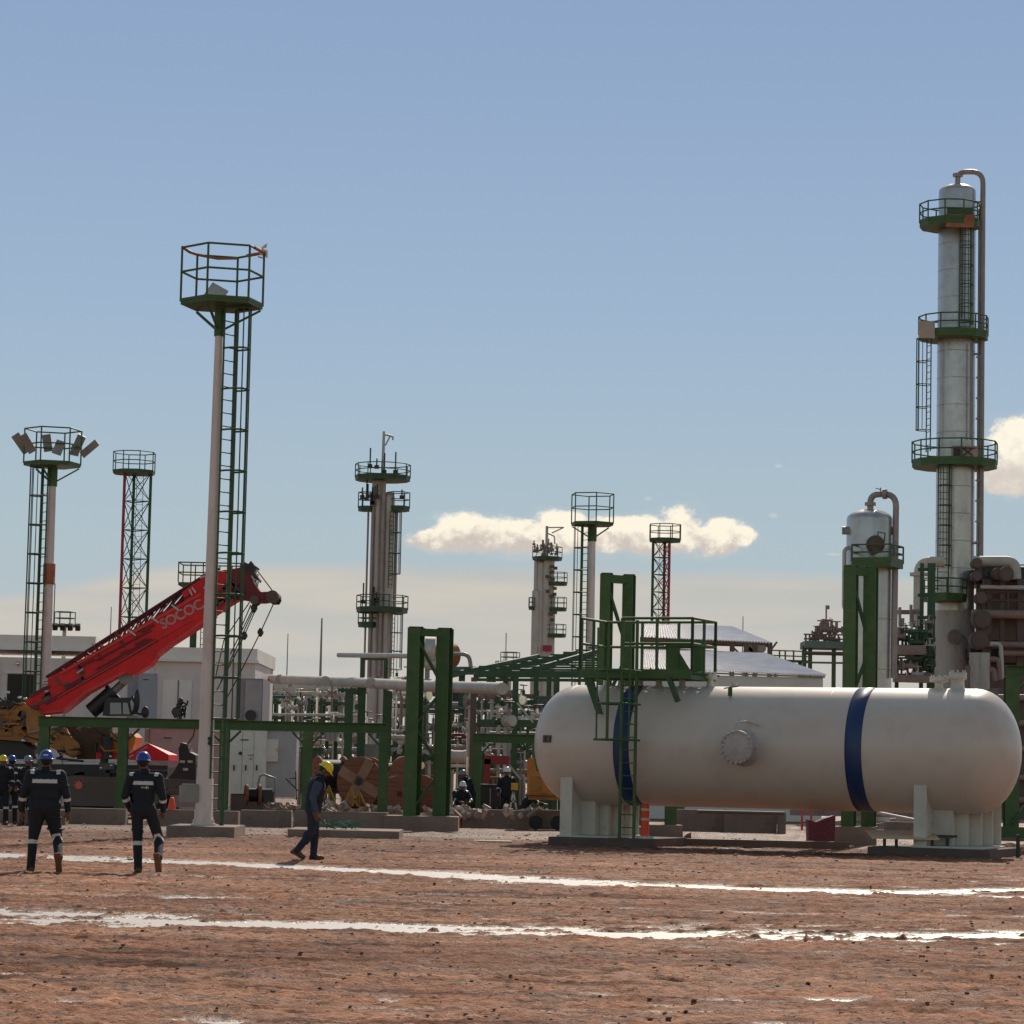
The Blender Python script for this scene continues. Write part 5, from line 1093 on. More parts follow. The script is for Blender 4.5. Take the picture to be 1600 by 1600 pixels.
k.beam(P(798, 1252, 82), P(806, 1252, 82), .05); k.build('frame', reflect, T_); k = MB(); k.box(P(804, 1229, 82), (.2, .15, .2)); k.build('lamp', yellow, T_)
# orange compressor hidden by the tank end
T_ = thing('site_compressor', 'orange box-shaped site compressor on a trailer, half hidden by the left tank end', 'compressor', (P(850, 1260, 79).x, 79, 0))
k = MB(); k.prism(PX([(824, 1240), (824, 1186), (834, 1183), (838, 1205), (850, 1208), (872, 1222), (884, 1240)], 79), (0, 1.6, 0)); k.build('housing', orange, T_)
k = MB(); k.box2(P(822, 1240, 78.9), P(890, 1243, 80.7)); k.box2(P(826, 1243.2, 79), P(890, 1250, 80.6)); k.build('skid', orange_br, T_)
k = MB(); k.box2(P(829, 1213, 78.97), P(846, 1236, 78.99)); k.build('door', orange_br, T_)
for px_ in (838, 872): k = MB(); q = P(px_, 1257, 79); k.cyl((q.x, 79.3, .2), (q.x, 79.5, .2), .2, n=18); k.build('wheel', black, T_)
# ------------------------------------------------------------------ cable drums
def drum(label, px, py, Y, r, w, yaw, par_m=wood, core=.55, cross=False):
    c = P(px, py, Y); c.z = max(c.z, r + .02); T_ = thing('cable_drum', label, 'cable drum', (c.x, Y, c.z - r), group='wooden cable drums')
    M = Matrix.Rotation(yaw, 3, 'Z') @ Matrix.Rotation(pi / 2, 3, 'Y')
    for e in (-1, 1):
        k = MB(); z = e * w / 2; k.lathe([(.001, z - .035), (r * .99, z - .035), (r, z - .02), (r, z + .02), (r * .99, z + .035), (.001, z + .035)], c, 36, M)
        for i in range(6): a = pi * i / 6; d1 = M @ Vector((r * .8 * math.cos(a), r * .8 * math.sin(a), z + e * .045)); d2 = M @ Vector((-r * .8 * math.cos(a), -r * .8 * math.sin(a), z + e * .045)); 
        for i in range(-3, 4):
            xx = i * r / 4; hh = math.sqrt(max(.01, r * r - xx * xx)) * .97; k.box(c + M @ Vector((xx, 0, z + e * .042)), (r / 4.6, 2 * hh, .012), M)
        k.build('flange', par_m, T_)
        if cross:
            k = MB()
            for a in (.5, .5 + pi / 2): d1 = Vector((math.cos(a), math.sin(a), 0)) * r * .95; k.beam(c + M @ (d1 + Vector((0, 0, z + e * .06))), c + M @ (-d1 + Vector((0, 0, z + e * .06))), .3, .03, up=M @ Vector((0, 0, 1)))
            k.build('cross_board', mat('dusty_drum_board', (.40, .22, .14), .8, dirt=(.2, .1, .06), dirt_amt=.5), T_)
        k = MB(); k.cyl(c + M @ Vector((0, 0, z + e * .03)), c + M @ Vector((0, 0, z + e * .08)), r * .14, n=16); k.build('hub', dark, T_)
    k = MB(); k.lathe([(r * core, -w / 2 + .036)] + [(r * core + (.02 if i % 2 else 0), -w / 2 + .04 + (w - .08) * i / 24) for i in range(25)] + [(r * core, w / 2 - .036)], c, 28, M); k.build('wound_cable', black, T_)
    return T_
drum('small cable drum seen edge on behind the yellow helmet worker', 516, 1213, 84, .60, .78, R(20), core=.8)
drum('large round cable drum with a cross-shaped face, left of the large pair', 568, 1222, 83, .74, .5, R(68), cross=True)
drum('cable drum with a thick pale rim just left of the free-standing green frame', 612, 1222, 85, .78, .8, R(-32), core=.7)
drum('low cable drum in front of the pale-rimmed one, partly behind the green portal post', 622, 1240, 81.5, .52, .3, R(-75), core=.4)
drum('cable drum half hidden behind the free-standing green frame', 668, 1240, 84, .55, .6, R(60))
drum('tiny cable drum lying on its side beside the white cabinets', 395, 1242, 80, .30, .36, R(12), core=.6)
# yellow jack stands
for i, (px, pt) in enumerate(((514, 1228), (548, 1232), (561, 1236))):
    q = P(px, pt, 81); k = MB(); k.beam(q, (q.x - .28, 81, .3), .04); k.beam(q, (q.x + .32, 81, .3), .04); k.beam(q, (q.x, 81.5, .3), .04); k.beam((q.x - .22, 81, .5), (q.x + .25, 81, .5), .04)
    single(k, 'jack_stand', mat('dusty_yellow', (.42, .24, .03), .6), ['yellow jack stand just right of the yellow helmet worker', 'yellow jack stand left of the cross-faced cable drum', 'yellow jack stand leaning against the cross-faced cable drum'][i], 'jack stand')
# hose pump beside the cabinets
T_ = thing('site_pump', 'small dark motor pump with a frame handle in front of the right white cabinet', 'pump', (P(422, 1250, 80).x, 80, 0))
k = MB(); k.box2(P(412, 1236, 79.8), P(430, 1254, 80.4)); k.cyl(P(410, 1243, 80), P(426, 1243, 80), .2, n=14); k.build('motor', dark, T_)
k = MB(); k.tube([P(405, 1236, 80), P(403, 1225, 80), P(406, 1213, 80), P(412, 1210, 80), P(430, 1216, 80), P(430, 1236, 80)], .03, 6); k.build('handle', steel, T_)
k = MB(); k.tube([P(462, 1216, 80), P(446, 1216, 80), P(466, 1236, 80)], .02, 5); k.beam(P(462, 1205, 80), P(463, 1250, 80), .03); single(k, 'wire_frame', dark, 'thin bent wire frame between the right cabinet and the yellow helmet worker', 'frame')
# rubble on the slab between pump and worker
k = MB()
for i in range(70):
    q = P(random.uniform(415, 472), 1262, 79 + random.random() * 2); q.z = .36 + random.random() * .25 * random.random(); k.box(q, (random.uniform(.05, .3), .1, random.uniform(.03, .1)), Euler((random.random(), random.random(), random.random() * 3)).to_matrix())
single(k, 'debris', stone_m, 'heap of pale scrap and offcuts behind the yellow helmet worker', 'scrap heap', kind='stuff')
k = MB()
for i in range(140):
    q = P(random.uniform(500, 860), 1262, 79 + random.random() * 5); q.z = .35 + random.random() * .3 * random.random(); k.box(q, (random.uniform(.05, .35), .12, random.uniform(.03, .16)), Euler((random.random(), random.random(), random.random() * 3)).to_matrix())
single(k, 'scrap', mat('mixed_scrap', (.45, .36, .32), .6, var=.6, vscale=1.5), 'scattered scrap and small fittings on the ground among the cable drums', 'scrap', kind='stuff')
k = MB()
for i in range(90):
    q = Vector((random.uniform(P(1085, 1262, 84).x, P(1215, 1262, 84).x), 83 + random.random() * 3, .3 + random.random() * .15)); k.box(q, (random.uniform(.05, .3), .12, random.uniform(.04, .12)), Euler((random.random(), random.random(), random.random() * 3)).to_matrix())
for i in range(60):
    q = Vector((random.uniform(P(1548, 1262, 64).x, P(1600, 1262, 64).x), 62 + random.random() * 3, .05 + random.random() * .12)); k.box(q, (random.uniform(.05, .2), .12, random.uniform(.04, .1)), Euler((random.random(), random.random(), random.random() * 3)).to_matrix())
single(k, 'rubble', stone_m, 'line of pale rubble seen through the gap under the tank', 'rubble', kind='stuff')
k = MB(); a = P(1060, 1264, 84); k.box(a, (.35, .3, .22)); k.box(a + Vector((.15, 0, .12)), (.2, .2, .1)); single(k, 'green_bin', teal, 'pale green plastic bundle under the tank right of the orange delineator', 'bundle')
k = MB(); k.cyl(P(1090, 1268, 80.5), P(1225, 1271, 80.5), .05, n=8); single(k, 'pipe_length', brown_dk, 'thin dark pipe lying on the concrete beams under the tank', 'pipe')
k = MB(); k.cyl(P(1372, 1270, 76), P(1432, 1282, 74.5), .045, n=8); single(k, 'pipe_length', steel_lt, 'pale pipe leaning near the right tank saddle', 'pipe')
k = MB(); k.box2(P(1236, 1256, 88), P(1440, 1278, 88.4)); single(k, 'low_wall', pipe_br, 'low brownish wall seen through the gap under the tank', 'wall')

# ------------------------------------------------------------------ long white pipe on green supports
def pipe(label, pts, r, m, name='pipe', cat='pipe', group=None, rad=.4, flanges=(), n=12):
    T_ = None; k = MB(); pts = [Vector(p) for p in pts]; k.bend(pts, r, rad, n)
    if not flanges: return single(k, name, m, label, cat, group)
    zmin = min(p.z for p in pts); T_ = thing(name, label, cat, (pts[0].x, pts[0].y, pts[0].z - r), group=group); k.build('pipe_run', m, T_)
    k = MB()
    for t_ in flanges:
        c = pts[0].lerp(pts[-1], t_); d_ = (pts[-1] - pts[0]).normalized(); k.cyl(c - d_ * .04, c + d_ * .04, r * 1.1, n=16)
    k.build('flange', m, T_); return T_
q1 = P(404, 1060, 112); q2 = P(640, 1071, 88); q3 = P(790, 1078, 77)
pipe('long pale duct pipe crossing above the cable drums towards the green shed', [q1, P(560, 1066.5, 97), q2, P(785, 1076, 78)], .17, beige_pipe, 'long_pipe', flanges=(.12, .35, .55, .8), rad=.1, n=16)
sp = thing('pipe_support', 'dark green portal with a pale top slab in front of the tall twin column', 'pipe support', (P(585, 1060, 100).x, 100, 0))
for px_ in (566, 603):
    a = P(px_, 1040, 100); k = MB(); k.hbeam((a.x, 100, 0), (a.x, 100, P(px_, 1030, 100).z), .14, .14, .015); k.build('post', green_dk, sp)
k = MB(); k.beam(P(563, 1029, 100), P(606, 1030, 100), .12, .1); k.build('crossbeam', green_dk, sp)
pipe('short pale horizontal pipe lying on the dark green portal in front of the twin column', [P(529, 1023.5, 100), P(640, 1025, 96)], .085, steel_lt)
for i, (px_, pt, Y_, lb) in enumerate(((546, 1076, 96, 'left leg'), (566, 1074, 97, 'middle leg'), (607, 1080, 98, 'right leg'))):
    k = MB(); a = P(px_, pt, Y_); k.hbeam((a.x, Y_, 0), (a.x, Y_, a.z), .26, .26, .02); 
    single(k, 'support_post', green_dk, 'thick dark green post under the long pale pipe, ' + lb + ' of the three', 'post', 'green posts under the long pale pipe')
# rusty drum with pipe behind the green twin frame
rd = thing('rusty_vessel', 'rust coloured vessel with pale straps behind the free-standing green frame', 'vessel', (P(686, 1060, 118).x, 118, 0))
k = MB(); k.cyl(P(662, 1024, 118), P(708, 1024, 119), .52, n=28); k.ell(P(708, 1024, 119), (.25, .5, .5)); k.build('shell', rust, rd)
k = MB(); k.cyl(P(664, 1016, 117.9), P(680, 1016.5, 117.9), .56, n=20); k.cyl(P(664, 1036, 117.9), P(690, 1036, 117.9), .3, n=20); k.build('strap', steel_lt, rd)
k = MB(); k.bend([P(706, 1022, 118), P(733, 1022, 118), P(736, 1045, 118)], .09, .4, 10); k.build('outlet_pipe', steel, rd)
k = MB(); 
for px_ in (668, 700): a = P(px_, 1035, 118); k.beam((a.x, 118, 0), a, .2)
k.build('support', steel, rd)

# ------------------------------------------------------------------ green steel shed under construction
sh = thing('steel_shed', 'unfinished dark green steel shed frame with bare stepped roof purlins left of the tank', 'shed', (P(830, 1260, 96).x, 96, 0))
for i in range(11):
    k = MB(); xl_ = 700 + i * 24 if i < 3 else 760 + (i - 2) * 20; y_ = 1049 - i * 3.7; Yd = 94 + i * 1.3
    k.beam(P(xl_, y_, Yd), P(955, y_ + 2, Yd), .06, .065); k.build('purlin', green_dk, sh)
k = MB()
for x0, x1 in ((742, 900), (800, 940), (700, 842)):
    k.beam(P(x0, 1056, 94.2), P(x1, 1020 + (900 - x1) * .1, 106), .1, .18)
for (x0, y0, x1, y1) in ((868, 1030, 912, 1048), (740, 1050, 800, 1062), (760, 1062, 800, 1048), (900, 1018, 955, 1040), (838, 1036, 880, 1056)): k.beam(P(x0, y0, 95), P(x1, y1, 95), .06)
k.build('rafter', green_dk, sh)
k = MB(); k.beam(P(742, 1053, 94), P(955, 1054, 94), .18, .22); k.beam(P(742, 1062, 94), P(955, 1063, 94), .1, .1); k.build('eaves_beam', green_dk, sh)
for px_ in (741, 806, 870):
    a = P(px_, 1053, 94); k = MB(); k.hbeam((a.x, 94, 0), (a.x, 94, a.z - .12), .2, .2, .015); k.build('post', brown_dk if px_ == 741 else green_dk, sh)
for px_ in (764, 790, 838, 858):
    a = P(px_, 1055, 107); k = MB(); k.beam((a.x, 107, 0), (a.x, 107, a.z), .18); k.build('post', green_dk, sh)
k = MB(); k.beam(P(808, 1098, 93.8), P(833, 1129, 93.8), .06); k.build('pale_brace', steel_lt, sh)
k = MB(); k.beam(P(745, 1130, 94), P(870, 1131, 94), .12, .25); k.beam(P(745, 1100, 107), P(870, 1100, 107), .1, .3); k.build('cross_rail', green_dk, sh)
pr = thing('pipe_rack', 'grey green pipe rack beam running right from the free-standing frame at roof height', 'pipe rack', (P(745, 1050, 112).x, 112, 0))
k = MB(); k.beam(P(700, 1048, 112), P(800, 1048, 112), 1.2, .28); k.build('beam', mat('grey_green_steel', (.10, .15, .13), .6), pr); k = MB(); k.beam(P(640, 1104, 112), P(760, 1107, 112), .5, .12); k.build('beam', mat('grey_green_steel', (.10, .15, .13), .6), pr)
for px_ in (722, 770): a = P(px_, 1050, 112); k = MB(); k.beam((a.x, 112, 0), (a.x, 112, a.z), .25); k.build('post', green_dk, pr)

# ------------------------------------------------------------------ corrugated roofs
def corr(k, A, B, Cc, D, n=60, amp=.035):
    """sheet A-B (top edge) to D-C (bottom edge), ribs run top to bottom"""
    A, B, Cc, D = map(Vector, (A, B, Cc, D)); nr = (B - A).cross(D - A).normalized(); 
    if nr.z < 0: nr = -nr
    vs = []; 
    for i in range(n * 4 + 1):
        t_ = i / (n * 4); h = amp * math.cos(2 * pi * i / 4)
        vs.append(A.lerp(B, t_) + nr * h); vs.append(D.lerp(Cc, t_) + nr * h)
    o_ = nr * -.02; m_ = len(vs); vs += [v + o_ for v in vs]
    fs = []
    for i in range(n * 4): a = 2 * i; fs += [(a, a + 1, a + 3, a + 2), (m_ + a, m_ + a + 2, m_ + a + 3, m_ + a + 1), (a + 1, m_ + a + 1, m_ + a + 3, a + 3)]
    k.add(vs, fs, False)
wh = thing('corrugated_shed', 'long low shed with a bright corrugated metal roof and grey wall behind the tank', 'shed', (P(1150, 1100, 104).x, 104, 0))
k = MB(); corr(k, P(1000, 1014, 112), P(1195, 1021, 112), P(1291, 1055, 104), P(1000, 1043, 104), 70); k.build('roof', roof_m, wh)
k = MB(); a = P(995, 1049, 104.2); b_ = P(1286, 1059, 104.2); k.box2((a.x, 104.2, 0), (b_.x, 111, b_.z)); k.build('wall', building_w, wh)
k = MB(); k.beam(P(1000, 1048, 104.1), P(1289, 1058, 104.1), .05, .06); k.build('eaves', steel, wh)
cn_ = thing('open_canopy', 'open-sided canopy with a corrugated roof on brown posts, above and behind the long shed', 'canopy', (P(1130, 1060, 120).x, 120, 0))
k = MB(); corr(k, P(1010, 974, 128), P(1143, 979, 128), P(1204, 1004, 120), P(1000, 994, 120), 44); k.build('roof', roof_m, cn_)
k = MB(); k.beam(P(1000, 998, 120.2), P(1204, 1006, 120.2), .12, .15); k.beam(P(1000, 1015, 120.2), P(1204, 1026, 120.2), .12, .25); k.beam(P(1000, 1003, 126), P(1204, 1009, 126), .12, .15); k.build('beam', brown_dk, cn_)
for px_ in (1030, 1083, 1144, 1166, 1180, 1203): a = P(px_, 1004, 120.2); k = MB(); k.beam((a.x, 120.2, 0), (a.x, 120.2, a.z), .2); k.build('post', brown_dk, cn_)
k = MB()
for (a, b_) in (((1083, 1024), (1110, 1006)), ((1144, 1010), (1160, 1026)), ((1205, 1015), (1214, 1003))): k.beam(P(a[0], a[1], 120), P(b_[0], b_[1], 120), .08)
k.build('brace', brown_dk, cn_)
for px_, py_ in ((1176, 1012), (1190, 1013), (1170, 1018)):
    k = MB(); q = P(px_, py_, 121.5); k.cyl(q, q + Vector((0, .5, 0)), .2, n=12); k.box(q + Vector((0, .2, -.4)), (.2, .3, .5)); k.build('machine_part', steel_lt, cn_)
wk = thing('walkway', 'thin railed walkway linking the canopy to the valve platform', 'walkway', (P(1230, 1060, 118).x, 118, 0))
k = MB(); k.beam(P(1204, 1032, 118), P(1262, 1034, 118), .8, .08); k.build('deck', green_dk, wk)
k = MB(); k.cyl(P(1204, 1016, 117.7), P(1262, 1018, 117.7), .03, n=6); k.cyl(P(1204, 1024, 117.7), P(1262, 1026, 117.7), .03, n=6)
for px_ in (1218, 1227, 1240, 1254): k.cyl(P(px_, 1016, 117.7), P(px_, 1034, 117.7), .035, n=6)
k.build('handrail', brown_dk, wk)
k = MB(); 
for px_ in (1212, 1250): a = P(px_, 1033, 118); k.beam((a.x, 118, 0), a, .15)
k.build('post', green_dk, wk)

# ------------------------------------------------------------------ valve platform left of the silver vessel
vp = thing('valve_platform', 'dark railed platform crowded with valves left of the stout vessel', 'platform', (P(1285, 1070, 116).x, 116, 0))
k = MB(); k.beam(P(1254, 1008, 116), P(1330, 1010, 116), 2.0, .28); k.beam(P(1254, 1021, 116), P(1330, 1023, 116), .3, .1); k.build('deck', mat('grey_green_steel', None), vp)
for px_ in (1257, 1266, 1303): a = P(px_, 1010, 115.5); k = MB(); k.beam((a.x, 115.5, 0), (a.x, 115.5, a.z), .16); k.build('post', green_dk, vp)
k = MB()
for yy in (991, 998): k.cyl(P(1256, yy, 115.2), P(1318, yy + 1, 115.2), .035, n=6)
for px_ in (1259, 1265, 1270, 1275, 1290, 1300, 1310): k.cyl(P(px_, 991, 115.2), P(px_, 1006, 115.2), .04, n=6)
for yy in (1019, 1035): k.cyl(P(1256, yy, 115.2), P(1318, yy + 1, 115.2), .045, n=6)
k.build('handrail', brown_dk, vp)
def valve(par, px, py, Y, s=1.0, m=None, wheel=True, name='valve'):
    m = m or steel; q = P(px, py, Y); k = MB(); k.cyl(q + Vector((-.22 * s, 0, 0)), q + Vector((.22 * s, 0, 0)), .1 * s, n=10)
    for e in (-1, 1): k.cyl(q + Vector((e * .2 * s, 0, 0)), q + Vector((e * .25 * s, 0, 0)), .17 * s, n=12)
    k.cyl(q, q + Vector((0, 0, .32 * s)), .06 * s, n=8)
    if wheel: k.tube([q + Vector((.17 * s * math.cos(a), .17 * s * math.sin(a), .34 * s)) for a in np.linspace(0, 2 * pi, 11)[:-1]], .022 * s, 5, close=True); k.beam(q + Vector((-.16 * s, 0, .34 * s)), q + Vector((.16 * s, 0, .34 * s)), .03 * s)
    if par is None: return k
    return k.build(name, m, par)
for px_, py_, s_ in ((1277, 990, .9), (1284, 984, 1.1), (1292, 984, 1.2), (1299, 982, .9), (1307, 984, 1.0), (1288, 978, .8), (1282, 996, 1), (1296, 998, 1), (1272, 998, .8), (1304, 1000, .9)): valve(vp, px_, py_, 115.8, s_, pipe_br)
k = MB(); k.tube([P(1278, 990, 115.8), P(1283, 982, 115.8), P(1292, 981, 115.8), P(1302, 984, 115.8), P(1308, 990, 115.8)], .12, 8); k.cyl(P(1291, 972, 115.8), P(1291, 950, 115.8), .035, n=6); k.box(P(1293, 949, 115.8), (.16, .1, .16)); k.cyl(P(1287, 972, 115.8), P(1295, 972, 115.8), .1, n=8); k.tube([P(1294, 975, 115.8), P(1297, 965, 115.8), P(1301, 968, 115.8), P(1301, 980, 115.8)], .02, 5); k.build('relief_line', pipe_br, vp)
# ------------------------------------------------------------------ piping between vessel and column
gp = thing('pipe_structure', 'dense green framed pipe structure between the stout vessel and the tall column', 'pipe rack', (P(1425, 1070, 122).x, 122, 0))
k = MB()
for px_ in (1402, 1440, 1452, 1458): a = P(px_, 950, 122); k.beam((a.x, 122, 0), (a.x, 122, P(px_, 985 if px_ < 1430 else 880, 122).z), .16)
for y_ in (890, 930, 965, 1010, 1040): k.beam(P(1434 if y_ < 980 else 1396, y_, 122), P(1462, y_, 122), .1, .14)
for y_ in (985, 998): k.beam(P(1402, y_, 121.5), P(1450, y_, 121.5), .05)
for i in range(10): px_ = 1404 + i * 5; k.beam(P(px_, 985, 121.5), P(px_, 1008, 121.5), .04)
k.build('frame', green_dk, gp)
k = MB(); k.beam(P(1398, 1016, 121), P(1445, 1016, 121), .6, .4); k.beam(P(1396, 1060, 121), P(1462, 1062, 121), .6, .3); k.build('beam', pipe_br, gp)
for i in range(22):
    valve(gp, random.uniform(1402, 1456), random.uniform(968, 1062), 121 + random.random(), random.uniform(.7, 1.3), random.choice((pipe_br, steel, steel_lt, green_dk)))
k = MB()
for i in range(14): px_ = random.uniform(1402, 1460); y0 = random.uniform(940, 1000); k.cyl(P(px_, y0, 122.5), P(px_, y0 + random.uniform(20, 70), 122.5), random.uniform(.03, .08), n=8)
for i in range(8): y_ = random.uniform(990, 1064); k.cyl(P(1400, y_, 122.3), P(1462, y_, 122.3), random.uniform(.03, .09), n=8)
k.build('small_pipe', steel, gp)
pipe('thick beige elbow pipe rising left of the tall column and bending into it', [P(1434, 1062, 127), P(1436, 878, 127), P(1475, 878, 127)], .24, beige_pipe, rad=.9, n=16, name='elbow_pipe')
k = MB(); k.cyl(P(1436, 900, 127), P(1436, 895, 127), .42, n=18); single(k, 'pipe_flange', beige_pipe, 'flange on the thick beige elbow pipe left of the tall column', 'flange')
pipe('brown horizontal pipe with valve between the stout vessel and the elbow pipe', [P(1402, 956, 124), P(1440, 956, 124)], .11, pipe_br)
pipe('thick beige arch pipe right of the tall column over the brown equipment', [P(1520, 877, 127), P(1586, 877, 127), P(1588, 905, 127)], .24, beige_pipe, rad=.8, n=16, name='elbow_pipe')
# brown heat-exchanger bank
hb = thing('heat_exchanger_bank', 'big brown bank of stacked exchangers and beams at the right edge behind the tank', 'heat exchanger', (P(1570, 1070, 128).x, 128, 0))
k = MB(); 
for (yt, yb, dd_) in ((905, 912, 0), (915, 950, 1.0), (957, 963, -.4), (966, 1000, .6), (1003, 1022, 1.2), (1026, 1034, 0), (1036, 1062, 1.5), (1063, 1075, .5)):
    k.box2(P(1541, yb, 128 + dd_), P(1680, yt, 131.5))
k.build('casing', mat('brown_casing', (.20, .135, .11), .7, dirt=(.2, .13, .1), dirt_amt=.5, stretch=(.5, 1, 3)), hb)
k = MB(); k.box2(P(1534, 905, 127), P(1680, 898, 131)); k.box2(P(1516, 1026, 127.2), P(1548, 1018, 130)); k.build('top_deck', dark, hb)
k = MB()
for yy in (882, 892): k.cyl(P(1541, yy, 127), P(1680, yy + 2, 127), .03, n=6)
for px_ in (1541, 1558, 1576, 1590, 1602): k.cyl(P(px_, 880, 127), P(px_, 900, 127), .04, n=6)
for yy in (925, 938): k.cyl(P(1530, yy, 126.6), P(1680, yy, 126.6), .045, n=6)
for px_ in (1530, 1543, 1575, 1592): k.cyl(P(px_, 920, 126.6), P(px_, 955, 126.6), .045, n=6)
k.build('handrail', brown_dk, hb)
for (r_, y_, x0, x1) in ((.10, 917, 1532, 1690), (.2, 959, 1518, 1690), (.14, 1006, 1530, 1690), (.12, 1020, 1560, 1690)):
    k = MB(); k.cyl(P(x0, y_, 126.4), P(x1, y_ + 3, 126), r_, n=12); k.build('pipe_run', pipe_br if r_ != .10 else steel_lt, hb)
k = MB()
for px_, w_ in ((1542, .35), (1566, .2), (1594, .3)): a = P(px_, 900, 126.8); k.beam((a.x, 126.8, 0), (a.x, 126.8, P(px_, 905, 126.8).z), w_)
k.build('post', brown_dk, hb)
k = MB()
for px_, y_, s_ in ((1534, 968, .9), (1538, 982, .7), (1530, 1000, .9), (1526, 880, .5), (1526, 900, .5), (1533, 935, .6), (1560, 896, .6), (1572, 897, .7)):
    q = P(px_, y_, 126 + random.uniform(-.4, .4)); k.cyl(q + Vector((0, .5, 0)), q + Vector((0, -.2, 0)), .40 * s_, n=16); k.cyl(q + Vector((0, .5, 0)), q + Vector((0, -.13, 0)), .47 * s_, n=16); k.box(q + Vector((.1, .1, .1)), (.5 * s_, .3, .3 * s_))
k.build('channel_head', brown_dk, hb)
for i, (pts, r_, m_, lb) in enumerate((([(1548, 1006), (1564, 1006), (1566, 1060)], .09, steel_lt, 'pale pipe bending down in front of the brown exchangers, highest of the small bends'),
        ([(1546, 1030), (1561, 1030), (1563, 1062)], .12, pipe_br, 'brown pipe bending down just under the pale one at the right'), ([(1540, 1052), (1552, 1044), (1556, 1064)], .14, pipe_br, 'brown elbow low behind the right tank end'))):
    pipe(lb, PX(pts, 124), r_, m_, rad=.3)
for i, (px_, r_, pt, m_, lb) in enumerate(((1523.5, .26, 1020, mat('pale_primer_shell', None), 'pale vertical pipe right of the tall column foot, left of two'), (1536, .30, 1020, mat('pale_primer_shell', None), 'pale vertical pipe right of the tall column foot, right of two'), (1512, .10, 1040, pipe_br, 'thin brown riser against the foot of the tall column'))):
    k = MB(); a = P(px_, 1060, 124); k.cyl((a.x, 124, 0), (a.x, 124, P(px_, pt, 124).z), r_, n=16); single(k, 'vertical_pipe', m_, lb, 'pipe')
# wall of dull equipment far right behind tank end, down to ground
eb = thing('equipment_block', 'dim brown green equipment behind the right end of the tank', 'equipment', (P(1585, 1200, 100).x, 100, 0))
k = MB(); k.box2((P(1560, 1200, 100).x, 100, .3), (P(1690, 1200, 100).x, 103, P(1600, 1075, 100).z)); k.build('casing', brown_dk, eb)
k = MB()
for y_ in (1090, 1130, 1170, 1215, 1250): k.cyl(P(1560, y_, 99.6), P(1690, y_, 99.6), .12, n=10)
k.build('pipe_run', pipe_br, eb)

# ------------------------------------------------------------------ dense far pipework (centre left), everything countable on its own
def rack(label, pxl, pxr, Y, pyt, levels, nposts, m=green_dk):
    a = P(pxl, pyt, Y); b_ = P(pxr, pyt, Y); T_ = thing('pipe_rack', label, 'pipe rack', ((a.x + b_.x) / 2, Y, 0), group='green pipe racks in the far pipework')
    for i in range(nposts):
        x = a.x + (b_.x - a.x) * i / (nposts - 1)
        k = MB()
        for yy in (Y, Y + 2.5): k.beam((x, yy, 0), (x, yy, a.z + .3), .16)
        k.build('post', m, T_)
    k = MB()
    for py in levels:
        z = P((pxl + pxr) / 2, py, Y).z
        for yy in (Y, Y + 2.5): k.beam((a.x, yy, z), (b_.x, yy, z), .1, .14)
        for i in range(nposts): x = a.x + (b_.x - a.x) * i / (nposts - 1); k.beam((x, Y, z), (x, Y + 2.5, z), .1, .14)
    k.build('beam', m, T_)
    return T_
rack('green pipe rack seen between the pale kiosk and the portal post, above the beam', 405, 560, 150, 1098, (1098, 1122, 1150), 9)
rack('green pipe rack behind the cable drums', 470, 640, 118, 1140, (1140, 1165, 1195, 1225), 8)
rack('green pipe rack between the free-standing frame and the shed', 640, 840, 130, 1085, (1085, 1112, 1140, 1175, 1205), 10, brown_dk)
rack('green pipe rack behind the left end of the tank', 760, 900, 112, 1120, (1120, 1150, 1185, 1220), 9)
ht = thing('storage_bullet', 'bluish white horizontal tank lying above the portal beam in the far pipework', 'storage tank', (P(505, 1110, 175).x, 175, 0))
k = MB(); k.cyl(P(455, 1095, 175), P(542, 1097, 175), .62, n=28); k.ell(P(455, 1095, 175), (.35, .6, .6)); k.ell(P(542, 1097, 175), (.35, .6, .6)); k.build('shell', blue_t, ht)
k = MB()
for px_ in (470, 525): a = P(px_, 1110, 175); k.box2((a.x - .2, 174.6, 0), (a.x + .2, 175.4, a.z)); 
k.build('saddle', steel, ht)
hp = [(402, 575, 1073, 1077, 160, .26, beige_pipe), (402, 540, 1083, 1085, 158, .14, steel_lt), (452, 545, 1088, 1089, 168, .10, steel_lt), (402, 470, 1088, 1089, 150, .06, green_dk), (402, 560, 1116, 1118, 140, .07, steel_lt),
      (460, 640, 1141, 1143, 110, .07, steel_lt), (462, 545, 1160, 1160, 108, .08, beige_pipe), (462, 640, 1172, 1174, 112, .14, steel), (640, 905, 1100, 1104, 125, .12, steel), (705, 745, 1150, 1150, 100, .10, red_dk),
      (708, 745, 1133, 1134, 122, .16, red_dk), (700, 830, 1160, 1161, 118, .12, brown_dk), (640, 740, 1167, 1168, 104, .10, steel), (690, 742, 1182, 1183, 98, .22, beige_pipe), (690, 742, 1196, 1197, 98, .06, white), (605, 640, 1070, 1071, 140, .1, steel_lt),
      (608, 640, 1090, 1091, 120, .14, steel_lt), (608, 640, 1102, 1103, 119, .1, brown_dk), (608, 640, 1113, 1113, 121, .17, beige_pipe), (608, 636, 1152, 1153, 99, .09, steel_lt), (760, 840, 1112, 1113, 105, .07, beige_pipe), (765, 850, 1148, 1149, 101, .12, steel), (765, 850, 1173, 1174, 99, .08, brown_dk), (750, 840, 1205, 1206, 96, .09, pipe_br)]
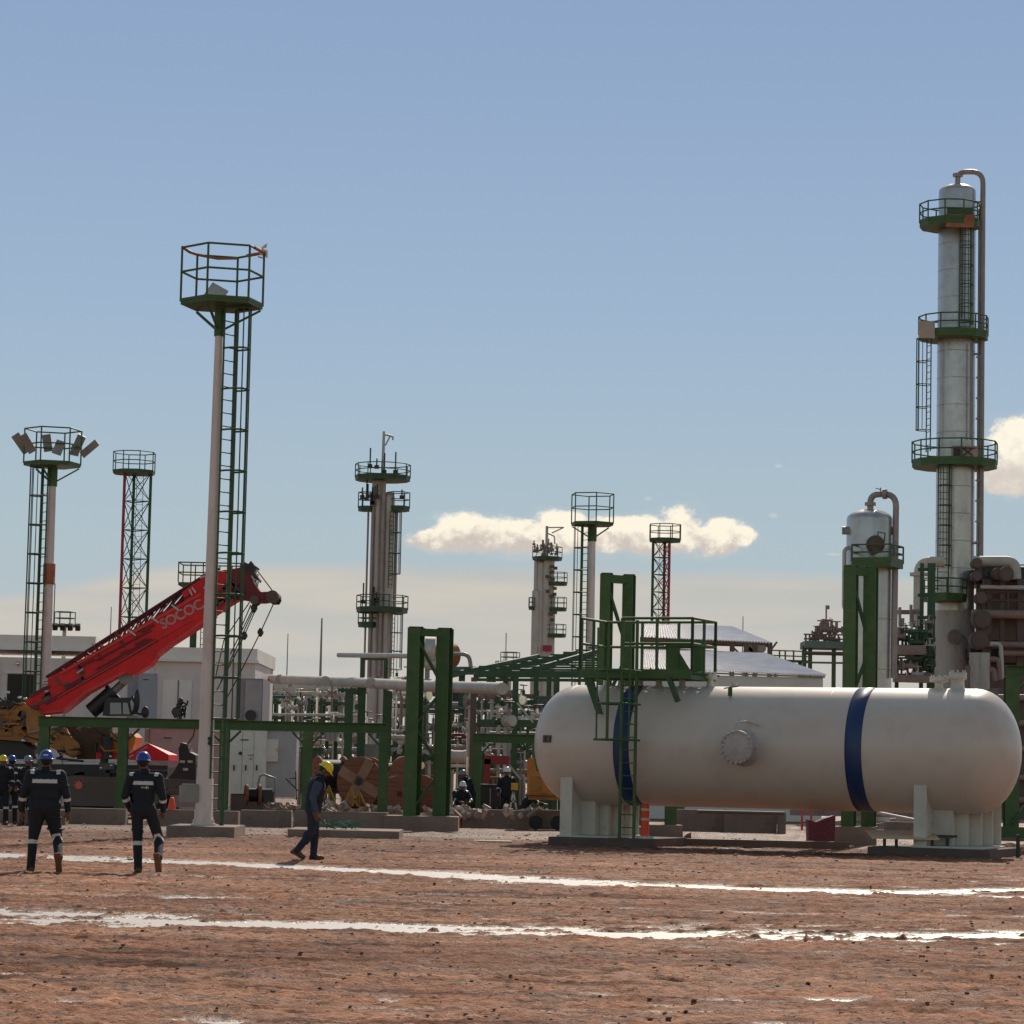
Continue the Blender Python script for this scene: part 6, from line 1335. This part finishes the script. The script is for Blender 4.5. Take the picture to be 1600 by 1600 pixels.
names = ['thick beige pipe, highest of the far pipework right of the kiosk', 'pale pipe just under the thick beige pipe right of the kiosk', 'bright narrow pipe along the top of the bluish far tank', 'thin green pipe end right of the kiosk', 'thin pale pipe just above the portal beam in the far pipework',
         'thin pale pipe just below the portal beam behind the cabinets', 'short beige pipe below the portal beam right of the cabinets', 'grey pipe passing above the cable drums', 'grey pipe behind the upper half of the free-standing frame', 'dark red pipe stub right of the free-standing frame',
         'bright red pipe right of the free-standing frame', 'dark brown pipe under the shed floor', 'grey pipe crossing behind the middle of the free-standing frame', 'thick beige pipe right of the free-standing frame above the crouching worker', 'thin white rail under the thick beige pipe right of the free-standing frame', 'small pale pipe just left of the free-standing frame at duct height',
         'pale pipe left of the free-standing frame, second from top', 'brown pipe left of the free-standing frame, third from top', 'beige pipe left of the free-standing frame, fourth from top', 'low pale pipe left of the free-standing frame above the drums', 'beige pipe high inside the shed', 'grey pipe at mid height inside the shed', 'thin brown pipe inside the shed below the grey one', 'brown pipe low inside the shed behind the standing worker']
for (x0, x1, y0, y1, Y_, r_, m_), nm in zip(hp, names): pipe(nm, [P(x0, y0, Y_), P(x1, y1, Y_)], r_, m_, flanges=(.3, .7), rad=.1)
# risers and valve stands: small alike things
vm_ = [steel_lt, pipe_br, steel, beige_pipe, green_dk, mat('chrome_lamp', None)]
protos = []
def stand(m_, i):
    T_ = thing('valve_stand', 'small valve on a short riser among the dense far pipework', 'valve', (0, 0, 0), group='small valves on risers in the far pipework')
    k = MB(); k.cyl((0, 0, -2), (0, 0, .9), .07, n=8); k.cyl((0, 0, .2), (0, 0, .26), .15, n=10); k.build('riser', m_, T_)
    k = MB(); k.cyl((-.25, 0, .5), (.25, 0, .5), .11, n=10); k.cyl((-.27, 0, .5), (-.21, 0, .5), .19, n=10); k.cyl((.21, 0, .5), (.27, 0, .5), .19, n=10); k.ell((0, 0, .5), (.13, .13, .17), n=10); k.build('valve_body', vm_[(i + 1) % 6], T_)
    k = MB(); k.cyl((0, 0, .6), (0, 0, 1.1), .035, n=6); k.tube([(.2 * math.cos(a), .2 * math.sin(a), 1.1) for a in np.linspace(0, 2 * pi, 11)[:-1]], .03, 5, close=True); k.build('handwheel', vm_[(i + 2) % 6], T_)
    return T_
zones = [(405, 560, 1090, 1118, 140, 165, 44), (465, 640, 1145, 1215, 100, 125, 44), (640, 740, 1090, 1240, 95, 125, 36), (745, 850, 1100, 1235, 92, 118, 44), (606, 640, 1070, 1180, 105, 130, 16)]
random.seed(11); n_ = 0
vcol = ['brown', 'grey', 'beige', 'green', 'shiny', 'pale grey']; vpl = ['above the portal beam right of the kiosk', 'behind the cable drums below the portal beam', 'seen behind the free-standing green frame', 'inside the unfinished green shed left of the tank', 'just left of the free-standing green frame']
for (x0, x1, y0, y1, Ya, Yb, cnt) in zones:
    for j in range(cnt):
        Y_ = random.uniform(Ya, Yb); q = P(random.uniform(x0, x1), random.uniform(y0, y1), Y_); s_ = random.uniform(.45, 1.0); zi = [z_[0] for z_ in zones].index(x0)
        if n_ < 6: o = stand(vm_[n_], n_); protos.append(o); o.location = q; o.rotation_euler = (0, 0, random.random() * 3); o.scale = (s_, s_, s_)
        else: o = copy_tree(protos[n_ % 6], q, random.random() * 3, scale=(s_, s_, s_ * random.uniform(.7, 1.4)))
        o['label'] = 'small ' + vcol[n_ % 6] + ' valve on a riser ' + vpl[zi]; o['group'] = 'small valves on risers in the far pipework'; n_ += 1
# skids / boxes of equipment
EQ = [(640, 690, 1180, 1262, 100, brown_dk, 'dark equipment skid behind the lower half of the free-standing frame'), (742, 790, 1228, 1262, 87, mat('dark_purple_tank', (.05, .035, .045), .6), 'dark low water tank under the green portal left of the tank'), (840, 880, 1090, 1180, 104, mat('grey_green_steel', None), 'dim grey green cabinet behind the left end of the tank'),
      (560, 600, 1165, 1200, 98, steel, 'grey motor box behind the large cable drums'), (470, 500, 1170, 1240, 97, green_dk, 'green equipment box behind the yellow helmet worker'), (700, 740, 1084, 1102, 128, dark, 'dark cooler box right of the free-standing frame'), (768, 786, 1216, 1228, 88, orange_br, 'yellowish crate on the dark low water tank'), (505, 527, 1144, 1158, 102, mat('lilac_white_panel', None), 'pale lilac motor under the portal beam')]
for (x0, x1, yt, yb, Y_, m_, lb) in EQ:
    a = P(x0, yt, Y_); b_ = P(x1, yb, Y_); b_.z = max(b_.z, .05); T_ = thing('equipment_box', lb, 'equipment', ((a.x + b_.x) / 2, Y_, b_.z))
    k = MB(); k.box2((a.x, Y_, b_.z), (b_.x, Y_ + 1.5, a.z)); k.box2((a.x - .05, Y_ - .05, a.z + .002), (b_.x + .05, Y_ + 1.55, a.z + .06)); k.build('casing', m_, T_)
    k = MB(); 
    for i in range(3): x = a.x + (b_.x - a.x) * (i + .5) / 3; k.box((x, Y_ - .03, (a.z + b_.z) / 2), (.04, .05, (a.z - b_.z) * .8))
    k.build('rib', steel, T_)
    if b_.z > .4:
        k = MB(); 
        for x in (a.x + .1, b_.x - .1): k.beam((x, Y_ + .7, 0), (x, Y_ + .7, b_.z - .002), .12)
        k.build('support', green_dk, T_)
T_ = thing('jib_loader', 'small red lifting arm on a post beside the standing far worker', 'lifting arm', (P(760, 1260, 92).x, 92, 0))
k = MB(); k.beam(P(760, 1225, 92), P(762, 1186, 92), .2); k.beam(P(757, 1187, 92), P(796, 1188, 92), .2, .28); k.build('arm', mat('dull_red_arm', (.28, .03, .03), .6), T_); k = MB(); k.beam(P(796, 1196, 91.8), P(814, 1218, 91.8), .07); k.build('strut', pinkw, T_)
k = MB(); k.beam(P(760, 1225, 92), (P(760, 1225, 92).x, 92, 0), .25); k.build('post', brown_dk, T_)
# ------------------------------------------------------------------ people
def remesh(mb, vox, smooth_it=2):
    me = bpy.data.meshes.new('t'); me.from_pydata([tuple(v) for v in mb.v], [], mb.f); me.update()
    o = bpy.data.objects.new('t', me); COL.objects.link(o)
    md = o.modifiers.new('r', 'REMESH'); md.mode = 'VOXEL'; md.voxel_size = vox; md.use_smooth_shade = True
    sm_ = o.modifiers.new('s', 'SMOOTH'); sm_.factor = .5; sm_.iterations = smooth_it
    dg = bpy.context.evaluated_depsgraph_get(); r = bpy.data.meshes.new_from_object(o.evaluated_get(dg)); bpy.data.objects.remove(o); bpy.data.meshes.remove(me); return r
def seg_t(p, a, b):
    ab = b - a; t_ = (p - a).dot(ab) / ab.length_squared; return t_, (p - (a + ab * max(0, min(1, t_)))).length
def hand(k, wrist, fwd, pal, s=1.0, side=1):
    """relaxed hand: palm, four unequal curled fingers, a thumb"""
    f = Vector(fwd).normalized(); n_ = Vector(pal); n_ = (n_ - f * n_.dot(f)).normalized(); w = f.cross(n_) * side
    c = wrist + f * .05 * s
    k.cap(wrist, wrist + f * .075 * s, .026 * s, .034 * s, 10)
    k.cap(wrist + w * .012 * s + f * .02 * s, wrist + w * .022 * s + f * .08 * s, .02 * s, .02 * s, 8)
    for i, (ln, cu) in enumerate(((.068, .5), (.076, .6), (.070, .7), (.055, .85))):
        b0 = wrist + f * .085 * s + w * (.028 - i * .019) * s; d1 = (f + n_ * cu * .5).normalized(); m1_ = b0 + d1 * ln * .5 * s; d2 = (f * .7 + n_ * cu).normalized(); e = m1_ + d2 * ln * .5 * s
        k.cap(b0, m1_, .0095 * s, .009 * s, 8); k.cap(m1_, e, .009 * s, .008 * s, 8)
    tb = wrist + f * .025 * s + w * .028 * s; t1_ = tb + (f * .6 + w * .7 + n_ * .3).normalized() * .04 * s; t2_ = t1_ + (f * .9 + n_ * .45).normalized() * .032 * s
    k.cap(tb, t1_, .013 * s, .0115 * s, 8); k.cap(t1_, t2_, .0115 * s, .009 * s, 8)
def person(label, loc, rz, J, helm, cloth=navy, sleeve=None, legs=None, stout=1.0, vox=.0085, bands=True, group=None, vest=False, head_fwd=(0, 1, 0), fine=True, boots=True):
    """local frame: +y is where the body faces, x right, feet at z=0. J: joint positions"""
    V_ = {k_: Vector(v) for k_, v in J.items()}; k = MB(); st = stout
    pel, che, nk, hd = V_['pelvis'], V_['chest'], V_['neck'], V_['head']
    yaw = Matrix.Rotation(J.get('_yaw', 0), 3, 'Z')
    k.ell(pel, (.175 * st, .125 * st, .15)); k.ell(pel + Vector((0, .01, -.05)), (.165 * st, .12 * st, .12)); mid = pel.lerp(che, .5); k.ell(mid, (.172 * st, .128 * st, .17)); k.ell(che, (.192 * st, .128 * st, .19)); k.ell(che + Vector((0, 0, .10)), (.185 * (st * .5 + .5), .10, .09))
    for s in ('l', 'r'):
        sh, el, wr = V_['sh' + s], V_['el' + s], V_['wr' + s]
        k.cap(che + Vector((0, 0, .12)), sh, .085, .075 * (st * .5 + .5)); k.cap(sh, el, .070 * st, .056); k.cap(el, wr, .056, .043)
        hp_, kn, an = V_['hip' + s], V_['kn' + s], V_['an' + s]
        k.cap(hp_, kn, .098 * st, .072); k.cap(kn, an, .072, .060); k.ell(kn.lerp(an, .3) - Vector((0, .012, 0)), (.07, .072, .12)); k.ell(hp_ - Vector((0, .03, 0)), (.095 * st, .105, .12))
        k.cap(an, an + (kn - an).normalized() * -.02, .066, .062)
        f_ = Vector(J['ft' + s]); fd = (f_ - an); k.cap(an - Vector((0, 0, .0)), an + fd * .35, .045, .042); 
    # folds in the loose cloth
    rr = random.Random(len(label))
    for i in range(14):
        s = rr.choice('lr'); a_, b_ = rr.choice((('hip', 'kn'), ('kn', 'an'), ('sh', 'el'), ('el', 'wr'))); c = V_[a_ + s].lerp(V_[b_ + s], rr.uniform(.15, .95)); r0_ = {'hip': .092 * st, 'kn': .068, 'sh': .064 * st, 'el': .05}[a_]
        k.ell(c, (r0_ * 1.08, r0_ * 1.08, .022), Euler((rr.uniform(-.5, .5), rr.uniform(-.5, .5), 0)).to_matrix(), 14)
    hf = Vector(head_fwd).normalized(); hr = hf.cross(Vector((0, 0, 1))).normalized(); hu = hr.cross(hf).normalized(); HM = Matrix((( hr.x, hf.x, hu.x), (hr.y, hf.y, hu.y), (hr.z, hf.z, hu.z)))
    k.cap(che + Vector((0, 0, .16)), nk, .07, .058); k.cap(nk, hd - hu * .05 - hf * .01, .055, .055)
    k.ell(hd, (.078, .098, .115), HM); k.ell(hd + hf * .03 - hu * .06, (.058, .065, .065), HM)
    k.ell(hd + hf * .098 - hu * .02, (.014, .022, .026), HM, 10); k.ell(hd + hf * .10 - hu * .035, (.02, .012, .012), HM, 10)
    k.ell(hd + hf * .088 - hu * .075, (.03, .014, .012), HM, 10); k.ell(hd + hf * .082 - hu * .108, (.028, .02, .02), HM, 10); k.ell(hd + hf * .088 + hu * .02, (.05, .014, .012), HM, 10)
    for e in (-1, 1): k.ell(hd + hr * e * .080 - hu * .02 - hf * .01, (.012, .026, .034), HM, 10)
    if fine:
        for s, sg in (('l', 1), ('r', -1)):
            d_ = (V_['wr' + s] - V_['el' + s]).normalized(); hand(k, V_['wr' + s] + d_ * .015, d_, Vector((-sg * -.6, .8, 0)), 1.0, sg)
    else:
        for s, sg in (('l', 1), ('r', -1)):
            d_ = (V_['wr' + s] - V_['el' + s]).normalized(); hand(k, V_['wr' + s] + d_ * .015, d_, Vector((sg * .6, .8, 0)), 1.15, sg)
    me = remesh(k, vox, 2)
    mats = [cloth, skin, sleeve or cloth, legs or cloth]
    for q in mats: me.materials.append(q)
    nf = len(me.polygons)
    cen = np.zeros(nf * 3); me.polygons.foreach_get('center', cen); cen = cen.reshape(-1, 3)
    def segd(a, b):
        a = np.array(a); b = np.array(b); ab = b - a; t_ = (cen - a) @ ab / (ab @ ab); tc_ = np.clip(t_, 0, 1); return t_, np.linalg.norm(cen - (a + tc_[:, None] * ab), axis=1)
    idx_ = np.zeros(nf, int)
    idx_[cen[:, 2] < pel.z - .02] = 3
    arm = np.zeros(nf, bool)
    for s in 'lr':
        t1_, d1 = segd(V_['sh' + s], V_['el' + s]); t2_, d2 = segd(V_['el' + s], V_['wr' + s]); am = ((d1 < .1) & (t1_ > .05)) | ((d2 < .085)); am &= np.abs(cen[:, 0] - mid.x) > .12 if not vest else True
        tt, dt = segd(pel, che); am &= ~((dt < .1))
        idx_[am] = 2; arm |= am
        hm = (t2_ > 1.03) & (d2 < .26) & (np.linalg.norm(cen - np.array(V_['wr' + s]), axis=1) < .24) & (d2 < .22); th_, dh_ = segd(V_['wr' + s], V_['wr' + s] + (V_['wr' + s] - V_['el' + s]).normalized() * .19); idx_[(th_ > .02) & (dh_ < .07) & (t2_ > 1.02)] = 1
    tn_, dn_ = segd(nk - Vector((0, 0, .0)), hd); idx_[(tn_ > .12) & (dn_ < .2) & (cen[:, 2] > nk.z - .01)] = 1
    me.polygons.foreach_set('material_index', idx_.astype(np.int32)); me.name = 'person'
    o = bpy.data.objects.new('person', me); COL.objects.link(o); o.location = loc; o.rotation_euler = (0, 0, rz); tag(o, label, 'person', group)
    # clothing details cut from the body surface
    vc = np.zeros(len(me.vertices) * 3); me.vertices.foreach_get('co', vc); vc = vc.reshape(-1, 3); vn = np.zeros(len(me.vertices) * 3); me.vertices.foreach_get('normal', vn); vn = vn.reshape(-1, 3)
    def patch(name, mask, m_, off=.004):
        fs = np.nonzero(mask)[0]
        if len(fs) < 4: return None
        used = {}; vs = []; nf_ = []
        for f in fs:
            nf__ = []
            for v in me.polygons[f].vertices:
                if v not in used: used[v] = len(vs); vs.append((vc[v] + vn[v] * off).tolist())
                nf__.append(used[v])
            nf_.append(nf__)
        m2 = bpy.data.meshes.new(name); m2.from_pydata(vs, [], nf_); m2.materials.append(m_); m2.polygons.foreach_set('use_smooth', [True] * len(nf_)); m2.update()
        q = bpy.data.objects.new(name, m2); COL.objects.link(q); q.parent = o; return q
    if bands:
        for s in 'lr':
            t_, d_ = segd(V_['kn' + s], V_['an' + s]); patch('reflective_band', (t_ > .06) & (t_ < .20) & (d_ < .12), reflect)
            t_, d_ = segd(V_['el' + s], V_['wr' + s]); patch('reflective_band', (t_ > .12) & (t_ < .32) & (d_ < .09), reflect)
            a_ = np.array(V_['sh' + s]); patch('shoulder_stripe', (np.abs(cen[:, 2] - (a_[2] + .055)) < .03) & (np.abs(cen[:, 0] - a_[0] * .9) < .028) & (idx_ != 1), reflect)
        zb_ = che.z + .045; patch('back_stripe', (np.abs(cen[:, 2] - zb_) < .026) & (cen[:, 1] < mid.y + .02) & (~arm) & (np.abs(cen[:, 0] - che.x) < .175), reflect)
    if vest:
        tt, dt = segd(pel + Vector((0, 0, .0)), che + Vector((0, 0, .12))); patch('vest', (tt > -.15) & (idx_ == 0) & (dt < .25), navy, .012)
    # collar
    k = MB(); Mc = Matrix.Rotation(R(-8), 3, 'X'); k.lathe([(.078, -.03), (.072, .0), (.068, .035), (.062, .035), (.066, -.02)], nk + Vector((0, -.005, -.01)), 20, Mc); q = k.build('collar', cloth if not vest else navy, None); q.parent = o
    # hair
    k = MB(); k.ell(hd - hf * .018 + hu * .012, (.082, .094, .108), HM, 16); q = k.build('hair', hair, None); q.parent = o
    # boots
    for s in 'lr':
        an = V_['an' + s]; ft = V_['ft' + s]; fd = (ft - an).normalized(); shin = (V_['kn' + s] - an).normalized()
        along = (ft - an); sole_n = J.get('sole' + s); up = Vector(sole_n).normalized() if sole_n else Vector((0, 0, 1)); toe = (along - up * along.dot(up)).normalized()
        k = MB(); base_ = an - up * .075
        k.cap(an + shin * .07, an - up * .03, .056, .054, 14); k.cap(base_ + up * .045 - toe * .035, base_ + up * .045 + toe * .15, .046, .043, 14); k.cap(an - up * .01, base_ + up * .05 + toe * .09, .05, .045, 14)
        bm_ = remesh(k, .009, 3); bm_.materials.append(boot_m); bm_.name = 'boot'; bo = bpy.data.objects.new('boot', bm_); COL.objects.link(bo); bo.parent = o
        k = MB(); sd_ = up.cross(toe); k.box(base_ + up * .002 + toe * .055, (.088, .285, .028), Matrix(((sd_.x, toe.x, up.x), (sd_.y, toe.y, up.y), (sd_.z, toe.z, up.z)))); k.box(base_ - up * .014 - toe * .045, (.08, .075, .02), Matrix(((sd_.x, toe.x, up.x), (sd_.y, toe.y, up.y), (sd_.z, toe.z, up.z)))); q = k.build('sole', sole_m, None); q.parent = bo
    # helmet
    k = MB(); c = hd + hu * .035 - hf * .004
    prof = [(.001, .118), (.03, .116), (.06, .103), (.085, .078), (.100, .045), (.107, .01), (.109, -.012)]
    sc = Matrix(((.98, 0, 0), (0, 1.16, 0), (0, 0, 1))); k.lathe(prof[::-1], c, 28, HM @ sc)
    k.lathe([(.103, -.013), (.128, -.024), (.129, -.018), (.109, -.006)], c, 28, HM @ sc)
    vs = []
    for i in range(13): a = pi * (i / 12); vs.append(c + HM @ Vector((.112 * math.cos(a), .125 * math.sin(a) + .0, -.016))); vs.append(c + HM @ Vector((.12 * math.cos(a), .182 * math.sin(a), -.034)))
    m_ = len(vs); vs += [v + hu * .005 for v in vs]; fs = []
    for i in range(12): a = 2 * i; fs += [(a, a + 1, a + 3, a + 2), (m_ + a, m_ + a + 2, m_ + a + 3, m_ + a + 1), (a + 1, m_ + a + 1, m_ + a + 3, a + 3)]
    k.add(vs, fs, True); k.beam(c + HM @ Vector((0, -.11, .055)), c + HM @ Vector((0, .06, .12)), .03, .014)
    hm_ = k.build('helmet', helm, None); hm_.parent = o
    return o, hm_, che, hd, hf
J_walk_a = dict(pelvis=(0, 0, .98), chest=(0, .0, 1.28), neck=(0, .01, 1.50), head=(0, .03, 1.625), shl=(-.205, 0, 1.40), shr=(.205, 0, 1.40), ell=(-.275, -.03, 1.12), elr=(.275, -.03, 1.12), wrl=(-.285, .07, .89), wrr=(.285, .05, .90),
    hipl=(-.095, 0, .93), hipr=(.095, 0, .93), knl=(-.15, .04, .50), knr=(.19, .10, .50), anl=(-.165, -.02, .09), anr=(.25, -.32, .25), ftl=(-.20, .12, .03), ftr=(.215, -.27, .08))
J_walk_a['soler'] = (0.0, .95, .30)
J_walk_a['ftr'] = (.265, -.27, .10)
q = G(66, 1365); p1, h1, ch, hd, hf = person('stocky worker in navy coveralls and blue helmet walking away, nearest the left edge', (q.x, q.y, 0), R(4), {**J_walk_a, 'ell': (-.31, -.03, 1.12), 'elr': (.31, -.03, 1.12), 'wrl': (-.33, .05, .89), 'wrr': (.33, .04, .90)}, helm_b, stout=1.38)
k = MB(); k.box((0, -.127, 1.70), (.07, .01, .022)); q_ = k.build('helmet_mark', mark_w, None); q_.parent = h1
Jb = dict(J_walk_a); Jb.update(anr=(.31, -.30, .26), knr=(.22, .10, .51), ftr=(.325, -.25, .11), anl=(-.06, .03, .09), knl=(-.085, .05, .50), ftl=(-.10, .16, .03), wrl=(-.22, .12, .92), ell=(-.285, -.02, 1.13), wrr=(.27, .10, .92), head=(-.035, .03, 1.63), chest=(.0, .0, 1.28), elr=(.29, -.05, 1.13))
q = G(221, 1366); p2, h2, ch, hd, hf = person('slimmer worker in navy coveralls and blue helmet walking away, small white print on the back', (q.x, q.y, 0), R(-6), Jb, helm_b, stout=1.0, head_fwd=(-.15, 1, -.05))
k = MB()
for (x0, z0, x1, z1) in ((-.015, 1.268, .0, 1.25), (.0, 1.25, .012, 1.268), (.02, 1.268, .028, 1.25), (.028, 1.25, .045, 1.262), (.05, 1.268, .056, 1.248), (.064, 1.285, .07, 1.25), (.075, 1.27, .09, 1.25), (.09, 1.272, .094, 1.246), (.066, 1.25, .066, 1.232)):
    k.beam((x0, -.138, z0), (x1, -.138, z1), .009)
q_ = k.build('back_print', mark_w, None); q_.parent = p2
# third: side view, walking right, looking at the ground
Jc = dict(pelvis=(0, 0, .95), chest=(0, .05, 1.24), neck=(0, .12, 1.46), head=(0, .19, 1.565), shl=(-.19, .05, 1.36), shr=(.19, .06, 1.36), ell=(-.235, -.03, 1.09), elr=(.235, -.05, 1.09), wrl=(-.225, .06, .85), wrr=(.225, .03, .85),
    hipl=(-.09, 0, .90), hipr=(.09, -.01, .90), knl=(-.10, .06, .49), knr=(.10, -.03, .50), anl=(-.10, .04, .09), anr=(.10, -.27, .19), ftl=(-.10, .20, .03), ftr=(.11, -.17, .05))
Jc['soler'] = (0, .55, .83)
q = G(487, 1346); p3, h3, ch, hd, hf = person('worker in a dark vest and yellow helmet looking down while walking right', (q.x, q.y, 0), R(-78), Jc, helm_y, cloth=navy, sleeve=navy_lt, legs=jeans, stout=1.2, bands=False, vest=True, head_fwd=(0, .80, -.60))
k = MB(); k.prism([(0.0, 0, .0), (.02, 0, -.035), (-.02, 0, -.045)], (0, .01, 0)); 
k.v = [Vector((.155, .16, 1.27)) + v for v in k.v]; q_ = k.build('chest_badge', mark_w, None); q_.parent = p3
# far workers
Js = dict(pelvis=(0, 0, .96), chest=(0, 0, 1.26), neck=(0, .01, 1.48), head=(0, .03, 1.60), shl=(-.20, 0, 1.38), shr=(.20, 0, 1.38), ell=(-.26, .0, 1.11), elr=(.26, .0, 1.11), wrl=(-.22, .16, .95), wrr=(.22, .17, .96),
    hipl=(-.09, 0, .92), hipr=(.09, 0, .92), knl=(-.11, .03, .50), knr=(.11, .03, .50), anl=(-.12, 0, .09), anr=(.12, 0, .09), ftl=(-.13, .14, .03), ftr=(.13, .14, .03))
def far_person(px, pyb, Y, rz, helm, label, J=Js, z=0.0, **kw):
    a = P(px, pyb, Y); return person(label, (a.x, Y, z), rz, J, helm, vox=.014, fine=False, **kw)
far_person(2, 1268, 70.5, R(190), helm_y, 'far worker with a yellow helmet cut by the left edge of the photo')
far_person(16, 1268, 71.5, R(10), helm_b, 'far worker in navy with a blue helmet just left of the stocky foreground worker')
far_person(42, 1266, 70.5, R(160), helm_g, 'far worker with a grey helmet partly hidden behind the stocky foreground worker')
far_person(791, 1263, 84, R(170), helm_w, 'far worker with a white helmet standing upright left of the tank', z=.0)
Jk = dict(Js); Jk.update(pelvis=(0, -.1, .55), chest=(0, .08, .85), neck=(0, .18, 1.04), head=(0, .24, 1.15), shl=(-.2, .1, .95), shr=(.2, .1, .95), ell=(-.26, .28, .75), elr=(.26, .28, .75), wrl=(-.15, .48, .70), wrr=(.15, .48, .70), hipl=(-.1, -.1, .5), hipr=(.1, -.1, .5), knl=(-.16, .30, .52), knr=(.16, .30, .50))
far_person(737, 1262, 86, R(120), helm_g, 'far worker in dark clothes bending low behind the green portal post', J={**Js, **dict(chest=(0, .14, 1.2), neck=(0, .28, 1.38), head=(0, .34, 1.48), shl=(-.2, .18, 1.3), shr=(.2, .18, 1.3), ell=(-.25, .3, 1.07), elr=(.25, .3, 1.07), wrl=(-.15, .5, .98), wrr=(.15, .5, .98))})
far_person(718, 1262, 83, R(200), helm_w, 'far worker crouching over scrap right of the free-standing green frame', J=Jk)
far_person(822, 1262, 81.5, R(-90), helm_w, 'far worker crouching beside the orange compressor', J=Jk)
